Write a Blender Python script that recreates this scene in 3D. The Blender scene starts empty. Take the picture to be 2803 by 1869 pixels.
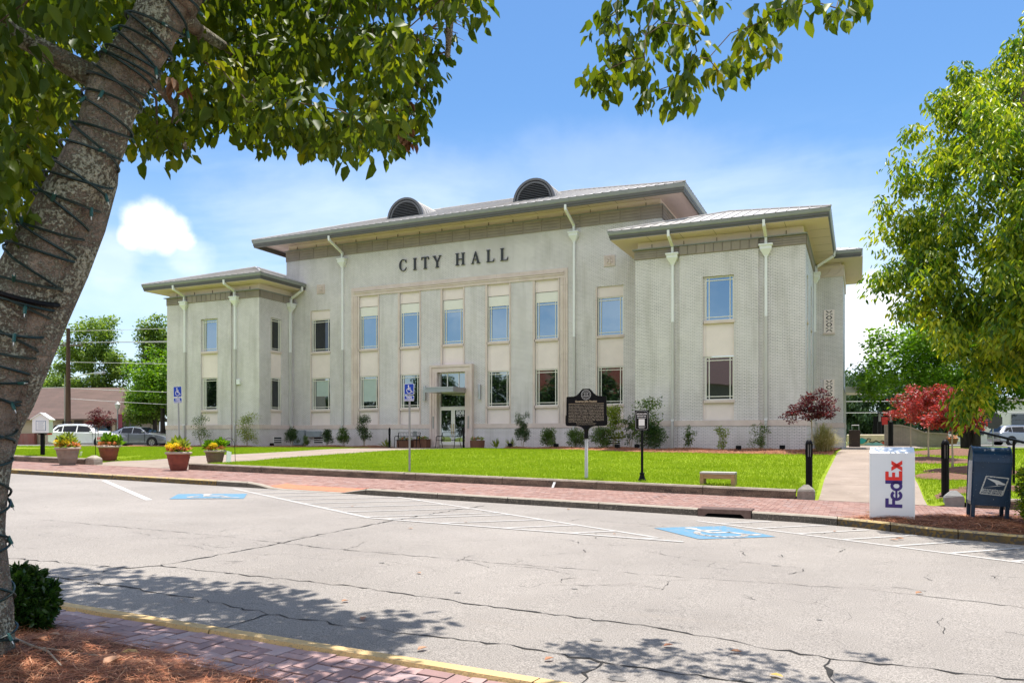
import bpy, math, random
import numpy as np
from mathutils import Vector, Matrix
random.seed(7)
scn = bpy.context.scene
col = scn.collection
R = math.radians
# ------------------------------------------------------------------ camera
YAW = 24.292
cam = bpy.data.cameras.new('camera'); cam.sensor_width = 36.0; cam.lens = 27.09
cam.shift_y = 0.09396; cam.clip_start = 0.05; cam.clip_end = 6000
camo = bpy.data.objects.new('camera', cam); col.objects.link(camo)
camo.location = (0, 0, 1.5); camo.rotation_euler = (R(90), 0, R(YAW))
scn.camera = camo
# ------------------------------------------------------------------ light
SUN_EL = 78.0; SUN_AZ = -5.0      # azimuth measured clockwise from +Y (behind the hall)
sd = Vector((math.sin(R(SUN_AZ))*math.cos(R(SUN_EL)), math.cos(R(SUN_AZ))*math.cos(R(SUN_EL)), math.sin(R(SUN_EL))))
sun = bpy.data.lights.new('sun', 'SUN'); sun.energy = 4.0; sun.angle = R(0.53); sun.color = (1.0, 0.95, 0.88)
suno = bpy.data.objects.new('sun', sun); col.objects.link(suno)
suno.rotation_euler = (-sd).to_track_quat('-Z', 'Y').to_euler(); suno.location = (0, 0, 60)
w = bpy.data.worlds.new('World'); scn.world = w; w.use_nodes = True
nt = w.node_tree; nt.nodes.clear(); N = nt.nodes.new; L = nt.links.new
sky = N('ShaderNodeTexSky'); sky.sky_type = 'NISHITA'; sky.sun_disc = False
sky.sun_elevation = R(SUN_EL); sky.sun_rotation = R(SUN_AZ); sky.altitude = 100; sky.air_density = 1.0; sky.dust_density = 0.6; sky.ozone_density = 1.5
tc = N('ShaderNodeTexCoord')
def vmath(op, a, b=None):
    n = N('ShaderNodeVectorMath'); n.operation = op
    for i, v in enumerate((a, b)):
        if v is None: continue
        if isinstance(v, (tuple, list)): n.inputs[i].default_value = v
        else: L(v, n.inputs[i])
    return n
def fmath(op, a, b=None, clamp=False):
    n = N('ShaderNodeMath'); n.operation = op; n.use_clamp = clamp
    for i, v in enumerate((a, b)):
        if v is None: continue
        if isinstance(v, (int, float)): n.inputs[i].default_value = v
        else: L(v, n.inputs[i])
    return n.outputs[0]
def maprange(v, a, b, c=0.0, d=1.0):
    n = N('ShaderNodeMapRange'); n.interpolation_type = 'SMOOTHSTEP'
    L(v, n.inputs[0])
    for i, x in enumerate((a, b, c, d)): n.inputs[i+1].default_value = x
    return n.outputs[0]
dirv = vmath('NORMALIZE', tc.outputs['Generated']).outputs[0]
sep = N('ShaderNodeSeparateXYZ'); L(dirv, sep.inputs[0])
def noise(vec, scale, detail=4, rough=0.55, stretch=(1, 1, 1), dist=0.0):
    m = vmath('MULTIPLY', vec, stretch).outputs[0]
    n = N('ShaderNodeTexNoise'); n.inputs['Scale'].default_value = scale; n.inputs['Detail'].default_value = detail
    n.inputs['Roughness'].default_value = rough; n.inputs['Distortion'].default_value = dist
    L(m, n.inputs['Vector']); return n.outputs['Fac']
# thin stratus veil, strongest towards the horizon
nz = noise(dirv, 1.9, 6, 0.6, (1, 1, 3.2), 0.3)
veil = maprange(nz, 0.36, 0.66)
el = sep.outputs['Z']
low = maprange(el, 0.40, 0.22)
veil = fmath('MULTIPLY', veil, low)
haze = maprange(el, 0.38, 0.0, 0.0, 0.70)
veil = fmath('MAXIMUM', fmath('MULTIPLY', veil, 0.7), haze)
# cumulus puffs: soft-edged blobs broken up by noise
def puff(dx, dy, dz, r, grow, flat=1.0):
    d = Vector((dx, dy, dz)).normalized()
    dv = vmath('SUBTRACT', dirv, tuple(d))
    dv = vmath('MULTIPLY', dv.outputs[0], (1, 1, flat)).outputs[0]
    n = N('ShaderNodeVectorMath'); n.operation = 'LENGTH'; L(dv, n.inputs[0])
    e = fmath('ADD', n.outputs['Value'], fmath('MULTIPLY', fmath('SUBTRACT', noise(dirv, 16, 5, 0.6), 0.5), grow))
    return maprange(e, r*1.42, r*0.42)
puffs = [puff(a, b, c, r, 0.030) for a, b, c, r in [(-0.744, 0.622, 0.2455, .017), (-0.7336, 0.6325, 0.2485, .019), (-0.7274, 0.6415, 0.2437, .018), (-0.7203, 0.6513, 0.2388, .018), (-0.7169, 0.6583, 0.2299, .015), (-0.7520, 0.6200, 0.2290, .014), (-0.7405, 0.6318, 0.2290, .018), (-0.7300, 0.6447, 0.2270, .018)]]+[puff(0.0, 0.989, 0.125, 0.050, 0.05), puff(0.02, 0.985, 0.165, 0.03, 0.04)]
faint = [puff(-0.771, 0.604, 0.205, 0.030, 0.05), puff(-0.717, 0.665, 0.212, 0.026, 0.05), puff(-0.785, 0.546, 0.30, 0.02, 0.05)]
# bright cloud added out of view behind the viewpoint to light the facade
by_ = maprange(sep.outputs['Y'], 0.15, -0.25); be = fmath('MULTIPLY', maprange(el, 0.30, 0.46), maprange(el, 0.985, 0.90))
fill_cloud = fmath('MULTIPLY', fmath('MULTIPLY', by_, be), maprange(noise(dirv, 2.6, 6, 0.6), 0.36, 0.52))
cum = puffs[0]
for p in puffs[1:]: cum = fmath('MAXIMUM', cum, p)
for p in faint: cum = fmath('MAXIMUM', cum, fmath('MULTIPLY', p, 0.28))
sheets = [puff(-0.45, 0.84, 0.298, 0.13, 0.10, 2.6), puff(-0.27, 0.905, 0.315, 0.15, 0.12, 2.8), puff(-0.105, 0.95, 0.282, 0.13, 0.10, 2.6), puff(-0.02, 0.97, 0.21, 0.10, 0.10, 2.2), puff(-0.60, 0.75, 0.27, 0.12, 0.10, 2.4)]
for p in sheets: cum = fmath('MAXIMUM', cum, fmath('MULTIPLY', p, 0.17))
cum = fmath('MAXIMUM', cum, fill_cloud)
wisp = fmath('MULTIPLY', fmath('MULTIPLY', by_, maprange(el, 0.40, 0.22)), maprange(noise(dirv, 5.0, 6, 0.6, (1, 1, 2.5)), 0.42, 0.66))
cum = fmath('MAXIMUM', cum, fmath('MULTIPLY', wisp, 0.55))
hs = N('ShaderNodeHueSaturation'); hs.inputs['Saturation'].default_value = 1.26; hs.inputs['Value'].default_value = 0.88; L(sky.outputs[0], hs.inputs['Color'])
mix1 = N('ShaderNodeMixRGB'); L(veil, mix1.inputs[0]); L(hs.outputs[0], mix1.inputs[1]); mix1.inputs[2].default_value = (4.3, 5.2, 6.4, 1)
shd = maprange(noise(dirv, 9, 4), 0.3, 0.7, 0.84, 1.0)
cc = N('ShaderNodeMixRGB'); cc.blend_type = 'MULTIPLY'; cc.inputs[0].default_value = 1; cc.inputs[1].default_value = (8.2, 8.1, 8.2, 1)
L(shd, cc.inputs[2])
mix2 = N('ShaderNodeMixRGB'); L(fmath('MULTIPLY', cum, 0.82), mix2.inputs[0]); L(mix1.outputs[0], mix2.inputs[1]); L(cc.outputs[0], mix2.inputs[2])
bg = N('ShaderNodeBackground'); bg.inputs['Strength'].default_value = 0.11; L(mix2.outputs[0], bg.inputs['Color'])
wo = N('ShaderNodeOutputWorld'); L(bg.outputs[0], wo.inputs['Surface'])
vs = scn.view_settings; vs.view_transform = 'Standard'; vs.look = 'None'; vs.gamma = 1.0; vs.exposure = 0.95; vs.use_curve_mapping = False
scn.render.engine = 'CYCLES'
scn.cycles.max_bounces = 6; scn.cycles.diffuse_bounces = 3; scn.cycles.glossy_bounces = 3; scn.cycles.transmission_bounces = 3; scn.cycles.transparent_max_bounces = 6

# ------------------------------------------------------------------ materials
MATS = {}
class NB:
    def __init__(s, name):
        s.m = bpy.data.materials.new(name); s.m.use_nodes = True; s.t = s.m.node_tree; s.t.nodes.clear()
    def n(s, typ, **kw):
        n = s.t.nodes.new(typ)
        for k, v in kw.items():
            if k.startswith('i_'): n.inputs[k[2:].replace('_', ' ')].default_value = v
            else: setattr(n, k, v)
        return n
    def l(s, a, b): s.t.links.new(a, b)
def rgba(c): return (c[0], c[1], c[2], 1.0)
def mat(name, color, rough=0.7, var=0.12, scale=3.0, detail=5, bump=0.0, bscale=40.0, metal=0.0, spec=0.5, color2=None, big=0.0, coat=0.0, speck=None, stretch=None):
    """Principled surface: two-scale noise in the base colour, a fine bump."""
    if name in MATS: return MATS[name]
    b = NB(name); tc = b.n('ShaderNodeTexCoord'); vec = tc.outputs['Object']
    if stretch:
        mp = b.n('ShaderNodeMapping'); mp.inputs['Scale'].default_value = stretch; b.l(vec, mp.inputs['Vector']); vec = mp.outputs[0]
    no = b.n('ShaderNodeTexNoise', i_Scale=scale, i_Detail=detail, i_Roughness=0.6); b.l(vec, no.inputs['Vector'])
    mr = b.n('ShaderNodeMapRange'); mr.inputs[1].default_value = 0.3; mr.inputs[2].default_value = 0.7; b.l(no.outputs['Fac'], mr.inputs[0])
    mx = b.n('ShaderNodeMixRGB'); b.l(mr.outputs[0], mx.inputs[0])
    c2 = color2 or tuple(c*(1+var) for c in color); c1 = color if color2 else tuple(c*(1-var) for c in color)
    mx.inputs[1].default_value = rgba(c1); mx.inputs[2].default_value = rgba(c2)
    out = mx.outputs[0]
    if big:
        nb = b.n('ShaderNodeTexNoise', i_Scale=scale*0.13, i_Detail=3.0); b.l(vec, nb.inputs['Vector'])
        m2 = b.n('ShaderNodeMapRange'); m2.inputs[1].default_value = 0.35; m2.inputs[2].default_value = 0.65
        m2.inputs[3].default_value = 1-big; m2.inputs[4].default_value = 1+big; b.l(nb.outputs['Fac'], m2.inputs[0])
        mm = b.n('ShaderNodeMixRGB', blend_type='MULTIPLY'); mm.inputs[0].default_value = 1; b.l(out, mm.inputs[1]); b.l(m2.outputs[0], mm.inputs[2]); out = mm.outputs[0]
    if speck:
        sc, lo, hi, c = speck
        ns = b.n('ShaderNodeTexNoise', i_Scale=sc, i_Detail=2.0); b.l(tc.outputs['Object'], ns.inputs['Vector'])
        m3 = b.n('ShaderNodeMapRange'); m3.inputs[1].default_value = lo; m3.inputs[2].default_value = hi; b.l(ns.outputs['Fac'], m3.inputs[0])
        mm = b.n('ShaderNodeMixRGB'); b.l(m3.outputs[0], mm.inputs[0]); b.l(out, mm.inputs[1]); mm.inputs[2].default_value = rgba(c); out = mm.outputs[0]
    p = b.n('ShaderNodeBsdfPrincipled'); b.l(out, p.inputs['Base Color']); p.inputs['Roughness'].default_value = rough
    p.inputs['Metallic'].default_value = metal; p.inputs['Specular IOR Level'].default_value = spec; p.inputs['Coat Weight'].default_value = coat
    if bump:
        nn = b.n('ShaderNodeTexNoise', i_Scale=bscale, i_Detail=4.0); b.l(tc.outputs['Object'], nn.inputs['Vector'])
        bp = b.n('ShaderNodeBump'); bp.inputs['Strength'].default_value = bump; bp.inputs['Distance'].default_value = 0.02
        b.l(nn.outputs['Fac'], bp.inputs['Height']); b.l(bp.outputs[0], p.inputs['Normal'])
    o = b.n('ShaderNodeOutputMaterial'); b.l(p.outputs[0], o.inputs[0]); MATS[name] = b.m
    return b.m
def leafmat(name, stops, trans=0.35, rough=0.45, spec=0.4, tint=None):
    """Foliage: every leaf island takes its own colour from a ramp; part of the light passes through."""
    b = NB(name); g = b.n('ShaderNodeNewGeometry')
    tcn = b.n('ShaderNodeTexCoord'); cl = b.n('ShaderNodeTexNoise', i_Scale=1.3, i_Detail=2.0); b.l(tcn.outputs['Object'], cl.inputs['Vector'])
    add = b.n('ShaderNodeMath', operation='MULTIPLY_ADD'); b.l(g.outputs['Random Per Island'], add.inputs[0]); add.inputs[1].default_value = 0.62
    m0 = b.n('ShaderNodeMapRange'); m0.inputs[1].default_value = 0.3; m0.inputs[2].default_value = 0.7; m0.inputs[4].default_value = 0.38; b.l(cl.outputs['Fac'], m0.inputs[0]); b.l(m0.outputs[0], add.inputs[2])
    cr = b.n('ShaderNodeValToRGB'); els = cr.color_ramp.elements
    while len(els) < len(stops): els.new(0.5)
    for e, (p, c) in zip(els, stops): e.position = p; e.color = rgba(c)
    b.l(add.outputs[0], cr.inputs[0])
    p = b.n('ShaderNodeBsdfPrincipled'); b.l(cr.outputs[0], p.inputs['Base Color']); p.inputs['Roughness'].default_value = rough; p.inputs['Specular IOR Level'].default_value = spec
    tr = b.n('ShaderNodeBsdfTranslucent'); t2 = b.n('ShaderNodeMixRGB', blend_type='MULTIPLY'); t2.inputs[0].default_value = 1
    b.l(cr.outputs[0], t2.inputs[1]); t2.inputs[2].default_value = rgba(tint or (1.9, 1.7, 0.6)); b.l(t2.outputs[0], tr.inputs[0])
    ms = b.n('ShaderNodeMixShader'); ms.inputs[0].default_value = trans; b.l(p.outputs[0], ms.inputs[1]); b.l(tr.outputs[0], ms.inputs[2])
    o = b.n('ShaderNodeOutputMaterial'); b.l(ms.outputs[0], o.inputs[0]); MATS[name] = b.m
    return b.m
def islandmat(name, stops, rough=0.8, bump=0.3, bscale=60, dirt=0.25):
    """Bricks / needles: one colour per loose piece, dirt on top."""
    b = NB(name); g = b.n('ShaderNodeNewGeometry'); tcn = b.n('ShaderNodeTexCoord')
    cr = b.n('ShaderNodeValToRGB'); els = cr.color_ramp.elements
    while len(els) < len(stops): els.new(0.5)
    for e, (p, c) in zip(els, stops): e.position = p; e.color = rgba(c)
    b.l(g.outputs['Random Per Island'], cr.inputs[0])
    no = b.n('ShaderNodeTexNoise', i_Scale=1.7, i_Detail=7.0, i_Roughness=0.65); b.l(tcn.outputs['Object'], no.inputs['Vector'])
    mr = b.n('ShaderNodeMapRange'); mr.inputs[1].default_value = 0.3; mr.inputs[2].default_value = 0.7; mr.inputs[3].default_value = 1-dirt; mr.inputs[4].default_value = 1+dirt; b.l(no.outputs['Fac'], mr.inputs[0])
    mm = b.n('ShaderNodeMixRGB', blend_type='MULTIPLY'); mm.inputs[0].default_value = 1; b.l(cr.outputs[0], mm.inputs[1]); b.l(mr.outputs[0], mm.inputs[2])
    p = b.n('ShaderNodeBsdfPrincipled'); b.l(mm.outputs[0], p.inputs['Base Color']); p.inputs['Roughness'].default_value = rough
    if bump:
        nn = b.n('ShaderNodeTexNoise', i_Scale=bscale, i_Detail=4.0); b.l(tcn.outputs['Object'], nn.inputs['Vector'])
        bp = b.n('ShaderNodeBump'); bp.inputs['Strength'].default_value = bump; bp.inputs['Distance'].default_value = 0.01
        b.l(nn.outputs['Fac'], bp.inputs['Height']); b.l(bp.outputs[0], p.inputs['Normal'])
    o = b.n('ShaderNodeOutputMaterial'); b.l(p.outputs[0], o.inputs[0]); MATS[name] = b.m
    return b.m
def brickmat(name, c1, c2, mortar, bw=0.203, rh=0.0677, ms=0.009, stain=(0.42, 0.39, 0.34), amt=0.35):
    b = NB(name); uv = b.n('ShaderNodeUVMap'); uv.uv_map = 'UVMap'
    br = b.n('ShaderNodeTexBrick'); br.inputs['Scale'].default_value = 1.0; br.inputs['Brick Width'].default_value = bw; br.inputs['Row Height'].default_value = rh
    br.inputs['Mortar Size'].default_value = ms; br.inputs['Mortar Smooth'].default_value = 0.25; br.inputs['Bias'].default_value = 0.0
    br.inputs['Color1'].default_value = rgba(c1); br.inputs['Color2'].default_value = rgba(c2)
    b.l(uv.outputs[0], br.inputs['Vector'])
    # mortar is grimy in patches, painted over in others
    nm = b.n('ShaderNodeTexNoise', i_Scale=0.45, i_Detail=6.0, i_Roughness=0.65); b.l(uv.outputs[0], nm.inputs['Vector'])
    mr = b.n('ShaderNodeMapRange'); mr.inputs[1].default_value = 0.38; mr.inputs[2].default_value = 0.62; b.l(nm.outputs['Fac'], mr.inputs[0])
    mc = b.n('ShaderNodeMixRGB'); b.l(mr.outputs[0], mc.inputs[0]); mc.inputs[1].default_value = rgba(tuple(0.62*a+0.38*m for a, m in zip(c1, mortar))); mc.inputs[2].default_value = rgba(mortar)
    b.l(mc.outputs[0], br.inputs['Mortar'])
    mp = b.n('ShaderNodeMapping'); mp.inputs['Scale'].default_value = (1.6, 0.22, 1); b.l(uv.outputs[0], mp.inputs['Vector'])
    ns = b.n('ShaderNodeTexNoise', i_Scale=1.0, i_Detail=7.0, i_Roughness=0.62); b.l(mp.outputs[0], ns.inputs['Vector'])
    m2 = b.n('ShaderNodeMapRange'); m2.inputs[1].default_value = 0.48; m2.inputs[2].default_value = 0.78; m2.inputs[4].default_value = amt; b.l(ns.outputs['Fac'], m2.inputs[0])
    mx = b.n('ShaderNodeMixRGB'); b.l(m2.outputs[0], mx.inputs[0]); b.l(br.outputs['Color'], mx.inputs[1]); mx.inputs[2].default_value = rgba(stain)
    p = b.n('ShaderNodeBsdfPrincipled'); b.l(mx.outputs[0], p.inputs['Base Color']); p.inputs['Roughness'].default_value = 0.6; p.inputs['Specular IOR Level'].default_value = 0.35
    inv = b.n('ShaderNodeMath', operation='SUBTRACT'); inv.inputs[0].default_value = 1; b.l(br.outputs['Fac'], inv.inputs[1])
    bp = b.n('ShaderNodeBump'); bp.inputs['Strength'].default_value = 0.5; bp.inputs['Distance'].default_value = 0.006; b.l(inv.outputs[0], bp.inputs['Height']); b.l(bp.outputs[0], p.inputs['Normal'])
    o = b.n('ShaderNodeOutputMaterial'); b.l(p.outputs[0], o.inputs[0]); MATS[name] = b.m
    return b.m
def glassmat(name, tint, rough=0.02, wav=0.15):
    b = NB(name); tcn = b.n('ShaderNodeTexCoord')
    p = b.n('ShaderNodeBsdfPrincipled'); p.inputs['Base Color'].default_value = rgba(tint); p.inputs['Metallic'].default_value = 1.0; p.inputs['Roughness'].default_value = rough
    no = b.n('ShaderNodeTexNoise', i_Scale=1.1, i_Detail=1.0); b.l(tcn.outputs['Object'], no.inputs['Vector'])
    bp = b.n('ShaderNodeBump'); bp.inputs['Strength'].default_value = wav; bp.inputs['Distance'].default_value = 0.02; b.l(no.outputs['Fac'], bp.inputs['Height']); b.l(bp.outputs[0], p.inputs['Normal'])
    d = b.n('ShaderNodeBsdfDiffuse'); d.inputs[0].default_value = (0.012, 0.014, 0.016, 1)
    ms = b.n('ShaderNodeMixShader'); ms.inputs[0].default_value = 0.8; b.l(d.outputs[0], ms.inputs[1]); b.l(p.outputs[0], ms.inputs[2])
    o = b.n('ShaderNodeOutputMaterial'); b.l(ms.outputs[0], o.inputs[0]); MATS[name] = b.m
    return b.m

# ------------------------------------------------------------------ mesh builder
def orth(d):
    d = d.normalized(); a = Vector((0, 0, 1)) if abs(d.z) < 0.9 else Vector((1, 0, 0))
    u = d.cross(a).normalized(); return u, d.cross(u).normalized()
class MB:
    def __init__(s): s.v = []; s.f = []; s.mi = []; s.cur = 0
    def add(s, vs, fs):
        o = len(s.v); s.v += [tuple(v) for v in vs]
        for f in fs: s.f.append([o+i for i in f]); s.mi.append(s.cur)
        return s
    def box(s, x0, x1, y0, y1, z0, z1):
        return s.add([(x0,y0,z0),(x1,y0,z0),(x1,y1,z0),(x0,y1,z0),(x0,y0,z1),(x1,y0,z1),(x1,y1,z1),(x0,y1,z1)],
                     [(0,3,2,1),(4,5,6,7),(0,1,5,4),(1,2,6,5),(2,3,7,6),(3,0,4,7)])
    def bbox(s, x0, x1, y0, y1, z0, z1, b=0.01):
        """box with chamfered vertical and top edges"""
        pts = [(x0+b,y0),(x1-b,y0),(x1,y0+b),(x1,y1-b),(x1-b,y1),(x0+b,y1),(x0,y1-b),(x0,y0+b)]
        cx, cy = (x0+x1)/2, (y0+y1)/2; n = 8
        def ins(p): return (p[0]+(b if p[0] < cx else -b), p[1]+(b if p[1] < cy else -b))
        vs = [(p[0],p[1],z0) for p in pts]+[(p[0],p[1],z1-b) for p in pts]+[(*ins(p),z1) for p in pts]
        fs = [tuple(range(n-1,-1,-1)), tuple(range(2*n,3*n))]
        for k in (0, n):
            for i in range(n): j = (i+1) % n; fs.append((k+i,k+j,k+n+j,k+n+i))
        return s.add(vs, fs)
    def quad(s, *p): return s.add(p, [tuple(range(len(p)))])
    def prism(s, poly, z0, z1):
        n = len(poly)
        vs = [(p[0],p[1],z0) for p in poly]+[(p[0],p[1],z1) for p in poly]
        return s.add(vs, [tuple(range(n-1,-1,-1)), tuple(range(n,2*n))]+[(i,(i+1)%n,n+(i+1)%n,n+i) for i in range(n)])
    def prismy(s, poly, y0, y1):
        """poly in (x, z), counter-clockwise seen from -y, extruded from y0 (front) to y1"""
        n = len(poly)
        vs = [(p[0],y0,p[1]) for p in poly]+[(p[0],y1,p[1]) for p in poly]
        return s.add(vs, [tuple(range(n)), tuple(range(2*n-1,n-1,-1))]+[((i+1)%n,i,n+i,n+(i+1)%n) for i in range(n)])
    def tube(s, pts, rad, n=8, cap=True):
        pts = [Vector(p) for p in pts]; m = len(pts)
        if not hasattr(rad, '__len__'): rad = [rad]*m
        vs = []; u = None
        for i, p in enumerate(pts):
            d = (pts[min(i+1,m-1)]-pts[max(i-1,0)])
            if d.length < 1e-9: d = Vector((0,0,1))
            d.normalize()
            if u is None: u, v = orth(d)
            else:
                u = (u-d*u.dot(d)); u = u.normalized() if u.length > 1e-6 else orth(d)[0]; v = d.cross(u)
            for k in range(n):
                a = 2*math.pi*k/n; vs.append(p+(u*math.cos(a)+v*math.sin(a))*rad[i])
        fs = []
        for i in range(m-1):
            for k in range(n): j = (k+1) % n; fs.append((i*n+k,i*n+j,(i+1)*n+j,(i+1)*n+k))
        if cap: fs.append(tuple(range(n-1,-1,-1))); fs.append(tuple(range((m-1)*n,m*n)))
        return s.add(vs, fs)
    def cyl(s, x, y, z0, z1, r0, r1=None, n=16): return s.tube([(x,y,z0),(x,y,z1)], [r0, r0 if r1 is None else r1], n)
    def lathe(s, prof, x=0, y=0, z=0, n=24, closed=False):
        vs = []; fs = []; m = len(prof)
        for r, h in prof:
            for k in range(n): a = 2*math.pi*k/n; vs.append((x+r*math.cos(a), y+r*math.sin(a), z+h))
        for i in range(m-1):
            for k in range(n): j = (k+1) % n; fs.append((i*n+k,i*n+j,(i+1)*n+j,(i+1)*n+k))
        fs.append(tuple(range(n-1,-1,-1))); fs.append(tuple(range((m-1)*n,m*n)))
        return s.add(vs, fs)
    def beam(s, a, b, w, h):
        """rectangular bar from a to b"""
        a, b = Vector(a), Vector(b); d = (b-a).normalized(); u, v = orth(d); u *= w/2; v *= h/2
        vs = [a-u-v,a+u-v,a+u+v,a-u+v,b-u-v,b+u-v,b+u+v,b-u+v]
        return s.add(vs, [(0,3,2,1),(4,5,6,7),(0,1,5,4),(1,2,6,5),(2,3,7,6),(3,0,4,7)])
    def build(s, name, mats, parent=None, world=True, smooth=False, uv=False, label=None):
        P = Vector((0,0,0))
        if parent is not None and world:
            q = parent
            while q is not None: P += Vector(q.location); q = q.parent
        me = bpy.data.meshes.new(name)
        me.from_pydata([(x-P.x,y-P.y,z-P.z) for x,y,z in s.v] if world else s.v, [], s.f)
        if not isinstance(mats, (list, tuple)): mats = [mats]
        for m in mats: me.materials.append(m)
        if len(mats) > 1: me.polygons.foreach_set('material_index', s.mi)
        if smooth: me.polygons.foreach_set('use_smooth', [True]*len(me.polygons))
        if uv:
            ul = me.uv_layers.new(name='UVMap')
            for pl in me.polygons:
                nx, ny, nz = map(abs, pl.normal)
                for li in pl.loop_indices:
                    x, y, z = s.v[me.loops[li].vertex_index]
                    ul.data[li].uv = (x, z) if ny >= nx and ny >= nz else ((y, z) if nx >= nz else (x, y))
        me.update()
        o = bpy.data.objects.new(name, me); col.objects.link(o)
        if parent is not None: o.parent = parent
        if label: o['label'] = label
        return o
def fix(o):
    """recalculate outward normals"""
    import bmesh
    bm = bmesh.new(); bm.from_mesh(o.data); bmesh.ops.recalc_face_normals(bm, faces=bm.faces); bm.to_mesh(o.data); bm.free(); return o
def tag(o, label=None, cat=None, group=None, kind=None):
    if label: o['label'] = label
    if cat: o['category'] = cat
    if group: o['group'] = group
    if kind: o['kind'] = kind
    return o
def thing(name, loc, label, cat, rz=0.0, group=None):
    o = bpy.data.objects.new(name, None); col.objects.link(o); o.location = loc; o.rotation_euler = (0, 0, rz); o.empty_display_size = 0.3
    return tag(o, label, cat, group)
def struct(o): o['kind'] = 'structure'; return o
def copy_tree(o, parent=None):
    c = o.copy(); col.objects.link(c); c.parent = parent
    for ch in [x for x in bpy.data.objects if x.parent == o]: copy_tree(ch, c)
    return c
def np_mesh(name, V, F, m, parent=None, smooth=False):
    """fast mesh from arrays: V (n,3), F (k, corners)"""
    me = bpy.data.meshes.new(name); V = np.asarray(V, dtype=np.float32); F = np.asarray(F, dtype=np.int32)
    if parent is not None:
        q = parent; P = Vector((0,0,0))
        while q is not None: P += Vector(q.location); q = q.parent
        V = V-np.array(P, dtype=np.float32)
    k, c = F.shape
    me.vertices.add(len(V)); me.vertices.foreach_set('co', V.ravel())
    me.loops.add(k*c); me.loops.foreach_set('vertex_index', F.ravel())
    me.polygons.add(k); me.polygons.foreach_set('loop_start', np.arange(0, k*c, c, dtype=np.int32))
    try: me.polygons.foreach_set('loop_total', np.full(k, c, dtype=np.int32))
    except Exception: pass
    me.materials.append(m); me.update(calc_edges=True); me.validate()
    if smooth: me.polygons.foreach_set('use_smooth', np.ones(k, dtype=bool))
    o = bpy.data.objects.new(name, me); col.objects.link(o)
    if parent is not None: o.parent = parent
    return o
def text_mesh(body, size, extrude=0.0, offset=0.0, align='CENTER', spacing=1.0):
    """letters as mesh data, drawn from Blender's own built-in font"""
    cu = bpy.data.curves.new('txt', 'FONT'); cu.body = body; cu.size = size; cu.extrude = extrude; cu.offset = offset
    cu.align_x = align; cu.space_character = spacing; cu.resolution_u = 3
    o = bpy.data.objects.new('txt', cu); col.objects.link(o)
    dg = bpy.context.evaluated_depsgraph_get(); dg.update()
    me = bpy.data.meshes.new_from_object(o.evaluated_get(dg))
    bpy.data.objects.remove(o); bpy.data.curves.remove(cu)
    return me
def text_part(name, body, size, m, parent, loc, rot=(math.pi/2, 0, 0), scale=(1, 1, 1), **kw):
    me = text_mesh(body, size, **kw); me.materials.clear(); me.materials.append(m)
    o = bpy.data.objects.new(name, me); col.objects.link(o); o.parent = parent; o.location = loc; o.rotation_euler = rot; o.scale = scale
    return o
# ------------------------------------------------------------------ palette
M_brick = brickmat('painted_brick', (0.79, 0.735, 0.715), (0.735, 0.685, 0.66), (0.23, 0.21, 0.205), amt=0.62)
M_lime = mat('limestone', (0.74, 0.62, 0.55), 0.8, scale=1.6, color2=(0.62, 0.50, 0.44), bump=0.1, bscale=30)
M_cream = mat('cream_panel', (0.85, 0.73, 0.68), 0.75, var=0.05, scale=1.2, big=0.04)
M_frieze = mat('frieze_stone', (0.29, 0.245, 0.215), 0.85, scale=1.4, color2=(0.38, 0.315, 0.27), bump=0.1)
M_soffit = mat('soffit', (0.72, 0.58, 0.54), 0.8, var=0.04, scale=0.8)
M_joint = mat('joint', (0.24, 0.19, 0.14), 0.9)
M_gutter = mat('gutter_metal', (0.27, 0.28, 0.28), 0.45, var=0.08)
M_fascia = mat('fascia_metal', (0.105, 0.10, 0.09), 0.55, var=0.08)
M_roof = mat('roof_metal', (0.44, 0.415, 0.385), 0.45, var=0.08, scale=1.0, metal=0.0, big=0.06)
M_white = mat('white_paint', (0.82, 0.82, 0.80), 0.45, var=0.03)
M_offw = mat('offwhite_paint', (0.72, 0.71, 0.67), 0.5, var=0.04)
M_gpipe = mat('painted_pipe', (0.56, 0.54, 0.50), 0.55, var=0.04)
M_frame = mat('window_frame', (0.80, 0.77, 0.68), 0.4, var=0.03)
M_glass_hi = glassmat('sky_glass', (0.30, 0.39, 0.46))
M_glass_lo = glassmat('street_glass', (0.40, 0.43, 0.42))
M_glass_dk = glassmat('dark_glass', (0.10, 0.11, 0.12))
M_black = mat('black_metal', (0.007, 0.007, 0.008), 0.45, var=0.2, spec=0.12)
M_louvre = mat('louvre_metal', (0.115, 0.115, 0.12), 0.5, var=0.1)
M_dark = mat('dark_void', (0.006, 0.006, 0.007), 0.9)
M_letter = mat('letter_metal', (0.03, 0.032, 0.036), 0.5)
M_blind = mat('window_blind', (0.42, 0.50, 0.46), 0.7, var=0.05)
M_steel = mat('brushed_steel', (0.5, 0.5, 0.5), 0.35, metal=0.9, var=0.05)
M_galv = mat('galvanised_steel', (0.36, 0.36, 0.35), 0.5, metal=0.5, var=0.12)
M_conc = mat('old_concrete', (0.50, 0.43, 0.33), 0.9, scale=5, color2=(0.34, 0.29, 0.22), bump=0.25, bscale=50, big=0.1)
M_wallface = mat('shaded_stained_wall', (0.20, 0.15, 0.11), 0.92, scale=2.6, color2=(0.055, 0.042, 0.035), bump=0.4, bscale=30, speck=(60, 0.55, 0.7, (0.34, 0.26, 0.18)), stretch=(1, 1, 3))  # mottled stain, with the shade of the front face put into its dark tone
M_walltop = mat('weathered_coping', (0.36, 0.30, 0.24), 0.92, scale=4, color2=(0.20, 0.165, 0.13), bump=0.35, bscale=60)
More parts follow.
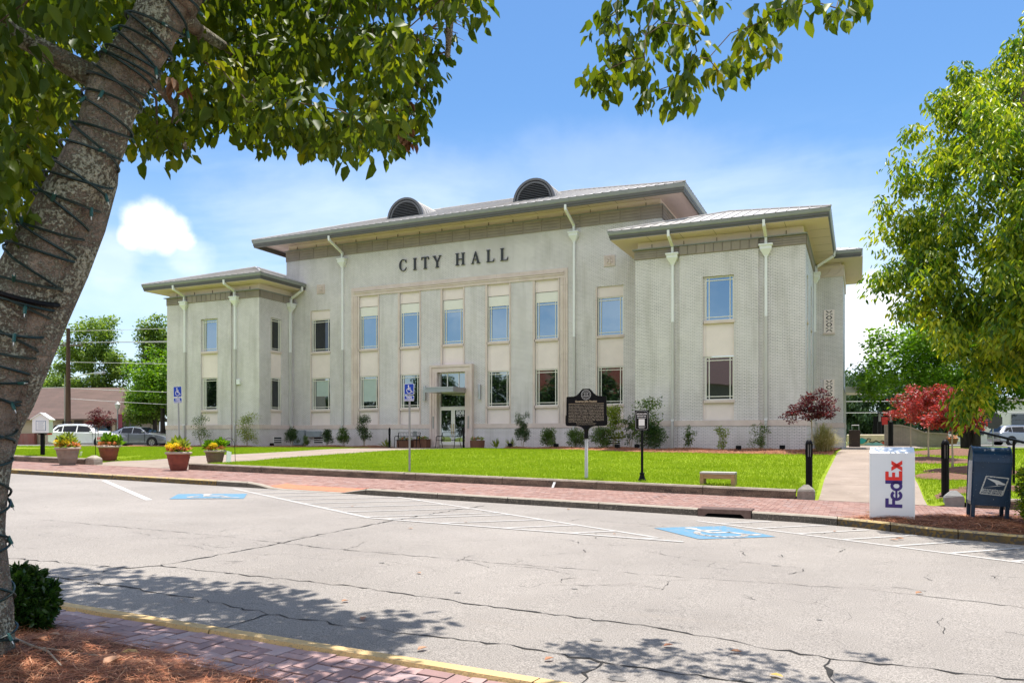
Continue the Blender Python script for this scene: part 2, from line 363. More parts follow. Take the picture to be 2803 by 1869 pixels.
M_curb = mat('curb_concrete', (0.36, 0.32, 0.26), 0.9, scale=3.5, color2=(0.27, 0.23, 0.18), bump=0.3, bscale=45)
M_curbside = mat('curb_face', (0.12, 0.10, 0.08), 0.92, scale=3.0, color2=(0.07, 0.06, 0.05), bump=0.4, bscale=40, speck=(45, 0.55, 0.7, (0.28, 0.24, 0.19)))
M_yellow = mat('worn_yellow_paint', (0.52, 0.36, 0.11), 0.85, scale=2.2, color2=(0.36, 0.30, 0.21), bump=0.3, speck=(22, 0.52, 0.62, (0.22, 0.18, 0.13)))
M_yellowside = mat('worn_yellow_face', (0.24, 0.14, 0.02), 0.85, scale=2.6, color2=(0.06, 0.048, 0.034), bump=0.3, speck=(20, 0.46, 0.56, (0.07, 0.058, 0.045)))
M_nearcurb = mat('yellow_curb_paint', (0.66, 0.46, 0.21), 0.85, scale=2.0, color2=(0.50, 0.34, 0.15), bump=0.25, bscale=60, speck=(70, 0.56, 0.66, (0.36, 0.27, 0.16)))
M_path = mat('path_concrete', (0.32, 0.255, 0.205), 0.9, scale=1.1, color2=(0.23, 0.18, 0.14), bump=0.15, bscale=60, big=0.12, speck=(7, 0.62, 0.75, (0.34, 0.28, 0.22)))
M_paver = islandmat('far_pavers', [(0.0, (0.215, 0.11, 0.085)), (0.4, (0.26, 0.145, 0.115)), (0.75, (0.30, 0.18, 0.145)), (1.0, (0.25, 0.17, 0.15))], dirt=0.14, bump=0.2)
M_paver2 = islandmat('near_pavers', [(0.0, (0.27, 0.16, 0.145)), (0.4, (0.35, 0.22, 0.20)), (0.7, (0.42, 0.27, 0.245)), (1.0, (0.36, 0.27, 0.265))], dirt=0.2, bump=0.5, bscale=70, rough=0.6)
M_sand = mat('joint_sand', (0.05, 0.036, 0.027), 0.95, var=0.25, scale=20)
M_tactile = mat('tactile_orange', (0.55, 0.17, 0.085), 0.8, var=0.12, scale=12)
M_straw = islandmat('pine_straw', [(0.0, (0.20, 0.060, 0.022)), (0.4, (0.38, 0.125, 0.048)), (0.8, (0.54, 0.22, 0.10)), (1.0, (0.68, 0.40, 0.23))], bump=0, dirt=0.15, rough=0.7)
M_mulch = mat('mulch_litter', (0.16, 0.062, 0.03), 0.95, var=0.5, scale=14, bump=1.0, bscale=60, color2=(0.34, 0.15, 0.075))
M_darkmulch = mat('dark_mulch', (0.11, 0.055, 0.035), 0.95, var=0.5, scale=14, bump=1.0, bscale=60, color2=(0.24, 0.12, 0.07))
M_grass = leafmat('grass_blades', [(0.0, (0.16, 0.26, 0.008)), (0.5, (0.30, 0.42, 0.016)), (0.9, (0.37, 0.47, 0.03)), (1.0, (0.45, 0.48, 0.07))], 0.3, 0.6, 0.2, tint=(1.3, 1.3, 0.5))
M_turf = mat('turf', (0.17, 0.24, 0.015), 0.95, scale=9, color2=(0.24, 0.31, 0.02), bump=0.6, bscale=70, big=0.12, spec=0.1)
M_field = mat('field_ground', (0.13, 0.19, 0.03), 0.95, scale=0.6, color2=(0.22, 0.24, 0.07), big=0.2, spec=0.1)
M_lot = mat('parking_asphalt', (0.16, 0.15, 0.145), 0.9, scale=1.5, var=0.12)
M_bark = mat('grey_bark', (0.10, 0.075, 0.055), 0.95, scale=5, color2=(0.22, 0.18, 0.14), bump=0.8, bscale=25, stretch=(1, 1, 0.3))
M_bark2 = mat('dark_bark', (0.035, 0.026, 0.02), 0.95, scale=5, color2=(0.09, 0.07, 0.055), bump=0.8, bscale=25, stretch=(1, 1, 0.3))
M_pbark = mat('pale_bark', (0.30, 0.24, 0.17), 0.9, scale=6, color2=(0.44, 0.36, 0.27), bump=0.5)
def asphalt():
    b = NB('worn_asphalt'); tcn = b.n('ShaderNodeTexCoord'); v = tcn.outputs['Object']
    f1 = b.n('ShaderNodeTexNoise', i_Scale=95.0, i_Detail=3.0, i_Roughness=0.75); b.l(v, f1.inputs['Vector'])
    r1 = b.n('ShaderNodeMapRange'); r1.inputs[1].default_value = 0.32; r1.inputs[2].default_value = 0.68; b.l(f1.outputs['Fac'], r1.inputs[0])
    m1 = b.n('ShaderNodeMixRGB'); m1.inputs[1].default_value = (0.10, 0.090, 0.080, 1); m1.inputs[2].default_value = (0.43, 0.39, 0.35, 1); b.l(r1.outputs[0], m1.inputs[0])
    f2 = b.n('ShaderNodeTexNoise', i_Scale=0.35, i_Detail=6.0, i_Roughness=0.6); b.l(v, f2.inputs['Vector'])
    r2 = b.n('ShaderNodeMapRange'); r2.inputs[1].default_value = 0.3; r2.inputs[2].default_value = 0.7; r2.inputs[3].default_value = 0.83; r2.inputs[4].default_value = 1.13; b.l(f2.outputs['Fac'], r2.inputs[0])
    m2 = b.n('ShaderNodeMixRGB', blend_type='MULTIPLY'); m2.inputs[0].default_value = 1; b.l(m1.outputs[0], m2.inputs[1]); b.l(r2.outputs[0], m2.inputs[2])
    # drifting sideways stains along the direction of travel
    mp = b.n('ShaderNodeMapping'); mp.inputs['Scale'].default_value = (0.5, 5.0, 1); b.l(v, mp.inputs['Vector'])
    f3 = b.n('ShaderNodeTexNoise', i_Scale=1.0, i_Detail=6.0, i_Roughness=0.7); b.l(mp.outputs[0], f3.inputs['Vector'])
    r3 = b.n('ShaderNodeMapRange'); r3.inputs[1].default_value = 0.55; r3.inputs[2].default_value = 0.8; r3.inputs[4].default_value = 0.5; b.l(f3.outputs['Fac'], r3.inputs[0])
    m3 = b.n('ShaderNodeMixRGB'); b.l(r3.outputs[0], m3.inputs[0]); b.l(m2.outputs[0], m3.inputs[1]); m3.inputs[2].default_value = (0.26, 0.225, 0.19, 1)
    # hairline crazing
    f4 = b.n('ShaderNodeTexNoise', i_Scale=1.4, i_Detail=3.0); b.l(v, f4.inputs['Vector'])
    ad = b.n('ShaderNodeVectorMath', operation='ADD'); b.l(v, ad.inputs[0]); b.l(f4.outputs['Color'], ad.inputs[1])
    vo = b.n('ShaderNodeTexVoronoi', feature='DISTANCE_TO_EDGE', i_Scale=0.75); b.l(ad.outputs[0], vo.inputs['Vector'])
    r4 = b.n('ShaderNodeMapRange'); r4.inputs[1].default_value = 0.0; r4.inputs[2].default_value = 0.007; r4.inputs[3].default_value = 1; r4.inputs[4].default_value = 0; b.l(vo.outputs['Distance'], r4.inputs[0])
    f5 = b.n('ShaderNodeTexNoise', i_Scale=0.9, i_Detail=2.0); b.l(v, f5.inputs['Vector'])
    r5 = b.n('ShaderNodeMapRange'); r5.inputs[1].default_value = 0.52; r5.inputs[2].default_value = 0.6; r5.inputs[4].default_value = 0.55; b.l(f5.outputs['Fac'], r5.inputs[0])
    mu = b.n('ShaderNodeMath', operation='MULTIPLY'); b.l(r4.outputs[0], mu.inputs[0]); b.l(r5.outputs[0], mu.inputs[1])
    m4 = b.n('ShaderNodeMixRGB'); b.l(mu.outputs[0], m4.inputs[0]); b.l(m3.outputs[0], m4.inputs[1]); m4.inputs[2].default_value = (0.05, 0.045, 0.04, 1)
    p = b.n('ShaderNodeBsdfPrincipled'); b.l(m4.outputs[0], p.inputs['Base Color']); p.inputs['Roughness'].default_value = 0.85; p.inputs['Specular IOR Level'].default_value = 0.3
    bp = b.n('ShaderNodeBump'); bp.inputs['Strength'].default_value = 0.55; bp.inputs['Distance'].default_value = 0.008; b.l(f1.outputs['Fac'], bp.inputs['Height']); b.l(bp.outputs[0], p.inputs['Normal'])
    o = b.n('ShaderNodeOutputMaterial'); b.l(p.outputs[0], o.inputs[0]); return b.m
M_asphalt = asphalt()
def barkmat():
    b = NB('lichen_bark'); tcn = b.n('ShaderNodeTexCoord'); v = tcn.outputs['Object']
    f0 = b.n('ShaderNodeTexNoise', i_Scale=7.0, i_Detail=6.0, i_Roughness=0.65); b.l(v, f0.inputs['Vector'])
    c0 = b.n('ShaderNodeValToRGB'); e = c0.color_ramp.elements; e[0].position = 0.3; e[0].color = (0.11, 0.08, 0.06, 1); e[1].position = 0.68; e[1].color = (0.42, 0.335, 0.26, 1)
    b.l(f0.outputs['Fac'], c0.inputs[0])
    f1 = b.n('ShaderNodeTexNoise', i_Scale=3.2, i_Detail=3.0, i_Roughness=0.5); b.l(v, f1.inputs['Vector'])
    f2 = b.n('ShaderNodeTexNoise', i_Scale=48.0, i_Detail=3.0, i_Roughness=0.7); b.l(v, f2.inputs['Vector'])
    s = b.n('ShaderNodeMath', operation='MULTIPLY_ADD'); b.l(f2.outputs['Fac'], s.inputs[0]); s.inputs[1].default_value = 0.75; b.l(f1.outputs['Fac'], s.inputs[2])
    r = b.n('ShaderNodeMapRange'); r.inputs[1].default_value = 0.80; r.inputs[2].default_value = 0.94; b.l(s.outputs[0], r.inputs[0])
    cl = b.n('ShaderNodeValToRGB'); e = cl.color_ramp.elements; e[0].position = 0.38; e[0].color = (0.10, 0.09, 0.05, 1); e[1].position = 0.6; e[1].color = (0.46, 0.44, 0.34, 1)
    b.l(f2.outputs['Fac'], cl.inputs[0])
    mx = b.n('ShaderNodeMixRGB'); b.l(r.outputs[0], mx.inputs[0]); b.l(c0.outputs[0], mx.inputs[1]); b.l(cl.outputs[0], mx.inputs[2])
    p = b.n('ShaderNodeBsdfPrincipled'); b.l(mx.outputs[0], p.inputs['Base Color']); p.inputs['Roughness'].default_value = 0.9; p.inputs['Specular IOR Level'].default_value = 0.25
    ad = b.n('ShaderNodeMath', operation='MULTIPLY_ADD'); b.l(r.outputs[0], ad.inputs[0]); ad.inputs[1].default_value = 0.5; b.l(f2.outputs['Fac'], ad.inputs[2])
    bp = b.n('ShaderNodeBump'); bp.inputs['Strength'].default_value = 1.0; bp.inputs['Distance'].default_value = 0.03; b.l(ad.outputs[0], bp.inputs['Height']); b.l(bp.outputs[0], p.inputs['Normal'])
    o = b.n('ShaderNodeOutputMaterial'); b.l(p.outputs[0], o.inputs[0]); return b.m
M_lichen = barkmat()
def paintmat(name, c, wear=0.5, scale=14.0):
    """road paint worn through to the asphalt in patches"""
    b = NB(name); tcn = b.n('ShaderNodeTexCoord')
    f = b.n('ShaderNodeTexNoise', i_Scale=scale, i_Detail=7.0, i_Roughness=0.75); b.l(tcn.outputs['Object'], f.inputs['Vector'])
    r = b.n('ShaderNodeMapRange'); r.inputs[1].default_value = wear; r.inputs[2].default_value = wear+0.13; b.l(f.outputs['Fac'], r.inputs[0])
    mx = b.n('ShaderNodeMixRGB'); b.l(r.outputs[0], mx.inputs[0]); mx.inputs[1].default_value = rgba(c); mx.inputs[2].default_value = (0.25, 0.23, 0.215, 1)
    p = b.n('ShaderNodeBsdfPrincipled'); b.l(mx.outputs[0], p.inputs['Base Color']); p.inputs['Roughness'].default_value = 0.8
    o = b.n('ShaderNodeOutputMaterial'); b.l(p.outputs[0], o.inputs[0]); return b.m
M_linew = paintmat('worn_white_line', (0.42, 0.40, 0.375), 0.52)
M_lineb = paintmat('bright_white_line', (0.52, 0.50, 0.475), 0.54)
M_blue = paintmat('parking_blue', (0.08, 0.21, 0.32), 0.52)

# ------------------------------------------------------------------ terrain functions
def sm(x): x = max(0.0, min(1.0, x)); return x*x*(3-2*x)
def zs(x): return -0.019*max(-40, min(7, x))
def curb_t(x):
    pts = [(-60,14.8),(-14,14.75),(-4,14.55),(-0.6,14.38),(0.3,13.95),(1.05,13.42),(2.14,13.1),(3.5,12.85),(6,12.7),(40,12.7)]
    for (a, b), (c, d) in zip(pts, pts[1:]):
        if x <= c: return b+(d-b)*max(0, (x-a))/(c-a)
    return pts[-1][1]
RAMP = (-13.9, -10.3)
def ramp(x): return sm((x-RAMP[0])/1.0)*sm((RAMP[1]-x)/0.8) if RAMP[0] < x < RAMP[1] else 0.0
def zwalk(x, y):
    d = max(0, min(1, (y-curb_t(x)-0.1)/1.6)); return zs(x)+0.13-0.122*ramp(x)*(1-sm(d))
def zl(x, y):
    a = 0.13+zs(x)
    d = min(max(-24.5-x, x+19.3, 0), max(-0.9-x, x-1.35, 0))
    ret = max(sm(d/0.6), sm((y-18.2)/3.5)); a += 0.2*ret*sm((y-17.9)/0.25)
    f = max(0.0, min(1.0, (y-18.2)/16)); return a+(0.92-a)*f
def grid(mb, xs, ys, zf):
    o = len(mb.v); n = len(ys)
    mb.v += [(x, y, zf(x, y)) for x in xs for y in ys]
    for i in range(len(xs)-1):
        for j in range(n-1): mb.f.append([o+i*n+j, o+(i+1)*n+j, o+(i+1)*n+j+1, o+i*n+j+1]); mb.mi.append(mb.cur)
def frange(a, b, st):
    n = max(1, int(round((b-a)/st))); return [a+(b-a)*i/n for i in range(n+1)]
# ground sheet to the horizon
mb = MB()
xs = [-3000,-1200,-500,-250,-150,-110,-90]+frange(-80, 60, 4)+[75,100,150,300,700,1500,3000]
ys = [-3000,-1200,-500,-200,-100,-60,-40,-25,-12,-6,0,3,6,9,12,14,15,16.5,18.0,19,21,24,28,32,36,40,50,65,85,120,200,400,900,2000,4000]
mb.v = []
def zg(x, y):
    if y < 18.1: return zs(x)-0.08
    return (zl(x, y)-0.06) if y < 60 else 0.86
grid(mb, xs, ys, zg)
ground = struct(mb.build('ground', M_field)); 
# road with its long joints
def zroad(x, y): return zs(x)
mb = MB(); xs = frange(-60, 40, 1.0)
for a, b in zip(xs, xs[1:]):
    ya, yb = curb_t(a), curb_t(b)
    for k in range(6):
        f0, f1 = k/6, (k+1)/6
        mb.quad((a,4.0+(ya-4.0)*f0,zs(a)),(b,4.0+(yb-4.0)*f0,zs(b)),(b,4.0+(yb-4.0)*f1,zs(b)),(a,4.0+(ya-4.0)*f1,zs(a)))
mb.quad((-3000,4,zs(-60)),(-60,4,zs(-60)),(-60,14.8,zs(-60)),(-3000,14.8,zs(-60)))
mb.quad((40,4,zs(40)),(3000,4,zs(40)),(3000,12.7,zs(40)),(40,12.7,zs(40)))
mb.cur = 1
def crack(pts, wdt, seed, step=0.09, amp=0.032, dz=0.004):
    rnd = random.Random(seed); P = []
    for (a, b), (c, d) in zip(pts, pts[1:]):
        n = max(1, int(math.hypot(c-a, d-b)/step))
        for i in range(n): P.append((a+(c-a)*i/n+rnd.uniform(-amp, amp), b+(d-b)*i/n+rnd.uniform(-amp, amp)))
    P.append(pts[-1]); off = 0; pr = None
    for i, (x, y) in enumerate(P):
        a, b = P[max(0,i-1)], P[min(len(P)-1,i+1)]; dx, dy = b[0]-a[0], b[1]-a[1]; l = math.hypot(dx, dy) or 1
        w_ = wdt*rnd.choice((0.3,0.5,0.8,1.1,1.5,2.0))*rnd.uniform(.7,1.3)/2; nx, ny = -dy/l*w_, dx/l*w_
        q = ((x+nx,y+ny,zs(x)+dz),(x-nx,y-ny,zs(x)+dz))
        if pr: mb.quad(pr[1], q[1], q[0], pr[0])
        pr = q
crack([(-8.7,5.5),(-7.0,5.72),(-6.85,5.96),(-5.7,6.01),(-4.46,6.07),(-3.0,5.96),(-1.46,5.91),(-0.2,5.64),(0.33,5.70),(0.94,5.71),(2.2,5.72)], 0.016, 1)
crack([(-6.85,5.96),(-6.83,7.22),(-6.98,9.09),(-7.02,12.17),(-6.9,13.9)], 0.02, 2)
crack([(-7.6,5.05),(-6.12,5.02),(-5.26,4.97),(-4.32,4.85),(-3.15,4.84),(-2.22,4.94),(-1.55,4.85),(-0.93,4.86),(0.2,4.9)], 0.016, 3)
crack([(-7.05,5.68),(-7.0,5.02)], 0.014, 4); crack([(-4.32,4.85),(-4.35,4.02)], 0.014, 41)
crack([(-1.55,4.85),(-1.54,4.03)], 0.022, 5); crack([(-0.2,5.62),(-0.13,4.9),(-0.1,4.03)], 0.018, 6)
crack([(-12,7.95),(-8.05,7.99),(-6.02,7.86),(-3.73,7.95),(-1.57,8.15),(0.1,8.4),(1.33,8.2),(4,8.1)], 0.008, 7)
rr = random.Random(9)
for k in range(46):
    x = rr.uniform(-9, 3); y = rr.uniform(6.4, 13); a = rr.uniform(0, 6.28); l = rr.uniform(0.15, 0.5)
    crack([(x,y),(x+l*math.cos(a),y+l*math.sin(a)),(x+l*math.cos(a)*1.4+rr.uniform(-.2,.2),y+l*math.sin(a)*1.6+rr.uniform(-.2,.2))], 0.006, 20+k, 0.05, 0.02)
mb.cur = 2
for x, y, r in [(-4.9,7.3,0.03),(-2.5,7.0,0.03),(-1.75,5.35,0.04),(-0.3,6.8,0.025),(-3.4,6.3,0.03),(-0.9,9.4,0.03),(-1.35,4.55,0.04)]:
    mb.add([(x+r*math.cos(t*0.785)*rr.uniform(.7,1.6), y+r*math.sin(t*0.785)*rr.uniform(.7,1.2), zs(x)+0.004) for t in range(8)], [tuple(range(8))])
road = struct(mb.build('road', [M_asphalt, mat('crack_dark', (0.022, 0.02, 0.018), 0.95), mat('oil_spot', (0.15, 0.14, 0.13), 0.85)]))  # dark strips are the cracks' own colour
# painted markings
mb = MB()
def strip(pts, wd, dz=0.006, frac=1.0):
    for (a, b), (c, d) in zip(pts, pts[1:]):
        l = math.hypot(c-a, d-b); nx, ny = -(d-b)/l*wd/2, (c-a)/l*wd/2; n = max(1, int(l/0.6))
        for i in range(n):
            x0, y0 = a+(c-a)*i/n, b+(d-b)*i/n; x1, y1 = a+(c-a)*(i+1)/n, b+(d-b)*(i+1)/n
            mb.quad((x0-nx,y0-ny,zs(x0)+dz),(x1-nx,y1-ny,zs(x1)+dz),(x1+nx,y1+ny,zs(x1)+dz),(x0+nx,y0+ny,zs(x0)+dz))
mb.cur = 1; strip([(-18.5,14.35),(-13.0,11.1)], 0.13); mb.cur = 0
A0, A1 = (-13.9, 14.3), (-7.55, 10.88); B0, B1 = (-9.4, 14.62), (-2.72, 11.08)
strip([A0, A1], 0.10); strip([A1, (-2.25, 10.80)], 0.10, 0.008); strip([B0, B1], 0.09)
def lerp2(p, q, f): return (p[0]+(q[0]-p[0])*f, p[1]+(q[1]-p[1])*f)
for i in range(13):                                   # hatching of the access aisle
    if i < 8:
        p = lerp2(A0, A1, 0.10+0.125*i)
    else:
        p = (-7.55+(i-7.8)*1.13, 10.86)
    dx, dy = 1.10, 1.27
    # meet line B
    t_ = ((B0[0]-p[0])*(B1[1]-B0[1])-(B0[1]-p[1])*(B1[0]-B0[0]))/(dx*(B1[1]-B0[1])-dy*(B1[0]-B0[0]))
    q = (p[0]+dx*t_, p[1]+dy*t_)
    if q[1] > 14.55: f = (14.55-p[1])/(q[1]-p[1]); q = lerp2(p, q, f)
    strip([p, q], 0.10, 0.0065)
C0, C1 = (-2.6, 13.6), (2.6, 10.75)
strip([C0, C1], 0.09)
for i in range(8):
    p = lerp2(C0, C1, 0.08+0.125*i); q = (p[0]+1.1*0.92, p[1]+1.27*0.92)
    if q[1] > curb_t(q[0])-0.15: q = lerp2(p, q, (curb_t(q[0])-0.15-p[1])/(q[1]-p[1]))
    strip([p, q], 0.09, 0.0065)
struct(mb.build('road_markings', [M_linew, M_lineb]))
def hc_symbol(mb, T):
    """wheelchair figure from strokes; T maps (u, v) in a unit square to a 3-D point"""
    def poly(pts, wd):
        for (a, b), (c, d) in zip(pts, pts[1:]):
            l = math.hypot(c-a, d-b); nx, ny = -(d-b)/l*wd/2, (c-a)/l*wd/2; ex, ey = (c-a)/l*wd*0.35, (d-b)/l*wd*0.35
            mb.quad(T(a-nx-ex,b-ny-ey),T(c-nx+ex,d-ny+ey),T(c+nx+ex,d+ny+ey),T(a+nx-ex,b+ny-ey))
    mb.quad(*[T(0.43+0.075*math.cos(k*math.pi/6), 0.86+0.075*math.sin(k*math.pi/6)) for k in range(12)])
    poly([(0.43,0.76),(0.45,0.44),(0.68,0.44),(0.80,0.17),(0.90,0.20)], 0.085)
    poly([(0.45,0.62),(0.66,0.62)], 0.075)
    poly([(0.50+0.27*math.cos(R(a)), 0.34+0.27*math.sin(R(a))) for a in range(128, 350, 18)], 0.075)
def hc_pad(cx, cy, hx, hy, ang, name):
    mb = MB(); c, s = math.cos(ang), math.sin(ang)
    def T(u, v, dz=0.006):
        x, y = (u-0.5)*2*hx, (v-0.5)*2*hy; X, Y = cx+x*c-y*s, cy+x*s+y*c; return (X, Y, zs(X)+dz)
    mb.quad(T(0,0),T(1,0),T(1,1),T(0,1)); mb.cur = 1
    hc_symbol(mb, lambda u, v: T(u, v, 0.010))
    return struct(mb.build(name, [M_blue, M_linew]))
hc_pad(-2.07, 12.13, 0.66, 0.66, R(43), 'parking_symbol'); hc_pad(-12.72, 12.42, 0.72, 0.62, R(40), 'parking_symbol')
# far curb (three lengths) with the storm-drain gap
mb = MB()
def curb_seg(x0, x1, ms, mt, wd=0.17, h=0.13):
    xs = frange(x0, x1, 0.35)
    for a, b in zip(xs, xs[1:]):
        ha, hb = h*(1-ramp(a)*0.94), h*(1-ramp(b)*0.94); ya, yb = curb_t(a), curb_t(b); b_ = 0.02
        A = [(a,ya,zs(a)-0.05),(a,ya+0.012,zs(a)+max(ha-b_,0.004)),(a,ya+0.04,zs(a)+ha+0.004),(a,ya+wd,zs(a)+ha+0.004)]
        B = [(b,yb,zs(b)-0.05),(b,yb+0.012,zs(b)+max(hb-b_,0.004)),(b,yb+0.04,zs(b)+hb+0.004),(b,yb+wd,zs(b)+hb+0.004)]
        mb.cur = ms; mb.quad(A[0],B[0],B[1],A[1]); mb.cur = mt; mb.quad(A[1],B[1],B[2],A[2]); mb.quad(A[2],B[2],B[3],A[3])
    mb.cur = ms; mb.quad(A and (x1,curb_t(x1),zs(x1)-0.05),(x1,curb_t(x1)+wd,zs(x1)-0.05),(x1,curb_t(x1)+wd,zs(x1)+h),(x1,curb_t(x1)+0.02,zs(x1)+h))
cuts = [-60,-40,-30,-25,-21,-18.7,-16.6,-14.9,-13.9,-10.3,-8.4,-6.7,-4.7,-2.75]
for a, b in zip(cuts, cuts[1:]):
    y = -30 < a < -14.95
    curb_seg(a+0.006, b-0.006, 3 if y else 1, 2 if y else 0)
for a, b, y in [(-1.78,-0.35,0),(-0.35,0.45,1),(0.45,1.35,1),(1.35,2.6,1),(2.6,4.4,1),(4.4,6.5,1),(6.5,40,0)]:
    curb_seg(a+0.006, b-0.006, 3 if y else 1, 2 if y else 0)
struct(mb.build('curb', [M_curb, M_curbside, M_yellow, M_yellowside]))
# storm drain: cast hood with an open throat
t = thing('storm_drain', (-2.26, 14.5, zs(-2.26)), 'rusty brown cast iron storm drain hood set into the curb', 'storm drain')
mb = MB(); z0, x0, x1, yf = zs(-2.2)-0.03, -2.74, -1.79, 14.44
hood = [(x0,z0),(x0+0.10,z0),(x0+0.13,z0+0.06),(x0+0.18,z0+0.10),(x1-0.18,z0+0.10),(x1-0.13,z0+0.06),(x1-0.10,z0),(x1,z0),(x1,z0+0.175),(x0,z0+0.175)]
mb.prismy(hood, yf, yf+0.05); mb.box(x0, x1, yf+0.051, yf+0.5, z0+0.135, z0+0.178)
mb.build('hood', mat('drain_iron', (0.10, 0.055, 0.045), 0.5, scale=8, color2=(0.17, 0.11, 0.09), metal=0.3, bump=0.2), t)
mb = MB(); mb.box(x0+0.08, x1-0.08, yf+0.16, yf+0.2, z0-0.05, z0+0.13); mb.build('throat', M_dark, t)
# bricks laid as real pieces
def herring(mb, x0, x1, y0f, y1f, zf, L_=0.20, W_=0.10, gap=0.005, th=0.03, jit=0.002, seed=1, rot=0.0, ox=0, oy=0):
    rnd = random.Random(seed); n = 0; c, s = math.cos(rot), math.sin(rot)
    ymin = min(y0f(x0), y0f(x1)); ymax = max(y1f(x0), y1f(x1)); cxm, cym = (x0+x1)/2, (ymin+ymax)/2; ext = math.hypot(x1-x0, ymax-ymin)/2+0.4
    K = int(ext/W_)+4
    for i in range(-K, K):
        for j in range(-K, K):
            k = (i-j) % 4
            if k == 0: bx, by, wx, wy = i*W_, j*W_, L_, W_
            elif k == 2: bx, by, wx, wy = i*W_, j*W_, W_, L_
            else: continue
            if k == 2: bx, by = i*W_, j*W_-W_
            cx, cy = bx+wx/2, by+wy/2
            X, Y = cxm+cx*c-cy*s+ox, cym+cx*s+cy*c+oy
            if not (x0 < X < x1 and y0f(X)-0.045 < Y < y1f(X)+0.045): continue
            g = gap/2; P = []
            for ux, uy in ((-1,-1),(1,-1),(1,1),(-1,1)):
                a, b = cx+ux*(wx/2-g), cy+uy*(wy/2-g); P.append((cxm+a*c-b*s+ox, cym+a*s+b*c+oy))
            dz = [rnd.uniform(-jit, jit) for _ in range(4)]
            P = [(px, min(max(py, y0f(px)), y1f(px))) for px, py in P]
            top = [(px, py, zf(px, py)+d) for (px, py), d in zip(P, dz)]; bot = [(px, py, z-th) for px, py, z in top]
            mb.add(top+bot, [(0,1,2,3),(4,5,1,0),(5,6,2,1),(6,7,3,2),(7,4,0,3)]); n += 1
    return n
mb = MB()
far0 = lambda x: curb_t(x)+0.175; far1 = lambda x: 18.0 if x < 0.2 else 17.98
xs = frange(-34, 8, 6.0)
for q, (a, b) in enumerate(zip(xs, xs[1:])): herring(mb, a, b, far0, far1, zwalk, seed=q, jit=0.0015, gap=0.006)
struct(mb.build('far_sidewalk', M_paver))
mb = MB()
for a, b in zip(frange(-60, 40, 0.5), frange(-60, 40, 0.5)[1:]):
    for k in range(6):
        f0, f1 = k/6, (k+1)/6
        ya = lambda f: far0(a)+(18.15-far0(a))*f; yb = lambda f: far0(b)+(18.15-far0(b))*f
        mb.quad((a,ya(f0),zwalk(a,ya(f0))-0.006),(b,yb(f0),zwalk(b,yb(f0))-0.006),(b,yb(f1),zwalk(b,yb(f1))-0.006),(a,ya(f1),zwalk(a,ya(f1))-0.006))
struct(mb.build('sidewalk_bed', mat('bed_brickdust', (0.26, 0.15, 0.115), 0.9, var=0.3, scale=9)))
# tactile warning pad in the ramp
mb = MB(); xs = frange(-13.3, -10.75, 0.1)
for a, b in zip(xs, xs[1:]):
    y0a, y0b = curb_t(a)+0.2, curb_t(b)+0.2
    mb.quad((a,y0a,zwalk(a,y0a)+0.006),(b,y0b,zwalk(b,y0b)+0.006),(b,y0b+0.6,zwalk(b,y0b+0.6)+0.006),(a,y0a+0.6,zwalk(a,y0a+0.6)+0.006))
for i in range(34):
    for j in range(8):
        x, y = -13.26+i*0.075, curb_t(-12)+0.24+j*0.075; z = zwalk(x, y)+0.006
        mb.add([(x-.014,y-.014,z),(x+.014,y-.014,z),(x+.014,y+.014,z),(x-.014,y+.014,z),(x-.009,y-.009,z+.006),(x+.009,y-.009,z+.006),(x+.009,y+.009,z+.006),(x-.009,y+.009,z+.006)],[(4,5,6,7),(0,1,5,4),(1,2,6,5),(2,3,7,6),(3,0,4,7)])
struct(mb.build('tactile_paving', M_tactile))
# near curb and sidewalk
mb = MB()
for a, b in [(-12,-7.4),(-7.4,-5.9),(-5.9,-3.96),(-3.96,-1.62),(-1.62,0.6),(0.6,6)]:
    for p, q in zip(frange(a+.004, b-.004, 0.4), frange(a+.004, b-.004, 0.4)[1:]):
        prof = [(4.02,-0.03),(4.0,0.105),(3.975,0.135),(3.86,0.145),(3.845,0.10)]
        for (y0, h0), (y1, h1) in zip(prof, prof[1:]):
            mb.quad((q,y0,zs(q)+h0),(p,y0,zs(p)+h0),(p,y1,zs(p)+h1),(q,y1,zs(q)+h1))
struct(mb.build('near_curb', M_nearcurb))
znear = lambda x, y: zs(x)+0.125
mb = MB(); herring(mb, -9.5, 3.5, lambda x: 1.4, lambda x: 3.84, znear, L_=0.204, W_=0.102, gap=0.011, jit=0.005, seed=5, th=0.04)
struct(mb.build('near_sidewalk', M_paver2))
mb = MB(); mb.quad((-40,-8,zs(-40)+0.095),(9,-8,zs(9)+0.095),(9,3.85,zs(9)+0.095),(-40,3.85,zs(-40)+0.095))
for a, b in zip(frange(-40, 9, 1), frange(-40, 9, 1)[1:]): pass
mb.v = []; mb.f = []; mb.mi = []
grid(mb, frange(-40, 9, 1.0), [-8, -3, 0, 3.85], lambda x, y: zs(x)+0.112)
struct(mb.build('near_sidewalk_bed', M_sand))
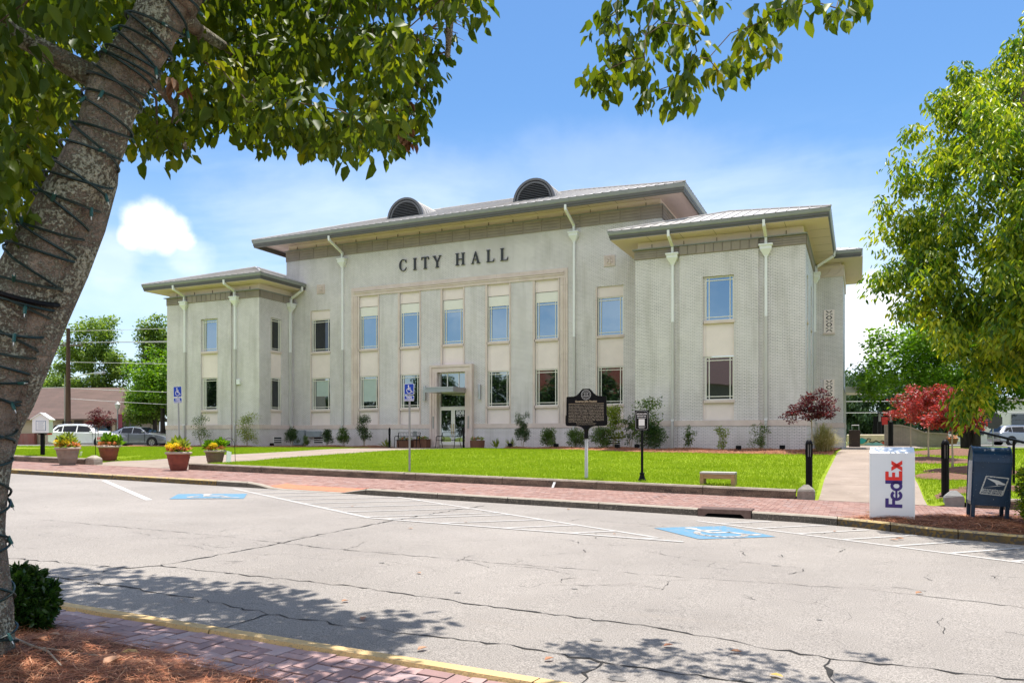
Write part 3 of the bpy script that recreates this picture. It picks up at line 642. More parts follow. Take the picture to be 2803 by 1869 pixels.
# ------------------------------------------------------------------ paths and lawns
def sheet(name, left, right, ys, m, zf, dz, nx=8):
    mb = MB()
    for a, b in zip(ys, ys[1:]):
        for k in range(nx):
            f0, f1 = k/nx, (k+1)/nx
            P = [(left(a)+(right(a)-left(a))*f0, a), (left(a)+(right(a)-left(a))*f1, a), (left(b)+(right(b)-left(b))*f1, b), (left(b)+(right(b)-left(b))*f0, b)]
            mb.quad(*[(x, y, zf(x, y)+dz) for x, y in P])
    return struct(mb.build(name, m))
def interp(pts):
    def f(v):
        if v <= pts[0][0]: return pts[0][1]
        for (a, b), (c, d) in zip(pts, pts[1:]):
            if v <= c: return b+(d-b)*(v-a)/(c-a)
        return pts[-1][1]
    return f
PL = interp([(18.0,-24.25),(19.2,-24.4),(19.9,-23.3),(20.5,-23.0),(22.3,-23.1),(25.2,-23.3),(28.5,-24.0),(32.7,-25.2),(36.6,-25.3)])
PR = interp([(18.0,-19.4),(19.5,-18.9),(21.5,-19.2),(25.6,-19.8),(31.6,-20.6),(34,-19.9),(36.6,-18.8)])
sheet('path', PL, PR, frange(18.0, 36.6, 0.62), M_path, zl, 0.004)
sheet('side_path', lambda y: -0.82, lambda y: 1.27 if y < 46 else 3.4, frange(18.0, 62, 1.0), M_path, zl, 0.004)
sheet('plaza', lambda y: -25.6, lambda y: -17.6, frange(36.6, 39.6, 0.6), mat('plaza_brick', (0.22, 0.17, 0.15), 0.9, scale=9), zl, 0.006)
mbj = MB()
for y in frange(20.4, 45, 1.55): mbj.quad((-0.8,y-.008,zl(-.8,y)+.008),(1.25,y-.008,zl(1.25,y)+.008),(1.25,y+.008,zl(1.25,y)+.008),(-0.8,y+.008,zl(-.8,y)+.008))
for y in (19.9, 22.4, 25.0, 27.6, 30.2): a, b = PL(y), PR(y); mbj.quad((a,y-.008,zl(a,y)+.02),(b,y-.008,zl(b,y)+.02),(b,y+.008,zl(b,y)+.02),(a,y+.008,zl(a,y)+.02))
struct(mbj.build('path_joints', M_sand))
# turf under the blades
mb = MB()
xs = frange(-70, -26, 2)+frange(-25.2, -17.2, 0.4)+frange(-16, -2, 1)+frange(-1.6, 2.0, 0.2)+frange(2.6, 30, 1.6)
ys = [18.03,18.1,18.15,18.2,18.4,18.8,19.3,20,21,22,24,26,28,30,32,34,36,38,42,46,50]
grid(mb, xs, ys, lambda x, y: zl(x, y)-0.008)
struct(mb.build('lawn', M_turf))
def in_path(x, y): return (PL(y)-0.03 < x < PR(y)+0.03) or (-0.86 < x < 1.31)
# planting strip of pine straw in front of the hall
ME = interp([(-43,34.6),(-34,34.7),(-31.5,35.4),(-30,36.6),(-25.8,37.3),(-25.5,39.0),(-17.7,39.0),(-17.4,37.1),(-15,35.6),(-12,34.2),(-9,32.7),(-5,32.1),(-1.4,31.9),(-0.95,32.0)])
def wallface(x): return 36.28 if x < -33.2 or x > -9.87 else 39.35
def zmul(x, y): d = y-ME(x); return zl(x, y)+0.008+0.06*sm(d/0.5)+0.03*math.sin(x*2.1+y)*sm(d/0.8)
mb = MB(); xs = frange(-43, -0.95, 0.35)
for a, b in zip(xs, xs[1:]):
    m = (a+b)/2
    for k in range(7):
        ya = lambda f: ME(a)+(wallface(m)-ME(a))*f; yb = lambda f: ME(b)+(wallface(m)-ME(b))*f
        f0, f1 = (k/7)**1.6, ((k+1)/7)**1.6
        if wallface(m)-ME(m) < 0.1 or -25.65 < m < -17.5: continue
        mb.quad((a,ya(f0),zmul(a,ya(f0))),(b,yb(f0),zmul(b,yb(f0))),(b,yb(f1),zmul(b,yb(f1))),(a,ya(f1),zmul(a,ya(f1))))
mb.quad((-2.1,36.3,.97),(-0.95,36.3,.97),(-0.85,44.7,.97),(-2.1,44.7,.97))
struct(mb.build('mulch_bed', M_mulch)); mb = MB()
for (cx, cy, rx, ry, hh) in [(2.11,29.5,1.5,1.6,0.14),(2.05,22.97,0.85,0.9,0.12),(2.9,24.9,1.3,0.9,0.20),(3.4,34,1.8,2,0.2),(-44.5,34.5,2.6,1.4,0.14),(3.0,20.2,1.0,0.5,0.1),(2.0,19.3,0.55,0.5,0.05)]:
    n = 20; o = len(mb.v)
    mb.v.append((cx,cy,zl(cx,cy)+hh)); 
    for q in (0.5, 0.8, 1.0):
        for k in range(n):
            a = k*2*math.pi/n; rr_ = q*(1+0.12*math.sin(3*a+cx)+0.06*math.sin(7*a)); x, y = cx+rx*rr_*math.cos(a), cy+ry*rr_*math.sin(a)
            x = max(x, 1.33) if cx > 0 else x; mb.v.append((x, y, zl(x, y)+0.004+hh*(1-q)**0.8*0.95))
    for k in range(n):
        j = (k+1) % n; mb.f.append([o, o+1+k, o+1+j]); mb.mi.append(0)
        for q in range(2): mb.f.append([o+1+q*n+k, o+1+(q+1)*n+k, o+1+(q+1)*n+j, o+1+q*n+j]); mb.mi.append(0)
struct(mb.build('mulch_ring', M_darkmulch))

# ------------------------------------------------------------------ CITY HALL
CX = -21.54
hall = thing('city_hall', (CX, 39.37, 0.9), 'two storey pale painted brick hall with wide eaves and CITY HALL lettering', 'building')
TM, TW = 39.37, 36.30
def wall_holes(mb, ax, t, a0, a1, z0, z1, holes, depth, sgn):
    """wall in plane y=t (ax 'y') or x=t (ax 'x') with rectangular openings and their reveals; sgn = outward direction"""
    A = sorted({a0, a1, *[h[0] for h in holes], *[h[1] for h in holes]}); Z = sorted({z0, z1, *[h[2] for h in holes], *[h[3] for h in holes]})
    def P(a, z, d=0.0): return (a, t-sgn*d, z) if ax == 'y' else (t-sgn*d, a, z)
    for i in range(len(A)-1):
        for j in range(len(Z)-1):
            am, zm = (A[i]+A[i+1])/2, (Z[j]+Z[j+1])/2
            if any(h[0] < am < h[1] and h[2] < zm < h[3] for h in holes): continue
            mb.quad(P(A[i],Z[j]),P(A[i+1],Z[j]),P(A[i+1],Z[j+1]),P(A[i],Z[j+1]))
    for h in holes:
        for (p, q) in (((h[0],h[2]),(h[0],h[3])),((h[1],h[2]),(h[1],h[3])),((h[0],h[2]),(h[1],h[2])),((h[0],h[3]),(h[1],h[3]))):
            mb.quad(P(*p),P(*q),P(*q,depth),P(*p,depth))
BZ0, BZ1 = 2.30, 9.54
bays5 = [CX-5.85, CX-2.925, CX, CX+2.925, CX+5.85]; HW = 0.68
holesM = [(b-HW, b+HW, BZ0, 10.17) for b in bays5 if b != CX]+[(CX-HW, CX+HW, 5.60, 10.17), (CX-0.95, CX+0.95, 0.9, 5.59)]
holesM += [(CX+s*9.48-0.72, CX+s*9.48+0.72, BZ0, BZ1) for s in (-1, 1)]
ML, MR = -33.75, -9.30
mb = MB(); wall_holes(mb, 'y', TM, ML, MR, 0.7, 12.83, holesM, 0.20, -1)
mb.quad((ML,TM,0.7),(ML,54,0.7),(ML,54,12.83),(ML,TM,12.83)); mb.quad((MR,TM,0.7),(MR,54,0.7),(MR,54,12.83),(MR,TM,12.83)); mb.quad((ML,54,0.7),(MR,54,0.7),(MR,54,12.83),(ML,54,12.83))
mb.build('main_wall', M_brick, hall, uv=True)
PC = {-1: -37.145, 1: -5.935}; WE = {-1: (-40.9, -33.2), 1: (-9.87, -2.18)}
for s in (-1, 1):
    a, b = WE[s]; pc = PC[s]; mb = MB(); h = [(pc-0.70, pc+0.70, BZ0, 8.95)]
    wall_holes(mb, 'y', TW, a, pc-1.78, 0.7, 10.03, [], 0.2, -1); wall_holes(mb, 'y', TW, pc+1.78, b, 0.7, 10.03, [], 0.2, -1)
    wall_holes(mb, 'y', TW-0.11, pc-1.78, pc+1.78, 0.7, 10.03, h, 0.22, -1)
    for x in (pc-1.78, pc+1.78): mb.quad((x,TW-0.11,0.7),(x,TW,0.7),(x,TW,10.03),(x,TW-0.11,10.03))
    sh = [(37.30, 38.25, BZ0, 8.93)]
    if s == -1:
        wall_holes(mb, 'x', b, TW, TM, 0.7, 10.03, sh, 0.16, 1); mb.quad((a,TW,0.7),(a,53,0.7),(a,53,10.03),(a,TW,10.03))
    else:
        wall_holes(mb, 'x', a, TW, TM, 0.7, 10.03, sh, 0.16, -1); wall_holes(mb, 'x', b, TW, 44.75, 0.7, 10.03, sh+[(40.3, 41.25, BZ0, 8.93)], 0.16, 1)
        mb.quad((b,44.75,0.7),(-0.81,44.75,0.7),(-0.81,44.75,10.12),(b,44.75,10.12)); mb.quad((-0.81,44.75,0.7),(-0.81,50.6,0.7),(-0.81,50.6,10.12),(-0.81,44.75,10.12)); mb.quad((-0.81,50.6,.7),(-4,50.6,.7),(-4,50.6,10.1),(-0.81,50.6,10.1))
    mb.build('wing_wall', M_brick, hall, uv=True)
# stone courses
def band(mb, z0, z1, pr, skip=True):
    g = [(ML, CX-1.38), (CX+1.38, MR)] if z1 < 4 else [(ML, MR)]
    for a, b in g: mb.box(a-(0 if z1 < 12 else pr), b+(0 if z1 < 12 else pr), TM-pr, TM+0.05, z0, z1)
    if z1 < 12:
        for s in (-1, 1):
            a, b = WE[s]; pc = PC[s]
            mb.box(a-pr, pc-1.78, TW-pr, TW+0.05, z0, z1); mb.box(pc+1.78, b+pr, TW-pr, TW+0.05, z0, z1); mb.box(pc-1.78-pr, pc+1.78+pr, TW-0.11-pr, TW-0.003, z0, z1)
            xi = b if s == -1 else a; o = pr*(1 if s == -1 else -1)
            mb.box(min(xi,xi+o), max(xi,xi+o), TW+0.05, TM-pr, z0, z1)
        mb.box(WE[1][1], WE[1][1]+pr, TW+0.05, 44.7, z0, z1); mb.box(WE[1][1]+pr, -0.81+pr, 44.75-pr, 44.75, z0, z1); mb.box(-0.81, -0.81+pr, 44.75, 50.6, z0, z1); mb.box(WE[-1][0]-pr, WE[-1][0], TW+0.05, 53, z0, z1)
mb = MB(); band(mb, 2.04, 2.30, 0.07); mb.build('stone_course', M_lime, hall)
mb = MB(); band(mb, 0.7, 2.035, 0.045); mb.build('brick_plinth', M_brick, hall, uv=True)
# ribbed frieze courses
def frieze_line(mb, x0, x1, yf, z0, z1, rib=True, axis='y', sgn=-1, step=1.1, ribs=4):
    """blocks with horizontal ribs; axis 'y' faces -y, axis 'x' faces +x (sgn 1) or -x"""
    def B(a, b, d, za, zb, back=0.05):
        if axis == 'y': mb.box(a, b, yf-d, yf+back, za, zb)
        else: mb.box(*(sorted((yf+sgn*d, yf-sgn*back))), a, b, za, zb)
    B(x0, x1, 0.03, z0, z1)
    if not rib: return
    hgt = (z1-z0)/ribs; n = max(1, int((x1-x0)/step)); st = (x1-x0)/n
    for k in range(ribs): 
        for i in range(n): B(x0+i*st+0.045, x0+(i+1)*st-0.012, 0.062, z0+k*hgt+0.028, z0+(k+1)*hgt-0.006, -0.028)
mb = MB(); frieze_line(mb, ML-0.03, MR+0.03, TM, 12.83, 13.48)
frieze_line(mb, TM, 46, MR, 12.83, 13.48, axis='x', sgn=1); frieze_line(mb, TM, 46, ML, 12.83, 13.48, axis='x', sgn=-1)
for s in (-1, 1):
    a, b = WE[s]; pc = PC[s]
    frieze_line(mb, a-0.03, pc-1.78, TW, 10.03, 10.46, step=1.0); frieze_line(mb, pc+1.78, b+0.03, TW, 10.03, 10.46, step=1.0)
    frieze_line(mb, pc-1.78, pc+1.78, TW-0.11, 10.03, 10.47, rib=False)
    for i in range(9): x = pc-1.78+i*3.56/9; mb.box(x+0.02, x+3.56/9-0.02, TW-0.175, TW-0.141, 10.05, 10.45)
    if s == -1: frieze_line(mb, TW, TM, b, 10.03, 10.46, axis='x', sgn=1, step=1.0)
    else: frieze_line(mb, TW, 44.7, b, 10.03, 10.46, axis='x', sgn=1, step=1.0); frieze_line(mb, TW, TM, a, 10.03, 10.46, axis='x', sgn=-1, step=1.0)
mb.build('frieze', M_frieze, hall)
mb = MB(); mb.box(ML-0.09, MR+0.09, TM-0.10, TM+0.08, 13.47, 13.525); mb.box(MR-0.05, MR+0.09, TM+0.08, 46, 13.47, 13.525)
for s in (-1, 1):
    a, b = WE[s]; mb.box(a-0.09, b+0.09, TW-0.21, TW+0.08, 10.465, 10.51); mb.box(b-0.05, b+0.09, TW+0.08, 44.7 if s > 0 else TM, 10.465, 10.51)
mb.build('frieze_cap', M_gutter, hall)
mb = MB(); mb.box(-2.2, -0.76, 44.70, 44.76, 10.12, 10.72); mb.box(-0.81, -0.76, 44.76, 50.6, 10.12, 10.72)
for x in (-1.5, -0.98):
    arc = [(x-0.26+0.34*math.cos(R(a)), 44.685, 10.62-0.40*math.sin(R(a))) for a in range(10, 95, 12)]; mb.tube(arc, 0.018, 5)
mb.box(-1.24, -1.225, 44.692, 44.70, 10.12, 10.72)
mb.build('carved_band', M_lime, hall)
# cove between frieze and soffit, soffit slabs, their joints
mbc, mbs, mbj, mbw = MB(), MB(), MB(), MB()
def eave(x0, x1, y0, y1, ov, zc0, zs_, front_only=False):
    mbc.cur = 0; mbc.box(x0+0.10, x1-0.10, y0+0.10, y1, zc0, zs_)
    mbw.box(x0+0.075, x1-0.075, y0+0.075, y1, zc0, zc0+0.07)
    mbs.cur = 0; mbs.box(x0-ov+0.1, x1+ov-0.1, y0-ov+0.1, y1, zs_, zs_+0.05)
    for i in range(int((x1-x0)/1.52)+1):
        x = x0+0.8+i*1.52
        if x < x1: mbs.cur = 1; mbs.box(x-0.008, x+0.008, y0-ov+0.1, y0+0.09, zs_-0.004, zs_+0.002); mbc.cur = 1; mbc.box(x-0.012, x+0.012, y0+0.06, y0+0.11, zc0, zs_-0.12)
eave(ML, MR, TM, 54, 1.5, 13.48, 13.86)
for s in (-1, 1): eave(WE[s][0], WE[s][1], TW, 53 if s < 0 else 50.6, 1.05, 10.46, 10.87)
mbc.cur = 0; mbs.cur = 0; mbc.box(-2.1, -0.9, 44.85, 50.6, 10.72, 10.87); mbs.box(-2.1, 0.14, 43.8, 51.5, 10.873, 10.92)
mbs.cur = 1
for y in (37.3, 38.8, 40.3, 41.8, 43.3): mbs.box(-2.1, -1.2, y-.008, y+.008, 10.866, 10.872)
mbc.build('cove', [M_cream, M_joint], hall); mbs.build('soffit', [M_soffit, M_joint], hall); mbw.build('flashing', M_offw, hall)
# fascia + gutter runs following an eave outline
def gutter_run(mbg, mbf, pts, ztop, hg=0.17, hf=0.22, closed=False):
    """pts outline (clockwise seen from above, outside on the left of travel)"""
    n = len(pts)
    def off(d):
        out = []
        for i in range(n):
            p = Vector(pts[i]); a = Vector(pts[i-1]) if i else None; b = Vector(pts[i+1]) if i < n-1 else None
            def nrm(u, v): e = (v-u).normalized(); return Vector((-e.y, e.x))*-1
            if a is None: m = nrm(p, b)
            elif b is None: m = nrm(a, p)
            else:
                n1, n2 = nrm(a, p), nrm(p, b); m = (n1+n2); m = m/m.length_squared*2 if m.length_squared > 1e-6 else n1
            out.append(p+m*d)
        return out
    def loft(mb, prof):
        rings = [[(q.x, q.y, ztop+h) for q in off(d)] for d, h in prof]
        for r0, r1 in zip(rings, rings[1:]+rings[:1]):
            for i in range(n-1): mb.quad(r0[i], r0[i+1], r1[i+1], r1[i])
    loft(mbg, [(0.0, 0.0), (0.02, -0.02), (-0.01, -hg*0.75), (-0.04, -hg), (-0.16, -hg), (-0.16, 0.0)])
    loft(mbf, [(-0.05, -hg-0.002), (-0.05, -hg-hf*0.55), (-0.08, -hg-hf*0.6), (-0.08, -hg-hf), (-0.18, -hg-hf), (-0.18, -hg-0.002)])
mbg, mbf = MB(), MB()
E1 = 1.5; gutter_run(mbg, mbf, [(ML-E1, 55), (ML-E1, TM-E1), (MR+E1, TM-E1), (MR+E1, 55)], 14.02, 0.20, 0.24)
E2 = 1.05
gutter_run(mbg, mbf, [(WE[-1][0]-E2, 54), (WE[-1][0]-E2, TW-E2), (WE[-1][1]+E2, TW-E2), (WE[-1][1]+E2, TM)], 11.27, 0.18, 0.20)
gutter_run(mbg, mbf, [(WE[1][0]-E2, TM), (WE[1][0]-E2, TW-E2), (WE[1][1]+E2, TW-E2), (WE[1][1]+E2, 43.7), (0.12, 43.7), (0.12, 51.6)], 11.27, 0.18, 0.20)
mbg.build('gutter', M_gutter, hall); mbf.build('fascia', M_fascia, hall)
# standing seam roofs
def seam_face(mb, poly, edge_a, edge_b, up, spacing=0.46, rise=0.035):
    """flat roof polygon with raised ribs running up the slope from edge a-b"""
    a, b, u = Vector(edge_a), Vector(edge_b), Vector(up).normalized(); mb.quad(*poly)
    d = (b-a); Ld = d.length; d.normalize(); nrm = d.cross(u).normalized()
    if nrm.z < 0: nrm = -nrm
    P2 = [((Vector(p)-a).dot(d), (Vector(p)-a).dot(u)) for p in poly]
    k = spacing/2
    while k < max(p[0] for p in P2):
        ints = []
        for (x0, y0), (x1, y1) in zip(P2, P2[1:]+P2[:1]):
            if (x0-k)*(x1-k) < 0: ints.append(y0+(y1-y0)*(k-x0)/(x1-x0))
        if len(ints) >= 2:
            s0 = a+d*k+u*min(ints); s1 = a+d*k+u*max(ints)
            if (s1-s0).length > 0.1: mb.beam(s0+nrm*rise*0.5, s1+nrm*rise*0.5, 0.03, rise)
        k += spacing
def hip(mb, x0, x1, y0, y1, z, m, spacing=0.46):
    if x1-x0 < y1-y0: h = (x1-x0)/2; r0, r1 = ((x0+x1)/2, y0+h, z+m*h), ((x0+x1)/2, y1-h, z+m*h)
    else: h = (y1-y0)/2; r0, r1 = (x0+h, (y0+y1)/2, z+m*h), (x1-h, (y0+y1)/2, z+m*h)
    A, B, C, D = (x0,y0,z), (x1,y0,z), (x1,y1,z), (x0,y1,z)
    if x1-x0 < y1-y0:
        F = [([A,B,r0],A,B,(0,1,m)), ([B,C,r1,r0],B,C,(-1,0,m)), ([C,D,r1],C,D,(0,-1,m)), ([D,A,r0,r1],D,A,(1,0,m))]
    else:
        F = [([A,B,r1,r0],A,B,(0,1,m)), ([B,C,r1],B,C,(-1,0,m)), ([C,D,r0,r1],C,D,(0,-1,m)), ([D,A,r0],D,A,(1,0,m))]
    for p, a, b, u in F: seam_face(mb, p, a, b, u, spacing)
    for p, q in ((A,r0),(B,r0 if x1-x0 < y1-y0 else r1),(r0,r1)): mb.tube([Vector(p)+Vector((0,0,0.03)), Vector(q)+Vector((0,0,0.03))], 0.045, 6)
mb = MB(); hip(mb, ML-E1-.02, MR+E1+.02, TM-E1-.02, 55.5, 14.03, 0.375); rm = mb.build('main_roof', M_roof, hall)
for s in (-1, 1):
    mb = MB(); hip(mb, WE[s][0]-E2-.02, WE[s][1]+E2+.02, TW-E2-.02, 54.0, 11.28, 0.34)
    if s > 0:
        seam_face(mb, [(-1.3,43.68,11.275),(0.14,43.68,11.275),(0.14-3,46.9,12.35),(-4.5,46.9,12.35)], (-1.3,43.68,11.275), (0.14,43.68,11.275), (0,1,0.335))
        seam_face(mb, [(0.14,43.68,11.275),(0.14,51.6,11.275),(-3,51.6,12.35),(-3,46.9,12.35)], (0.14,43.68,11.275), (0.14,51.6,11.275), (-1,0,0.34))
    mb.build('wing_roof', M_roof, hall)
# barrel roof vents
for s in (-1, 1):
    cx = CX+s*4.35; y0 = 41.1; zb = 15.2; r = 1.24
    mb = MB(); n = 18; ys_ = [y0-0.02, 45.2]
    ring = lambda rad, y: [(cx+rad*math.cos(math.pi*k/n), y, zb+rad*math.sin(math.pi*k/n)) for k in range(n+1)]
    a, b = ring(r, y0), ring(r, 45.2)
    for k in range(n): mb.quad(a[k], a[k+1], b[k+1], b[k])
    for y in frange(y0+0.3, 45.0, 0.36): mb.tube(ring(r+0.012, y), 0.02, 4)
    dv = mb.build('roof_vent', M_roof, hall)
    mb = MB()
    for rad, th, yy, dep in ((r+0.05, 0.13, y0-0.03, 0.14), (r-0.13, 0.10, y0+0.02, 0.10)):
        o_, i_ = ring(rad, yy), ring(rad-th, yy); o2, i2 = ring(rad, yy+dep), ring(rad-th, yy+dep)
        for k in range(n): mb.quad(o_[k],o_[k+1],i_[k+1],i_[k]); mb.quad(o_[k],o2[k],o2[k+1],o_[k+1]); mb.quad(i_[k],i_[k+1],i2[k+1],i2[k])
    mb.box(cx-r+0.05, cx+r-0.05, y0-0.02, y0+0.1, zb-0.05, zb+0.10)
    mb.build('frame', M_louvre, dv)
    mb = MB()
    for k in range(10):
        z = zb+0.12+k*0.098; hw = math.sqrt(max(0.02, (r-0.25)**2-(z-zb)**2))
        mb.quad((cx-hw,y0+0.03,z),(cx+hw,y0+0.03,z),(cx+hw,y0+0.13,z+0.075),(cx-hw,y0+0.13,z+0.075))
        mb.quad((cx-hw,y0+0.03,z),(cx+hw,y0+0.03,z),(cx+hw,y0+0.03,z+0.018),(cx-hw,y0+0.03,z+0.018))
    mb.build('louvre', M_louvre, dv)
    mb = MB(); mb.add([(p[0], y0+0.2, p[2]) for p in ring(r-0.1, 0)], [tuple(range(n+1))]); mb.build('backing', M_dark, dv)
# ---- bays: sills, spandrels, windows
def Q(ax, t, sgn):
    """returns box(a0,a1,d0,d1,z0,z1) writer with depth measured inwards from the wall face"""
    def f(mb, a0, a1, d0, d1, z0, z1):
        y0, y1 = t-sgn*d0, t-sgn*d1
        if ax == 'y': mb.box(a0, a1, min(y0,y1), max(y0,y1), z0, z1)
        else: mb.box(min(y0,y1), max(y0,y1), a0, a1, z0, z1)
    return f
PR_ = random.Random(21)
def window(ax, t, sgn, a0, a1, z0, z1, glass, blind=0.0, head=0.0, dpt=0.12, mull=0.15, label=None, interior=None):
    q = Q(ax, t, sgn); mb = MB(); w_ = a1-a0; fr = 0.05
    q(mb, a0, a0+fr, dpt-0.03, dpt+0.05, z0, z1); q(mb, a1-fr, a1, dpt-0.03, dpt+0.05, z0, z1)
    q(mb, a0+fr, a1-fr, dpt-0.03, dpt+0.05, z0, z0+fr); q(mb, a0+fr, a1-fr, dpt-0.03, dpt+0.05, z1-fr-head, z1)
    zt = z1-head; m = 0.036
    for x in (a0+mull, a1-mull-m): q(mb, x, x+m, dpt-0.02, dpt+0.04, z0+fr, zt-fr)
    for z in (z0+mull, zt-mull-m):
        for u, v in ((a0+fr, a0+mull), (a0+mull+m, a1-mull-m), (a1-mull, a1-fr)): q(mb, u, v, dpt-0.018, dpt+0.035, z, z+m)
    fo = mb.build('window', M_frame, hall, label=label)
    mb = MB(); J = [dpt+0.024+PR_.uniform(-0.008, 0.008) for _ in range(4)]; C_ = [(a0+fr, z0+fr), (a1-fr, z0+fr), (a1-fr, zt-fr), (a0+fr, zt-fr)]; J[3] = J[0]+J[2]-J[1]
    mb.quad(*[((a, t-sgn*d, z) if ax == 'y' else (t-sgn*d, a, z)) for (a, z), d in zip(C_, J)]); mb.build('pane', glass, fo)
    if blind:
        mb = MB(); f0, f1 = interior or (0.25, 0.85)
        q(mb, a0+w_*f0, a0+w_*f1, dpt+0.012, dpt+0.016, zt-fr-(zt-z0)*blind, zt-mull-m); mb.build('blind', M_blind, fo)
    mb = MB(); q(mb, a0-0.06, a1+0.06, 0.0-0.035 if ax == 'y' else -0.02, dpt+0.04, z0-0.135, z0-0.002); mb.build('sill', M_lime, fo)
    return fo
def spandrel(ax, t, sgn, a0, a1, z0, z1, dpt=0.07, jx=0.13):
    q = Q(ax, t, sgn); mb = MB(); g = 0.004
    q(mb, a0+0.001, a0+jx-g, dpt, dpt+0.06, z0, z1); q(mb, a0+jx+g, a1-0.001, dpt, dpt+0.06, z0, z1)
    mb.build('spandrel_panel', M_cream, hall)
for s in (-1, 1):
    c = CX+s*9.48; a0, a1 = c-0.72, c+0.72
    q = Q('y', TM, -1)
    window('y', TM, -1, a0+0.02, a1-0.02, 3.27, 5.27, M_glass_lo, blind=0.55 if s < 0 else 0, interior=(0.2, 0.85))
    window('y', TM, -1, a0+0.02, a1-0.02, 6.93, 8.97, M_glass_dk if s < 0 else M_glass_hi)
    for z0, z1 in ((BZ0, 3.13), (5.28, 6.79), (8.98, BZ1)): spandrel('y', TM, -1, a0, a1, z0, z1)
for i, c in enumerate(bays5):
    a0, a1 = c-HW, c+HW
    if c != CX:
        window('y', TM, -1, a0+0.02, a1-0.02, 3.27, 5.27, M_glass_lo, blind=0.75 if i == 0 else 0, interior=(0.16, 0.84))
        for z0, z1 in ((BZ0, 3.13), (5.28, 6.79)): spandrel('y', TM, -1, a0, a1, z0, z1)
    else: spandrel('y', TM, -1, a0, a1, 5.6, 6.79)
    window('y', TM, -1, a0+0.02, a1-0.02, 6.93, 9.50, M_glass_hi, head=0.50)
    spandrel('y', TM, -1, a0, a1, 9.53, 10.17)
for s in (-1, 1):
    c = PC[s]; t_ = TW-0.11
    window('y', t_, -1, c-0.60, c+0.68, 3.24, 5.24, M_glass_lo, dpt=0.15); window('y', t_, -1, c-0.60, c+0.68, 6.90, 8.93, M_glass_hi, dpt=0.15)
    for z0, z1 in ((3.24, 5.24), (6.90, 8.93)): mb = MB(); mb.box(c-0.699, c-0.602, t_+0.10, t_+0.215, z0, z1); mb.build('window_jamb', M_brick, hall, uv=True)
    for z0, z1 in ((BZ0, 3.10), (5.26, 6.76)): spandrel('y', t_, -1, c-0.70, c+0.70, z0, z1, 0.09)
    xs_, sg = ((WE[-1][1], 1) if s < 0 else (WE[1][0], -1))
    for z0, z1, gl in ((3.24, 5.22, M_glass_dk), (6.90, 8.91, M_glass_dk)): window('x', xs_, sg, 37.31, 38.24, z0, z1, gl, dpt=0.08, mull=0.13)
    for z0, z1 in ((BZ0, 3.10), (5.24, 6.76)): spandrel('x', xs_, sg, 37.3, 38.25, z0, z1, 0.05, 0.1)
for y in (37.3, 40.3):
    for z0, z1 in ((3.24, 5.22), (6.90, 8.91)): window('x', WE[1][1], 1, y+.01, y+.94, z0, z1, M_glass_lo, dpt=0.08, mull=0.13)
    for z0, z1 in ((BZ0, 3.10), (5.24, 6.76)): spandrel('x', WE[1][1], 1, y, y+.95, z0, z1, 0.05, 0.1)
# stone surround of the five bays
mb = MB(); SL, SR = CX-7.10, CX+7.10
for a, b in ((SL, SL+0.42), (SR-0.42, SR)):
    z = 2.30
    while z < 10.2:
        z2 = min(z+1.25, 10.2); mb.box(a, b, TM-0.06, TM-0.002, z+0.004, z2-0.004); z = z2
    for k in range(2): x = a+0.14+k*0.12; mb.box(x, x+0.035, TM-0.085, TM-0.06, 2.3, 10.2)
x = SL
while x < SR-0.01:
    x2 = min(x+1.42, SR); mb.box(x+0.003, x2-0.003, TM-0.06, TM-0.002, 10.2, 10.72); x = x2
for z, d, h in ((10.36, 0.10, 0.09), (10.46, 0.13, 0.06), (10.53, 0.09, 0.05)): mb.box(SL+0.2, SR-0.2, TM-d, TM-0.06, z, z+h)
for c in bays5:
    for x0, x1 in ((c-HW-0.13, c-HW-0.005), (c+HW+0.005, c+HW+0.09)): mb.box(x0, x1, TM-0.035, TM-0.002, 2.3 if c != CX else 5.75, 10.19)
    mb.box(c-HW-0.13, c+HW+0.09, TM-0.05, TM-0.003, 10.175, 10.198)
mb.build('stone_surround', M_lime, hall)
for s in (-1, 1):
    mb = MB(); c = CX+s*9.48
    for z in (8.97,): mb.box(c-0.80, c-0.722, TM-0.012, TM-0.002, 2.3, BZ1)
    mb.build('bay_trim', M_lime, hall)
# entrance portal
mb = MB(); P0, P1, ztp = CX-1.39, CX+1.39, 5.72; f = TM-0.26
for a, b in ((P0, P0+0.46), (P1-0.46, P1)): mb.box(a, b, f, TM+0.25, 0.95, ztp-0.42)
mb.box(P0, P1, f, TM+0.25, ztp-0.415, ztp)
for a, b in ((P0, P0+0.13), (P1-0.13, P1)): mb.box(a, b, f-0.05, f-0.001, 0.95, ztp-0.14)
mb.box(P0, P1, f-0.05, f-0.001, ztp-0.138, ztp)
mb.box(P0+0.3, P0+0.33, f-0.02, f-0.001, 0.95, ztp-0.42); mb.box(P1-0.33, P1-0.3, f-0.02, f-0.001, 0.95, ztp-0.42)
pt = mb.build('entrance_portal', M_lime, hall)
mb = MB(); mb.box(P0+0.20, P0+0.27, f-0.03, f-0.002, 2.05, 2.75); mb.box(P1-0.27, P1-0.20, f-0.03, f-0.002, 2.05, 2.75); mb.build('wall_plate', M_galv, pt)
mb = MB(); d0, d1, yd = CX-0.90, CX+0.90, TM+0.02
for x in (d0, CX-0.40, CX+0.36, d1-0.05): mb.box(x, x+0.05, yd, yd+0.06, 4.22, 5.22)
mb.box(d0, d1, yd, yd+0.06, 5.222, 5.29); mb.box(d0, d1, yd, yd+0.06, 4.16, 4.218)
mb.box(d0, d0+0.05, yd, yd+0.06, 3.32, 4.158); mb.box(d1-0.05, d1, yd, yd+0.06, 3.32, 4.158); mb.box(d0, d1, yd, yd+0.06, 3.27, 3.318)
tr = mb.build('transom', M_frame, hall)
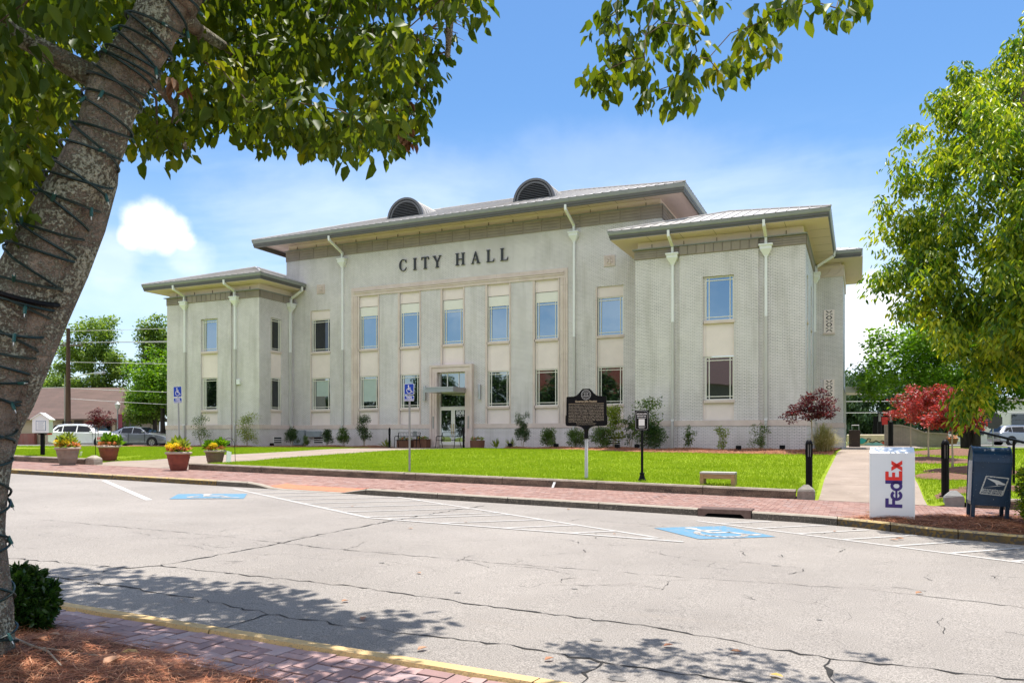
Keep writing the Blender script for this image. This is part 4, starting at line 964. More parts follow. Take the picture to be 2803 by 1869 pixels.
mb = MB(); mb.box(d0+0.05, d1-0.05, yd+0.03, yd+0.035, 3.32, 4.16); mb.box(d0+0.05, d1-0.05, yd+0.03, yd+0.035, 4.22, 5.22); mb.build('pane', M_glass_lo, tr)
mb = MB(); mb.box(d0, d1, yd-0.01, yd+0.2, 0.9, 1.08); mb.build('threshold', M_conc, hall)
for s in (-1, 1):
    a, b = (d0, CX-0.006) if s < 0 else (CX+0.006, d1); mb = MB()
    mb.box(a, a+0.115, yd, yd+0.05, 1.09, 3.26); mb.box(b-0.115, b, yd, yd+0.05, 1.09, 3.26); mb.box(a+0.115, b-0.115, yd, yd+0.05, 3.10, 3.26); mb.box(a+0.115, b-0.115, yd, yd+0.05, 1.09, 1.28)
    dr = mb.build('door', M_frame, hall)
    mb = MB(); mb.box(a+0.115, b-0.115, yd+0.02, yd+0.028, 1.28, 3.10); mb.build('pane', M_glass_lo, dr)
    hx = CX+s*0.075; mb = MB(); mb.tube([(hx,yd+0.0,1.72),(hx,yd-0.08,1.74),(hx,yd-0.08,2.28),(hx,yd,2.30)], 0.018, 8); mb.build('handle', mat('brass', (0.55, 0.40, 0.14), 0.3, metal=0.9), dr)
    mb = MB(); mb.box((a+b)/2-0.02, (a+b)/2+0.02, yd+0.012, yd+0.018, 2.68, 2.76); mb.build('door_sticker', M_white, dr)
    if s > 0:
        text_part('door_number', '808', 0.30, M_white, dr, (CX+0.49-dr.matrix_world.translation.x-CX, 0, 0)) if False else None
        o = text_part('door_number', '808', 0.36, M_white, hall, (0.47, yd+0.012-TM, 2.82-0.9), extrude=0.002, offset=0.006)
        o = text_part('street_lettering', 'CARROLL STREET', 0.07, M_white, hall, (0.47, yd+0.012-TM, 2.73-0.9), extrude=0.001)
# canopy
mb = MB(); c0, c1 = -22.40, -20.55
for k in range(4): mb.box(c0+0.012*(k % 2), c1-0.012*(k % 2), 37.62+0.012*(k % 2), TM-0.262, 4.06+k*0.058, 4.06+(k+1)*0.058-0.008)
mb.box(c0-0.02, c1+0.02, 37.58, TM-0.262, 4.29, 4.345); mb.build('canopy', M_steel, hall)
mb = MB(); mb.box(-0.81+.06, 0.02, 47.0, 49.6, 4.02, 4.30); mb.box(-0.75, 0.05, 46.95, 49.65, 4.302, 4.35)
mb.box(-0.80, -0.70, 47.1, 47.2, 0.9, 4.02); mb.build('side_canopy', M_offw, hall)
for s, z0 in ((-1, 3.68), (1, 3.68)):
    x = CX+s*1.80-0.02; mb = MB(); mb.cyl(x, TM-0.13, z0, z0+0.86, 0.085, n=14); mb.box(x-0.03, x+0.03, TM-0.06, TM-0.002, z0+0.2, z0+0.66)
    for z in (z0+0.28, z0+0.57): mb.cyl(x, TM-0.13, z, z+0.02, 0.092, n=14)
    mb.build('wall_lamp', M_steel, hall)
# downspouts
def downspout(x, axis='y', t=TM, ytop=None, ztop=13.62, zh=12.55, zf=12.95, sgn=1, zbend=2.36, xtop=None):
    """x along the wall; hopper top at zh; diagonal from the gutter to the wall above the hopper"""
    w_ = 0.065; d = 0.11
    def P(a, dd, z): return (a, t-dd, z) if axis == 'y' else (t+sgn*dd, a, z)
    mbu, mbl, mbh, mbe = MB(), MB(), MB(), MB(); ov = ytop
    xt = x if xtop is None else xtop
    for A, B in ((P(xt, ov, ztop), P(xt, ov-0.02, ztop-0.28)), (P(xt, ov-0.02, ztop-0.25), P(x, d+0.03, zf)), (P(x, d+0.02, zf+0.05), P(x, d+0.02, zh))): mbe.beam(A, B, 0.13, 0.11)
    def fr(z, hw, dd): return [P(x-hw, 0.012, z), P(x+hw, 0.012, z), P(x+hw, dd, z), P(x-hw, dd, z)]
    rings = [fr(zh+0.05, 0.30, 0.34), fr(zh-0.03, 0.30, 0.34), fr(zh-0.04, 0.255, 0.30), fr(zh-0.18, 0.255, 0.30), fr(zh-0.46, 0.085, 0.16), fr(zh-0.50, 0.085, 0.16)]
    vs = [v for r in rings for v in r]; fs = []
    for i in range(len(rings)-1):
        for k in range(4): j = (k+1) % 4; fs.append((i*4+k, i*4+j, i*4+4+j, i*4+4+k))
    fs += [(0,1,2,3), (20,21,22,23)]; mbh.add(vs, fs)
    zm = 6.95
    def pipe(mb, z0, z1, dd): mb.beam(P(x, dd, z0), P(x, dd, z1), 0.135, 0.11)
    pipe(mbu, zh-0.5, zm, 0.075); pipe(mbl, zm-0.003, zbend, 0.074)
    for z in (zh-1.5, 9.6, zm, 5.0, 3.9):
        if z < zh-0.7: (mbu if z > zm-0.01 else mbl).beam(P(x, 0.076, z), P(x, 0.076, z+0.05), 0.15, 0.125)
    mbl.beam(P(x, 0.074, zbend+0.02), P(x, 0.155, zbend-0.12), 0.135, 0.11); mbl.beam(P(x, 0.15, zbend-0.10), P(x, 0.15, 1.02), 0.135, 0.11); mbl.beam(P(x, 0.15, 1.05), P(x, 0.155, 0.93), 0.19, 0.16)
    ds = fix(mbu.build('downspout', M_white, hall)); fix(mbe.build('elbow', M_white, ds)); fix(mbh.build('hopper', M_white, ds)); fix(mbl.build('lower_pipe', M_gpipe, ds))
for x in (-29.27, -14.05): downspout(x, ytop=1.44, ztop=13.70, zh=12.55, zf=12.95)
for x in (PC[-1]-2.1, PC[-1]+2.1, PC[1]-2.1, PC[1]+2.1): downspout(x, t=TW, ytop=1.0, ztop=11.05, zh=10.12, zf=10.52)
downspout(39.0, axis='x', t=WE[-1][1], ytop=1.0, ztop=11.05, zh=10.0, zf=10.35, sgn=1)
downspout(42.7, axis='x', t=WE[1][1], ytop=1.0, ztop=11.05, zh=9.95, zf=10.3, sgn=1)
# carved plaques
for s in (-1, 1):
    x = CX+s*9.45; z = 10.87; mb = MB(); mb.box(x-0.30, x+0.30, TM-0.045, TM-0.002, z-0.29, z+0.29)
    for a, d in ((0.24, 0.06), (0.155, 0.075), (0.09, 0.09)):
        for u in (-a, a-0.025): mb.box(x+u, x+u+0.025, TM-d, TM-0.046, z-a, z+a); mb.box(x-a+.025, x+a-.025, TM-d, TM-0.046, z+u, z+u+0.025)
    for ux, uz in ((0,0.12),(0,-0.12),(0.12,0),(-0.12,0),(0,0)): mb.cyl(0,0,0,0,0.01) if False else mb.prismy([(x+ux+0.055*math.cos(k*0.785), z+uz+0.055*math.sin(k*0.785)) for k in range(8)], TM-0.085, TM-0.046)
    mb.build('carved_plaque', M_lime, hall)
# pierced grilles on the side block
for zc in (7.75, 4.02):
    x = -1.5; hw, hh = 0.21, 0.56; mb = MB(); yg = 44.75-0.03; mb.box(x-hw-0.05, x+hw+0.05, yg-0.02, 44.748, zc-hh-0.05, zc+hh+0.05); g_ = mb.build('pierced_grille', M_cream, hall)
    mb = MB()
    for k in range(3):
        z = zc-hh+hh/3+k*2*hh/3; a = 0.15
        for sx in (-1, 1):
            for sz in (-1, 1):
                mb.prismy([(x+sx*0.02,z+sz*0.055),(x+sx*a,z+sz*(a+0.005)),(x+sx*a,z+sz*(a+0.06)),(x+sx*0.02,z+sz*0.12)] if sx*sz < 0 else [(x+sx*0.02,z+sz*0.12),(x+sx*a,z+sz*(a+0.06)),(x+sx*a,z+sz*(a+0.005)),(x+sx*0.02,z+sz*0.055)], yg-0.024, yg-0.021)
                mb.box(*sorted((x+sx*0.05, x+sx*0.17)), yg-0.0235, yg-0.0215, *sorted((z+sz*0.012, z+sz*0.035)))
    mb.build('opening', M_dark, g_)
    mb = MB(); mb.box(x-hw-0.08, x+hw+0.08, yg-0.04, 44.749, zc-hh-0.15, zc-hh-0.055); mb.build('sill', M_lime, g_)
# foundation vents
def fvent(axis, t, c, sgn, w_=0.8):
    q = Q(axis, t, sgn); mb = MB(); z0, z1 = 1.12, 1.58
    q(mb, c-w_/2, c+w_/2, -0.075, 0, z0, z0+0.05); q(mb, c-w_/2, c+w_/2, -0.075, 0, z1-0.05, z1); q(mb, c-w_/2, c-w_/2+0.05, -0.075, 0, z0+.05, z1-.05); q(mb, c+w_/2-0.05, c+w_/2, -0.075, 0, z0+.05, z1-.05)
    for k in (1, 2): q(mb, c-w_/2+0.05, c+w_/2-0.05, -0.09, -0.02, z0+0.05+k*0.12-0.035, z0+0.05+k*0.12+0.02)
    v = mb.build('foundation_vent', M_offw, hall); mb = MB(); q(mb, c-w_/2+0.05, c+w_/2-0.05, -0.052, -0.049, z0+.05, z1-.05); mb.build('vent_backing', M_dark, v)
fvent('x', WE[-1][1], 37.85, 1); fvent('y', TM, -31.15, -1); fvent('y', TM, -11.85, -1); fvent('y', TM, -11.85+27.5, -1) if False else None
# meter cabinets and small fittings on the walls
mb = MB(); mb.bbox(-32.95, -32.1, TM-0.32, TM-0.05, 1.05, 1.98); mb.bbox(-31.95, -30.9, TM-0.28, TM-0.05, 1.55, 1.93); mb.cyl(-32.6, TM-0.2, 0.8, 1.05, 0.05); mb.build('meter_cabinet', mat('cabinet_grey', (0.27, 0.31, 0.32), 0.5), hall)
mb = MB(); mb.bbox(-34.93, -34.68, TW-0.12, TW-0.002, 4.77, 5.10); mb.build('wall_box', M_white, hall)
mb = MB(); mb.box(CX-2.65, CX-2.38, TM-0.06, TM-0.045, 1.62, 1.90); mb.build('wall_outlet', M_galv, hall)
# CITY HALL letters, drawn as serif shapes (unit height 1)
def letter_polys(ch):
    T, th, sf = 0.17, 0.055, 0.05      # thick stem, thin stroke, serif height
    def rect(x0, x1, z0, z1): return [(x0,z0),(x1,z0),(x1,z1),(x0,z1)]
    def serif(xc, z, w_=0.17): return rect(xc-w_, xc+w_, z, z+sf)
    if ch == 'I': return [rect(-T/2, T/2, sf, 1-sf), serif(0, 0), serif(0, 1-sf)], 0.34
    if ch == 'T': return [rect(-T/2, T/2, sf, 1-sf), serif(0, 0), rect(-0.36, 0.36, 1-sf-0.01, 1), [(-0.37,0.76),(-0.34,0.76),(-0.30,0.94),(-0.37,0.94)], [(0.34,0.76),(0.37,0.76),(0.37,0.94),(0.30,0.94)]], 0.74
    if ch == 'L': return [rect(-0.20-T/2, -0.20+T/2, sf, 1-sf), serif(-0.2, 1-sf), rect(-0.37, 0.30, 0, sf), [(0.20,sf),(0.31,sf),(0.36,0.27),(0.33,0.27),(0.30,0.15)]], 0.70
    if ch == 'H': return [rect(-0.28-T/2, -0.28+T/2, sf, 1-sf), rect(0.28-T/2, 0.28+T/2, sf, 1-sf), serif(-0.28, 0), serif(-0.28, 1-sf), serif(0.28, 0), serif(0.28, 1-sf), rect(-0.195, 0.195, 0.48, 0.54)], 0.9
    if ch == 'Y': return [rect(-T/2, T/2, sf, 0.46), serif(0, 0), [(-0.085,0.46),(0.085,0.46),(-0.20,1-sf),(-0.38,1-sf)], [(-0.02,0.46),(0.085,0.46),(0.32,1-sf),(0.24,1-sf)], serif(-0.29, 1-sf, 0.15), serif(0.28, 1-sf, 0.12)], 0.8
    if ch == 'A': return [[(-0.33,sf),(-0.26,sf),(0.015,0.90),(-0.03,1.0)], [(0.17,sf),(0.36,sf),(0.035,1.0),(-0.03,1.0),(-0.035,0.86)], serif(-0.30, 0, 0.13), serif(0.27, 0, 0.17), rect(-0.18, 0.17, 0.32, 0.375)], 0.82
    if ch == 'C':
        out = []; n = 22
        for k in range(n):
            a0, a1 = R(42+k*276/n), R(42+(k+1)*276/n); P = []
            for a in (a0, a1):
                wd = 0.055+0.115*max(0, -math.cos(a))**1.2; P.append(((0.40*math.cos(a), 0.5+0.51*math.sin(a)), ((0.40-wd)*math.cos(a), 0.5+(0.51-0.05)*math.sin(a))))
            out.append([P[0][0], P[1][0], P[1][1], P[0][1]])
        out += [[(0.27,0.70),(0.31,0.70),(0.31,0.97),(0.26,0.90)], [(0.235,0.10),(0.30,0.16),(0.34,0.30),(0.31,0.30)]]
        return out, 0.8
HT = 0.69; zb = 11.455
for ch, xc in (('C',-24.88),('I',-24.07),('T',-23.36),('Y',-22.55),('H',-21.03),('A',-20.03),('L',-19.08),('L',-18.22)):
    polys, _ = letter_polys(ch); mb = MB()
    for i, p in enumerate(polys):
        pts = [(xc+u*HT*0.98, zb+v*HT) for u, v in p]; ar = sum(pts[k][0]*pts[(k+1)%len(pts)][1]-pts[(k+1)%len(pts)][0]*pts[k][1] for k in range(len(pts)))
        if ar < 0: pts.reverse()
        mb.prismy(pts, TM-0.10-0.0006*(i % 5), TM-0.03)
    mb.build('letter', M_letter, hall)
# ------------------------------------------------------------------ foliage tools
def leaf_cloud(C, rad, n, length, width, seed=0, droop=0.4, squash=0.8, out=0.3, shape=6, lenvar=0.35, flat=0.5):
    """n leaves per centre, scattered in balls; returns V, F (two quads per leaf, folded on the midrib)"""
    g = np.random.default_rng(seed); C = np.asarray(C, float).reshape(-1, 3); rad = np.broadcast_to(np.asarray(rad, float), (len(C),))
    idx = np.repeat(np.arange(len(C)), n if np.isscalar(n) else np.asarray(n)); m = len(idx)
    d = g.normal(size=(m, 3)); d /= np.linalg.norm(d, axis=1)[:, None]; r = g.random(m)**0.45
    off = d*r[:, None]*rad[idx][:, None]; off[:, 2] *= squash; P = C[idx]+off
    ax = g.normal(size=(m, 3)); ax /= np.linalg.norm(ax, axis=1)[:, None]
    D = ax*(1-out)+d*out; D[:, 2] = D[:, 2]*flat-droop; D /= np.linalg.norm(D, axis=1)[:, None]
    nr = g.normal(size=(m, 3))*0.55; nr[:, 2] += 0.9; W = np.cross(D, nr); W /= (np.linalg.norm(W, axis=1)[:, None]+1e-9); U = np.cross(W, D)
    Ln = length*(1+lenvar*(g.random(m)*2-1)); Wd = width*(1+0.25*(g.random(m)*2-1))*Ln/length
    l, w_ = Ln[:, None], Wd[:, None]; fold = 0.28*w_
    if shape == 6:
        pts = [P, P+D*l*0.33-W*w_*0.5+U*fold, P+D*l*0.7-W*w_*0.38+U*fold*0.7, P+D*l-U*l*0.06, P+D*l*0.7+W*w_*0.38+U*fold*0.7, P+D*l*0.33+W*w_*0.5+U*fold]
        V = np.stack(pts, 1).reshape(-1, 3); b = np.arange(m)[:, None]*6
        F = np.concatenate([b+np.array([[0,1,2,3]]), b+np.array([[0,3,4,5]])], 0)
    else:
        pts = [P, P+D*l*0.45-W*w_*0.5, P+D*l, P+D*l*0.45+W*w_*0.5]
        V = np.stack(pts, 1).reshape(-1, 3); b = np.arange(m)[:, None]*4; F = b+np.array([[0,1,2,3]])
    return V, F
def merge(parts):
    V, F, o = [], [], 0
    for v, f in parts: V.append(v); F.append(f+o); o += len(v)
    return np.concatenate(V), np.concatenate(F)
def grow(mb, skel, targets, rnd, r_end=0.008, r_base=0.03, wob=0.06, n=5, sag=0.0):
    """join every target to the nearest point of the growing branch skeleton"""
    nodes = [(Vector(p), r) for p, r in skel]
    root = nodes[0][0]; tg = sorted((Vector(t) for t in targets), key=lambda t: min((t-p).length for p, r in nodes))
    for t in tg:
        best = min(nodes, key=lambda q: (t-q[0]).length+max(0, (q[0].z-t.z))*0.25); p0, r0 = best; L_ = (t-p0).length
        if L_ < 0.02: continue
        k = max(2, min(6, int(L_/0.25)+1)); pts = [p0]; r_s = min(r0*0.8, r_base*(0.5+min(1.5, L_)))
        for i in range(1, k+1):
            f = i/k; q = p0.lerp(t, f); 
            if i < k: q += Vector((rnd.uniform(-wob, wob), rnd.uniform(-wob, wob), rnd.uniform(-wob, wob)+wob*1.5*math.sin(f*math.pi)))*min(1, L_)
            pts.append(q)
        rr_ = [r_s+(r_end-r_s)*i/k for i in range(k+1)]; mb.tube(pts, rr_, n, cap=False)
        for q, r in list(zip(pts, rr_))[1:]: nodes.append((q, max(r, r_end)))
def make_tree(name, base, height, crown, trunk_r, leafmat_, barkm, label, cat='tree', group=None, n=40, leaves=90, ll=0.14, lw=0.07, seed=0, droop=0.3, cr=0.6, lean=(0, 0), stems=1, shape=4, fork=0.35, squash=0.75, hollow=0.55, flat=0.5):
    """crown: list of (dx, dy, z, rx, ry, rz) ellipsoids relative to the base"""
    rnd = random.Random(seed); bx, by, bz = base
    t = thing(name, base, label, cat, group=group); cent = []
    vol = [c[3]*c[4]*c[5] for c in crown]; tot = sum(vol)
    for c, v in zip(crown, vol):
        k = max(2, int(round(n*v/tot))); tries = 0; got = 0
        while got < k and tries < k*30:
            tries += 1; a = Vector((rnd.gauss(0,1), rnd.gauss(0,1), rnd.gauss(0,1))).normalized(); q = hollow+(1-hollow)*rnd.random()
            cent.append((bx+c[0]+a.x*c[3]*q, by+c[1]+a.y*c[4]*q, bz+c[2]+a.z*c[5]*q)); got += 1
    rads = [cr*rnd.uniform(0.6, 1.3) for _ in cent]; cnt = [max(4, int(leaves*(r/cr)**2)) for r in rads]
    V, F = leaf_cloud(cent, rads, cnt, ll, lw, seed, droop, squash, shape=shape, flat=flat)
    np_mesh('crown', V, F, leafmat_, t)
    mb = MB(); zt = min(c[2]-c[5]*fork for c in crown); sk = []
    for s in range(stems):
        ax, ay = (rnd.uniform(-1, 1)*trunk_r*2, rnd.uniform(-1, 1)*trunk_r*2) if stems > 1 else (0, 0)
        pts = []; top = max(0.5, zt+ (max(c[2] for c in crown)-zt)*0.45)
        for i in range(7):
            f = i/6; pts.append((bx+ax*(1+2.2*f)+lean[0]*f+rnd.uniform(-1,1)*0.05*height*0.1*(1 if i else 0), by+ay*(1+2.2*f)+lean[1]*f+rnd.uniform(-1,1)*0.05*height*0.1*(1 if i else 0), bz-0.1+(top+0.1)*f))
        rads_ = [trunk_r*(1.35 if i == 0 else 1.0-0.55*i/6) for i in range(7)]; mb.tube(pts, rads_, 9 if trunk_r > .05 else 6); sk += [(p, r) for p, r in list(zip(pts, rads_))[2:]]
    pick = cent if len(cent) < 110 else rnd.sample(cent, 110)
    grow(mb, sk, pick, rnd, r_end=max(0.004, trunk_r*0.05), r_base=trunk_r*0.45, wob=0.10*cr*2)
    mb.build('trunk', barkm, t, smooth=True)
    return t
L_near = leafmat('magnolia_leaves', [(0.0, (0.028, 0.060, 0.007)), (0.45, (0.062, 0.115, 0.012)), (0.8, (0.14, 0.20, 0.018)), (0.97, (0.24, 0.25, 0.03)), (1.0, (0.22, 0.09, 0.03))], 0.45, 0.5, 0.3, tint=(2.4, 1.9, 0.5))
L_right = leafmat('laurel_leaves', [(0.0, (0.022, 0.070, 0.008)), (0.35, (0.085, 0.18, 0.014)), (0.62, (0.27, 0.36, 0.022)), (1.0, (0.58, 0.58, 0.045))], 0.5, 0.4, 0.4, tint=(1.6, 1.5, 0.5))
L_bright = leafmat('bright_leaves', [(0.0, (0.045, 0.12, 0.008)), (0.5, (0.11, 0.23, 0.012)), (1.0, (0.26, 0.42, 0.02))], 0.35, 0.5, 0.35, tint=(1.6, 1.6, 0.5))
L_oak = leafmat('oak_leaves', [(0.0, (0.06, 0.12, 0.020)), (0.5, (0.15, 0.24, 0.04)), (1.0, (0.32, 0.42, 0.08))], 0.4, 0.5, 0.35, tint=(1.5, 1.5, 0.6))
L_dark = leafmat('dark_leaves', [(0.0, (0.012, 0.035, 0.010)), (0.5, (0.026, 0.065, 0.014)), (1.0, (0.06, 0.115, 0.025))], 0.25, 0.45, 0.4, tint=(1.4, 1.5, 0.5))
L_cedar = leafmat('cedar_leaves', [(0.0, (0.025, 0.06, 0.030)), (0.5, (0.05, 0.10, 0.045)), (1.0, (0.09, 0.15, 0.06))], 0.25, 0.6, 0.3)
L_red = leafmat('red_maple_leaves', [(0.0, (0.10, 0.014, 0.016)), (0.5, (0.26, 0.035, 0.035)), (0.85, (0.42, 0.075, 0.06)), (1.0, (0.46, 0.17, 0.11))], 0.35, 0.45, 0.4, tint=(2.0, 1.1, 0.9))
L_maroon = leafmat('maroon_leaves', [(0.0, (0.035, 0.007, 0.010)), (0.7, (0.085, 0.012, 0.018)), (1.0, (0.27, 0.035, 0.038))], 0.4, 0.5, 0.35, tint=(1.8, 0.9, 0.9))
L_shrub = leafmat('shrub_leaves', [(0.0, (0.035, 0.08, 0.014)), (0.5, (0.075, 0.14, 0.022)), (1.0, (0.19, 0.26, 0.05))], 0.3, 0.4, 0.45)
L_ylw = leafmat('yellowgreen_leaves', [(0.0, (0.09, 0.15, 0.02)), (0.5, (0.20, 0.27, 0.04)), (1.0, (0.38, 0.42, 0.09))], 0.4, 0.45, 0.4)
L_holly = leafmat('holly_leaves', [(0.0, (0.014, 0.04, 0.008)), (0.6, (0.035, 0.085, 0.012)), (0.92, (0.08, 0.15, 0.02)), (1.0, (0.16, 0.05, 0.02))], 0.2, 0.3, 0.6)

# ---- grass blades on both lawns
def make_grass():
    g = np.random.default_rng(3); pts = []
    def fill(x0, x1, y0, y1, dens, hgt, wid):
        n = int((x1-x0)*(y1-y0)*dens); X = g.uniform(x0, x1, n); Y = g.uniform(y0, y1, n); return X, Y, np.full(n, hgt), np.full(n, wid)
    A = [fill(-35, -0.9, 18.15, 21, 1100, .05, .012), fill(-35, -0.9, 21, 26, 560, .055, .015), fill(-40, -0.9, 26, 36.8, 260, .065, .020), fill(-48, -40, 20, 36, 40, .08, .04),
         fill(1.3, 6, 18.3, 24, 700, .055, .014), fill(1.3, 9, 24, 36, 200, .065, .024), fill(1.3, 12, 36, 46, 60, .08, .04)]
    X, Y, Hh, Ww = [np.concatenate(a) for a in zip(*A)]
    keep = np.ones(len(X), bool); Z = np.empty(len(X))
    blobs = [(2.11,29.5,1.4,1.5),(2.05,22.97,0.8,0.85),(2.9,24.9,1.2,0.8),(3.4,34,1.7,1.9),(-44.5,34.5,2.4,1.3),(3.0,20.2,.9,.4),(2.0,19.3,.5,.45)]
    for i in range(len(X)):
        x, y = X[i], Y[i]
        if in_path(x, y) or (x < -0.9 and y > ME(x)+0.06): keep[i] = False; continue
        if any(((x-a)/c)**2+((y-b)/d)**2 < 1 for a, b, c, d in blobs): keep[i] = False; continue
        Z[i] = zl(x, y)-0.01
    X, Y, Z, Hh, Ww = X[keep], Y[keep], Z[keep], Hh[keep], Ww[keep]; n = len(X)
    a = g.uniform(0, 6.283, n); tilt = g.uniform(0.1, 0.9, n); dr = g.uniform(0, 6.283, n); patch = 1+0.10*np.sin(X*1.3+np.sin(Y*0.9)*2)+0.08*np.sin(Y*1.1+X*1.4)
    H_ = Hh*g.uniform(0.6, 1.35, n)*patch; W_ = Ww*g.uniform(0.7, 1.3, n)
    P0 = np.stack([X-np.cos(a)*W_/2, Y-np.sin(a)*W_/2, Z], 1); P1 = np.stack([X+np.cos(a)*W_/2, Y+np.sin(a)*W_/2, Z], 1)
    P2 = np.stack([X+np.cos(dr)*tilt*H_*0.6, Y+np.sin(dr)*tilt*H_*0.6, Z+H_], 1)
    V = np.stack([P0, P1, P2], 1).reshape(-1, 3); F = np.arange(n*3).reshape(-1, 3)
    tag(np_mesh('grass', V, F, M_grass), 'short bright green lawn grass around the hall and the paths', 'grass', kind='stuff')
make_grass()
# ---- pine straw needles
def needles(zones, seed, length=0.17, width=0.0016, name='pine_straw', label='reddish brown pine straw', m=None):
    g = np.random.default_rng(seed); VV = []; FF = []; o = 0
    for (x0, x1, y0, y1, n, zf, inside, L_, wd, up) in zones:
        X = g.uniform(x0, x1, n*2); Y = g.uniform(y0, y1, n*2); k = [i for i in range(n*2) if inside(X[i], Y[i])][:n]; X, Y = X[k], Y[k]; q = len(X)
        Z = np.array([zf(X[i], Y[i]) for i in range(q)])+g.random(q)*up
        a = g.uniform(0, 6.283, q)+0.0; b = a+g.uniform(-0.9, 0.9, q); l = L_*g.uniform(0.5, 1.2, q); sl = g.normal(0, 0.16, q)
        p0 = np.stack([X-np.cos(a)*l/2, Y-np.sin(a)*l/2, Z-sl*l*0.5], 1); p1 = np.stack([X, Y, Z+g.random(q)*0.012], 1); p2 = np.stack([X+np.cos(b)*l/2, Y+np.sin(b)*l/2, Z+sl*l*0.5], 1)
        for pp in (p0, p2): pp[:, 2] = np.maximum(pp[:, 2], np.array([zf(pp[i,0], pp[i,1])+0.002 for i in range(q)]))
        wv = lambda ang: np.stack([-np.sin(ang), np.cos(ang), g.uniform(-0.5, 0.5, q)], 1)*wd/2
        V = np.stack([p0-wv(a)*.5, p0+wv(a)*.5, p1+wv(a), p1-wv(a), p2+wv(b)*.4, p2-wv(b)*.4], 1).reshape(-1, 3)
        b_ = np.arange(q)[:, None]*6+o; FF += [b_+np.array([[0,3,2,1]]), b_+np.array([[3,5,4,2]])]; VV.append(V); o += len(V)
    return tag(np_mesh(name, np.concatenate(VV), np.concatenate(FF), m or M_straw), label, 'pine straw', kind='stuff')
NE = interp([(-9,3.2),(-6,3.62),(-5.29,3.58),(-4.94,3.50),(-4.4,3.46),(-4.16,3.38),(-3.8,3.40),(-3.54,3.31),(-3.0,3.27),(-2.56,3.20),(-2.0,2.9),(-1.4,2.3),(-1,1.2)])
def znm(x, y):
    d = NE(x)-y+0.06*math.sin(x*7)+0.03*math.sin(x*17+y*9); return znear(x, y)+0.004+0.10*sm(d/0.55)*(1-0.35*sm((d-0.6)/1.2))+0.012*math.sin(x*9+y*5)*sm(d/0.3)
mb = MB(); grid(mb, frange(-9, -1.0, 0.12), frange(-1.0, 3.75, 0.12), lambda x, y: znm(x, y) if y < NE(x)+0.02 else znear(x, y)-0.05)
struct(mb.build('mulch_mound', mat('mulch_base', (0.075, 0.03, 0.014), 0.95, var=0.5, scale=30, color2=(0.20, 0.085, 0.04), bump=1.0, bscale=90)))
BED = interp([(-0.3,14.45),(0.1,14.75),(0.9,15.25),(1.6,15.8),(2.4,16.1),(6,16.4),(9,16.4)])
def zbed(x, y): d = min(y-(curb_t(x)+0.17), BED(x)-y); return zs(x)+0.125+0.05*sm(d/0.35)+0.012*math.sin(5*x+3*y)
mb = MB(); grid(mb, frange(-0.3, 9, 0.15), frange(12.8, 16.6, 0.12), lambda x, y: zbed(x, y) if curb_t(x)+0.15 < y < BED(x)+0.05 else zs(x)-0.12)
struct(mb.build('mulch_verge', MATS['mulch_base']))
zone_hall = lambda x, y: y > ME(x)-0.03 and y < wallface(x) and not (-25.7 < x < -17.5)
needles([(-7.5, -1.4, 0.9, 3.8, 46000, znm, lambda x, y: y < NE(x)+random.uniform(-0.1, 0.10), 0.17, 0.0030, 0.025),
         (-0.4, 7, 12.9, 16.5, 24000, zbed, lambda x, y: curb_t(x)+0.12 < y < BED(x)+random.uniform(-.15, .15), 0.19, 0.0065, 0.03),
         (-31, -9.8, 33, 39.4, 7000, zmul, zone_hall, 0.24, 0.012, 0.03), (-9.9, -0.9, 31.8, 36.3, 8000, zmul, zone_hall, 0.22, 0.010, 0.03),
         (-42, -31, 34.5, 36.3, 1500, zmul, zone_hall, 0.26, 0.014, 0.03)], 11, label='reddish brown pine straw covering the planting beds')
# fallen leaves
def fallen(n, seed):
    g = random.Random(seed); V, F = [], []
    spots = [(-5.2,2.9),(-4.6,3.2),(-3.8,2.6),(-3.2,2.9),(-4.9,2.4),(-4.1,2.3),(-3.4,2.2),(-2.9,2.5),(-2.5,2.6),(-3.0,3.05),(-4.4,2.9)]
    L_ = []
    for k in range(n):
        if k < 70: x, y = g.uniform(-5.6, -1.8), g.uniform(1.6, 3.4); z = znm(x, y) if y < NE(x) else znear(x, y); s = g.uniform(0.05, 0.095)
        elif k < 84: x, y = g.uniform(-5.5, -0.5), g.uniform(3.3, 5.8); z = zs(x)+(0.13 if y < 3.95 else 0.0); s = g.uniform(0.03, 0.06)
        elif k < 120: x, y = g.uniform(-0.2, 3.2), g.uniform(12.6, 15.8); z = zbed(x, y) if y > curb_t(x)+.17 else zs(x); s = g.uniform(0.04, 0.09)
        else: x, y = g.uniform(-9, 2), g.uniform(6, 18); z = zs(x) if y < curb_t(x) else zs(x)+0.13; s = g.uniform(0.03, 0.07)
        z += 0.012; a = g.uniform(0, 6.28); c, q = math.cos(a), math.sin(a); cup = g.uniform(0.05, 0.35)*s; o = len(V)
        for u, v, h in ((0,0,0),(0.33,-0.27,1),(0.7,-0.2,1),(1,0,0.4),(0.7,0.2,1),(0.33,0.27,1)):
            u, v = u*s*1.7, v*s*1.7; V.append((x+u*c-v*q, y+u*q+v*c, z+h*cup))
        F += [(o,o+1,o+2,o+3),(o,o+3,o+4,o+5)]
    m = leafmat('fallen_leaf', [(0.0, (0.30, 0.09, 0.03)), (0.35, (0.42, 0.20, 0.10)), (0.6, (0.52, 0.34, 0.22)), (0.85, (0.62, 0.42, 0.05)), (1.0, (0.25, 0.34, 0.05))], 0.2, 0.5, 0.4, tint=(1, 1, 1))
    tag(np_mesh('fallen_leaves', V, F, m), 'scattered fallen leaves, brown and yellow, on mulch, bricks and road', 'leaves', kind='stuff')
fallen(135, 4)
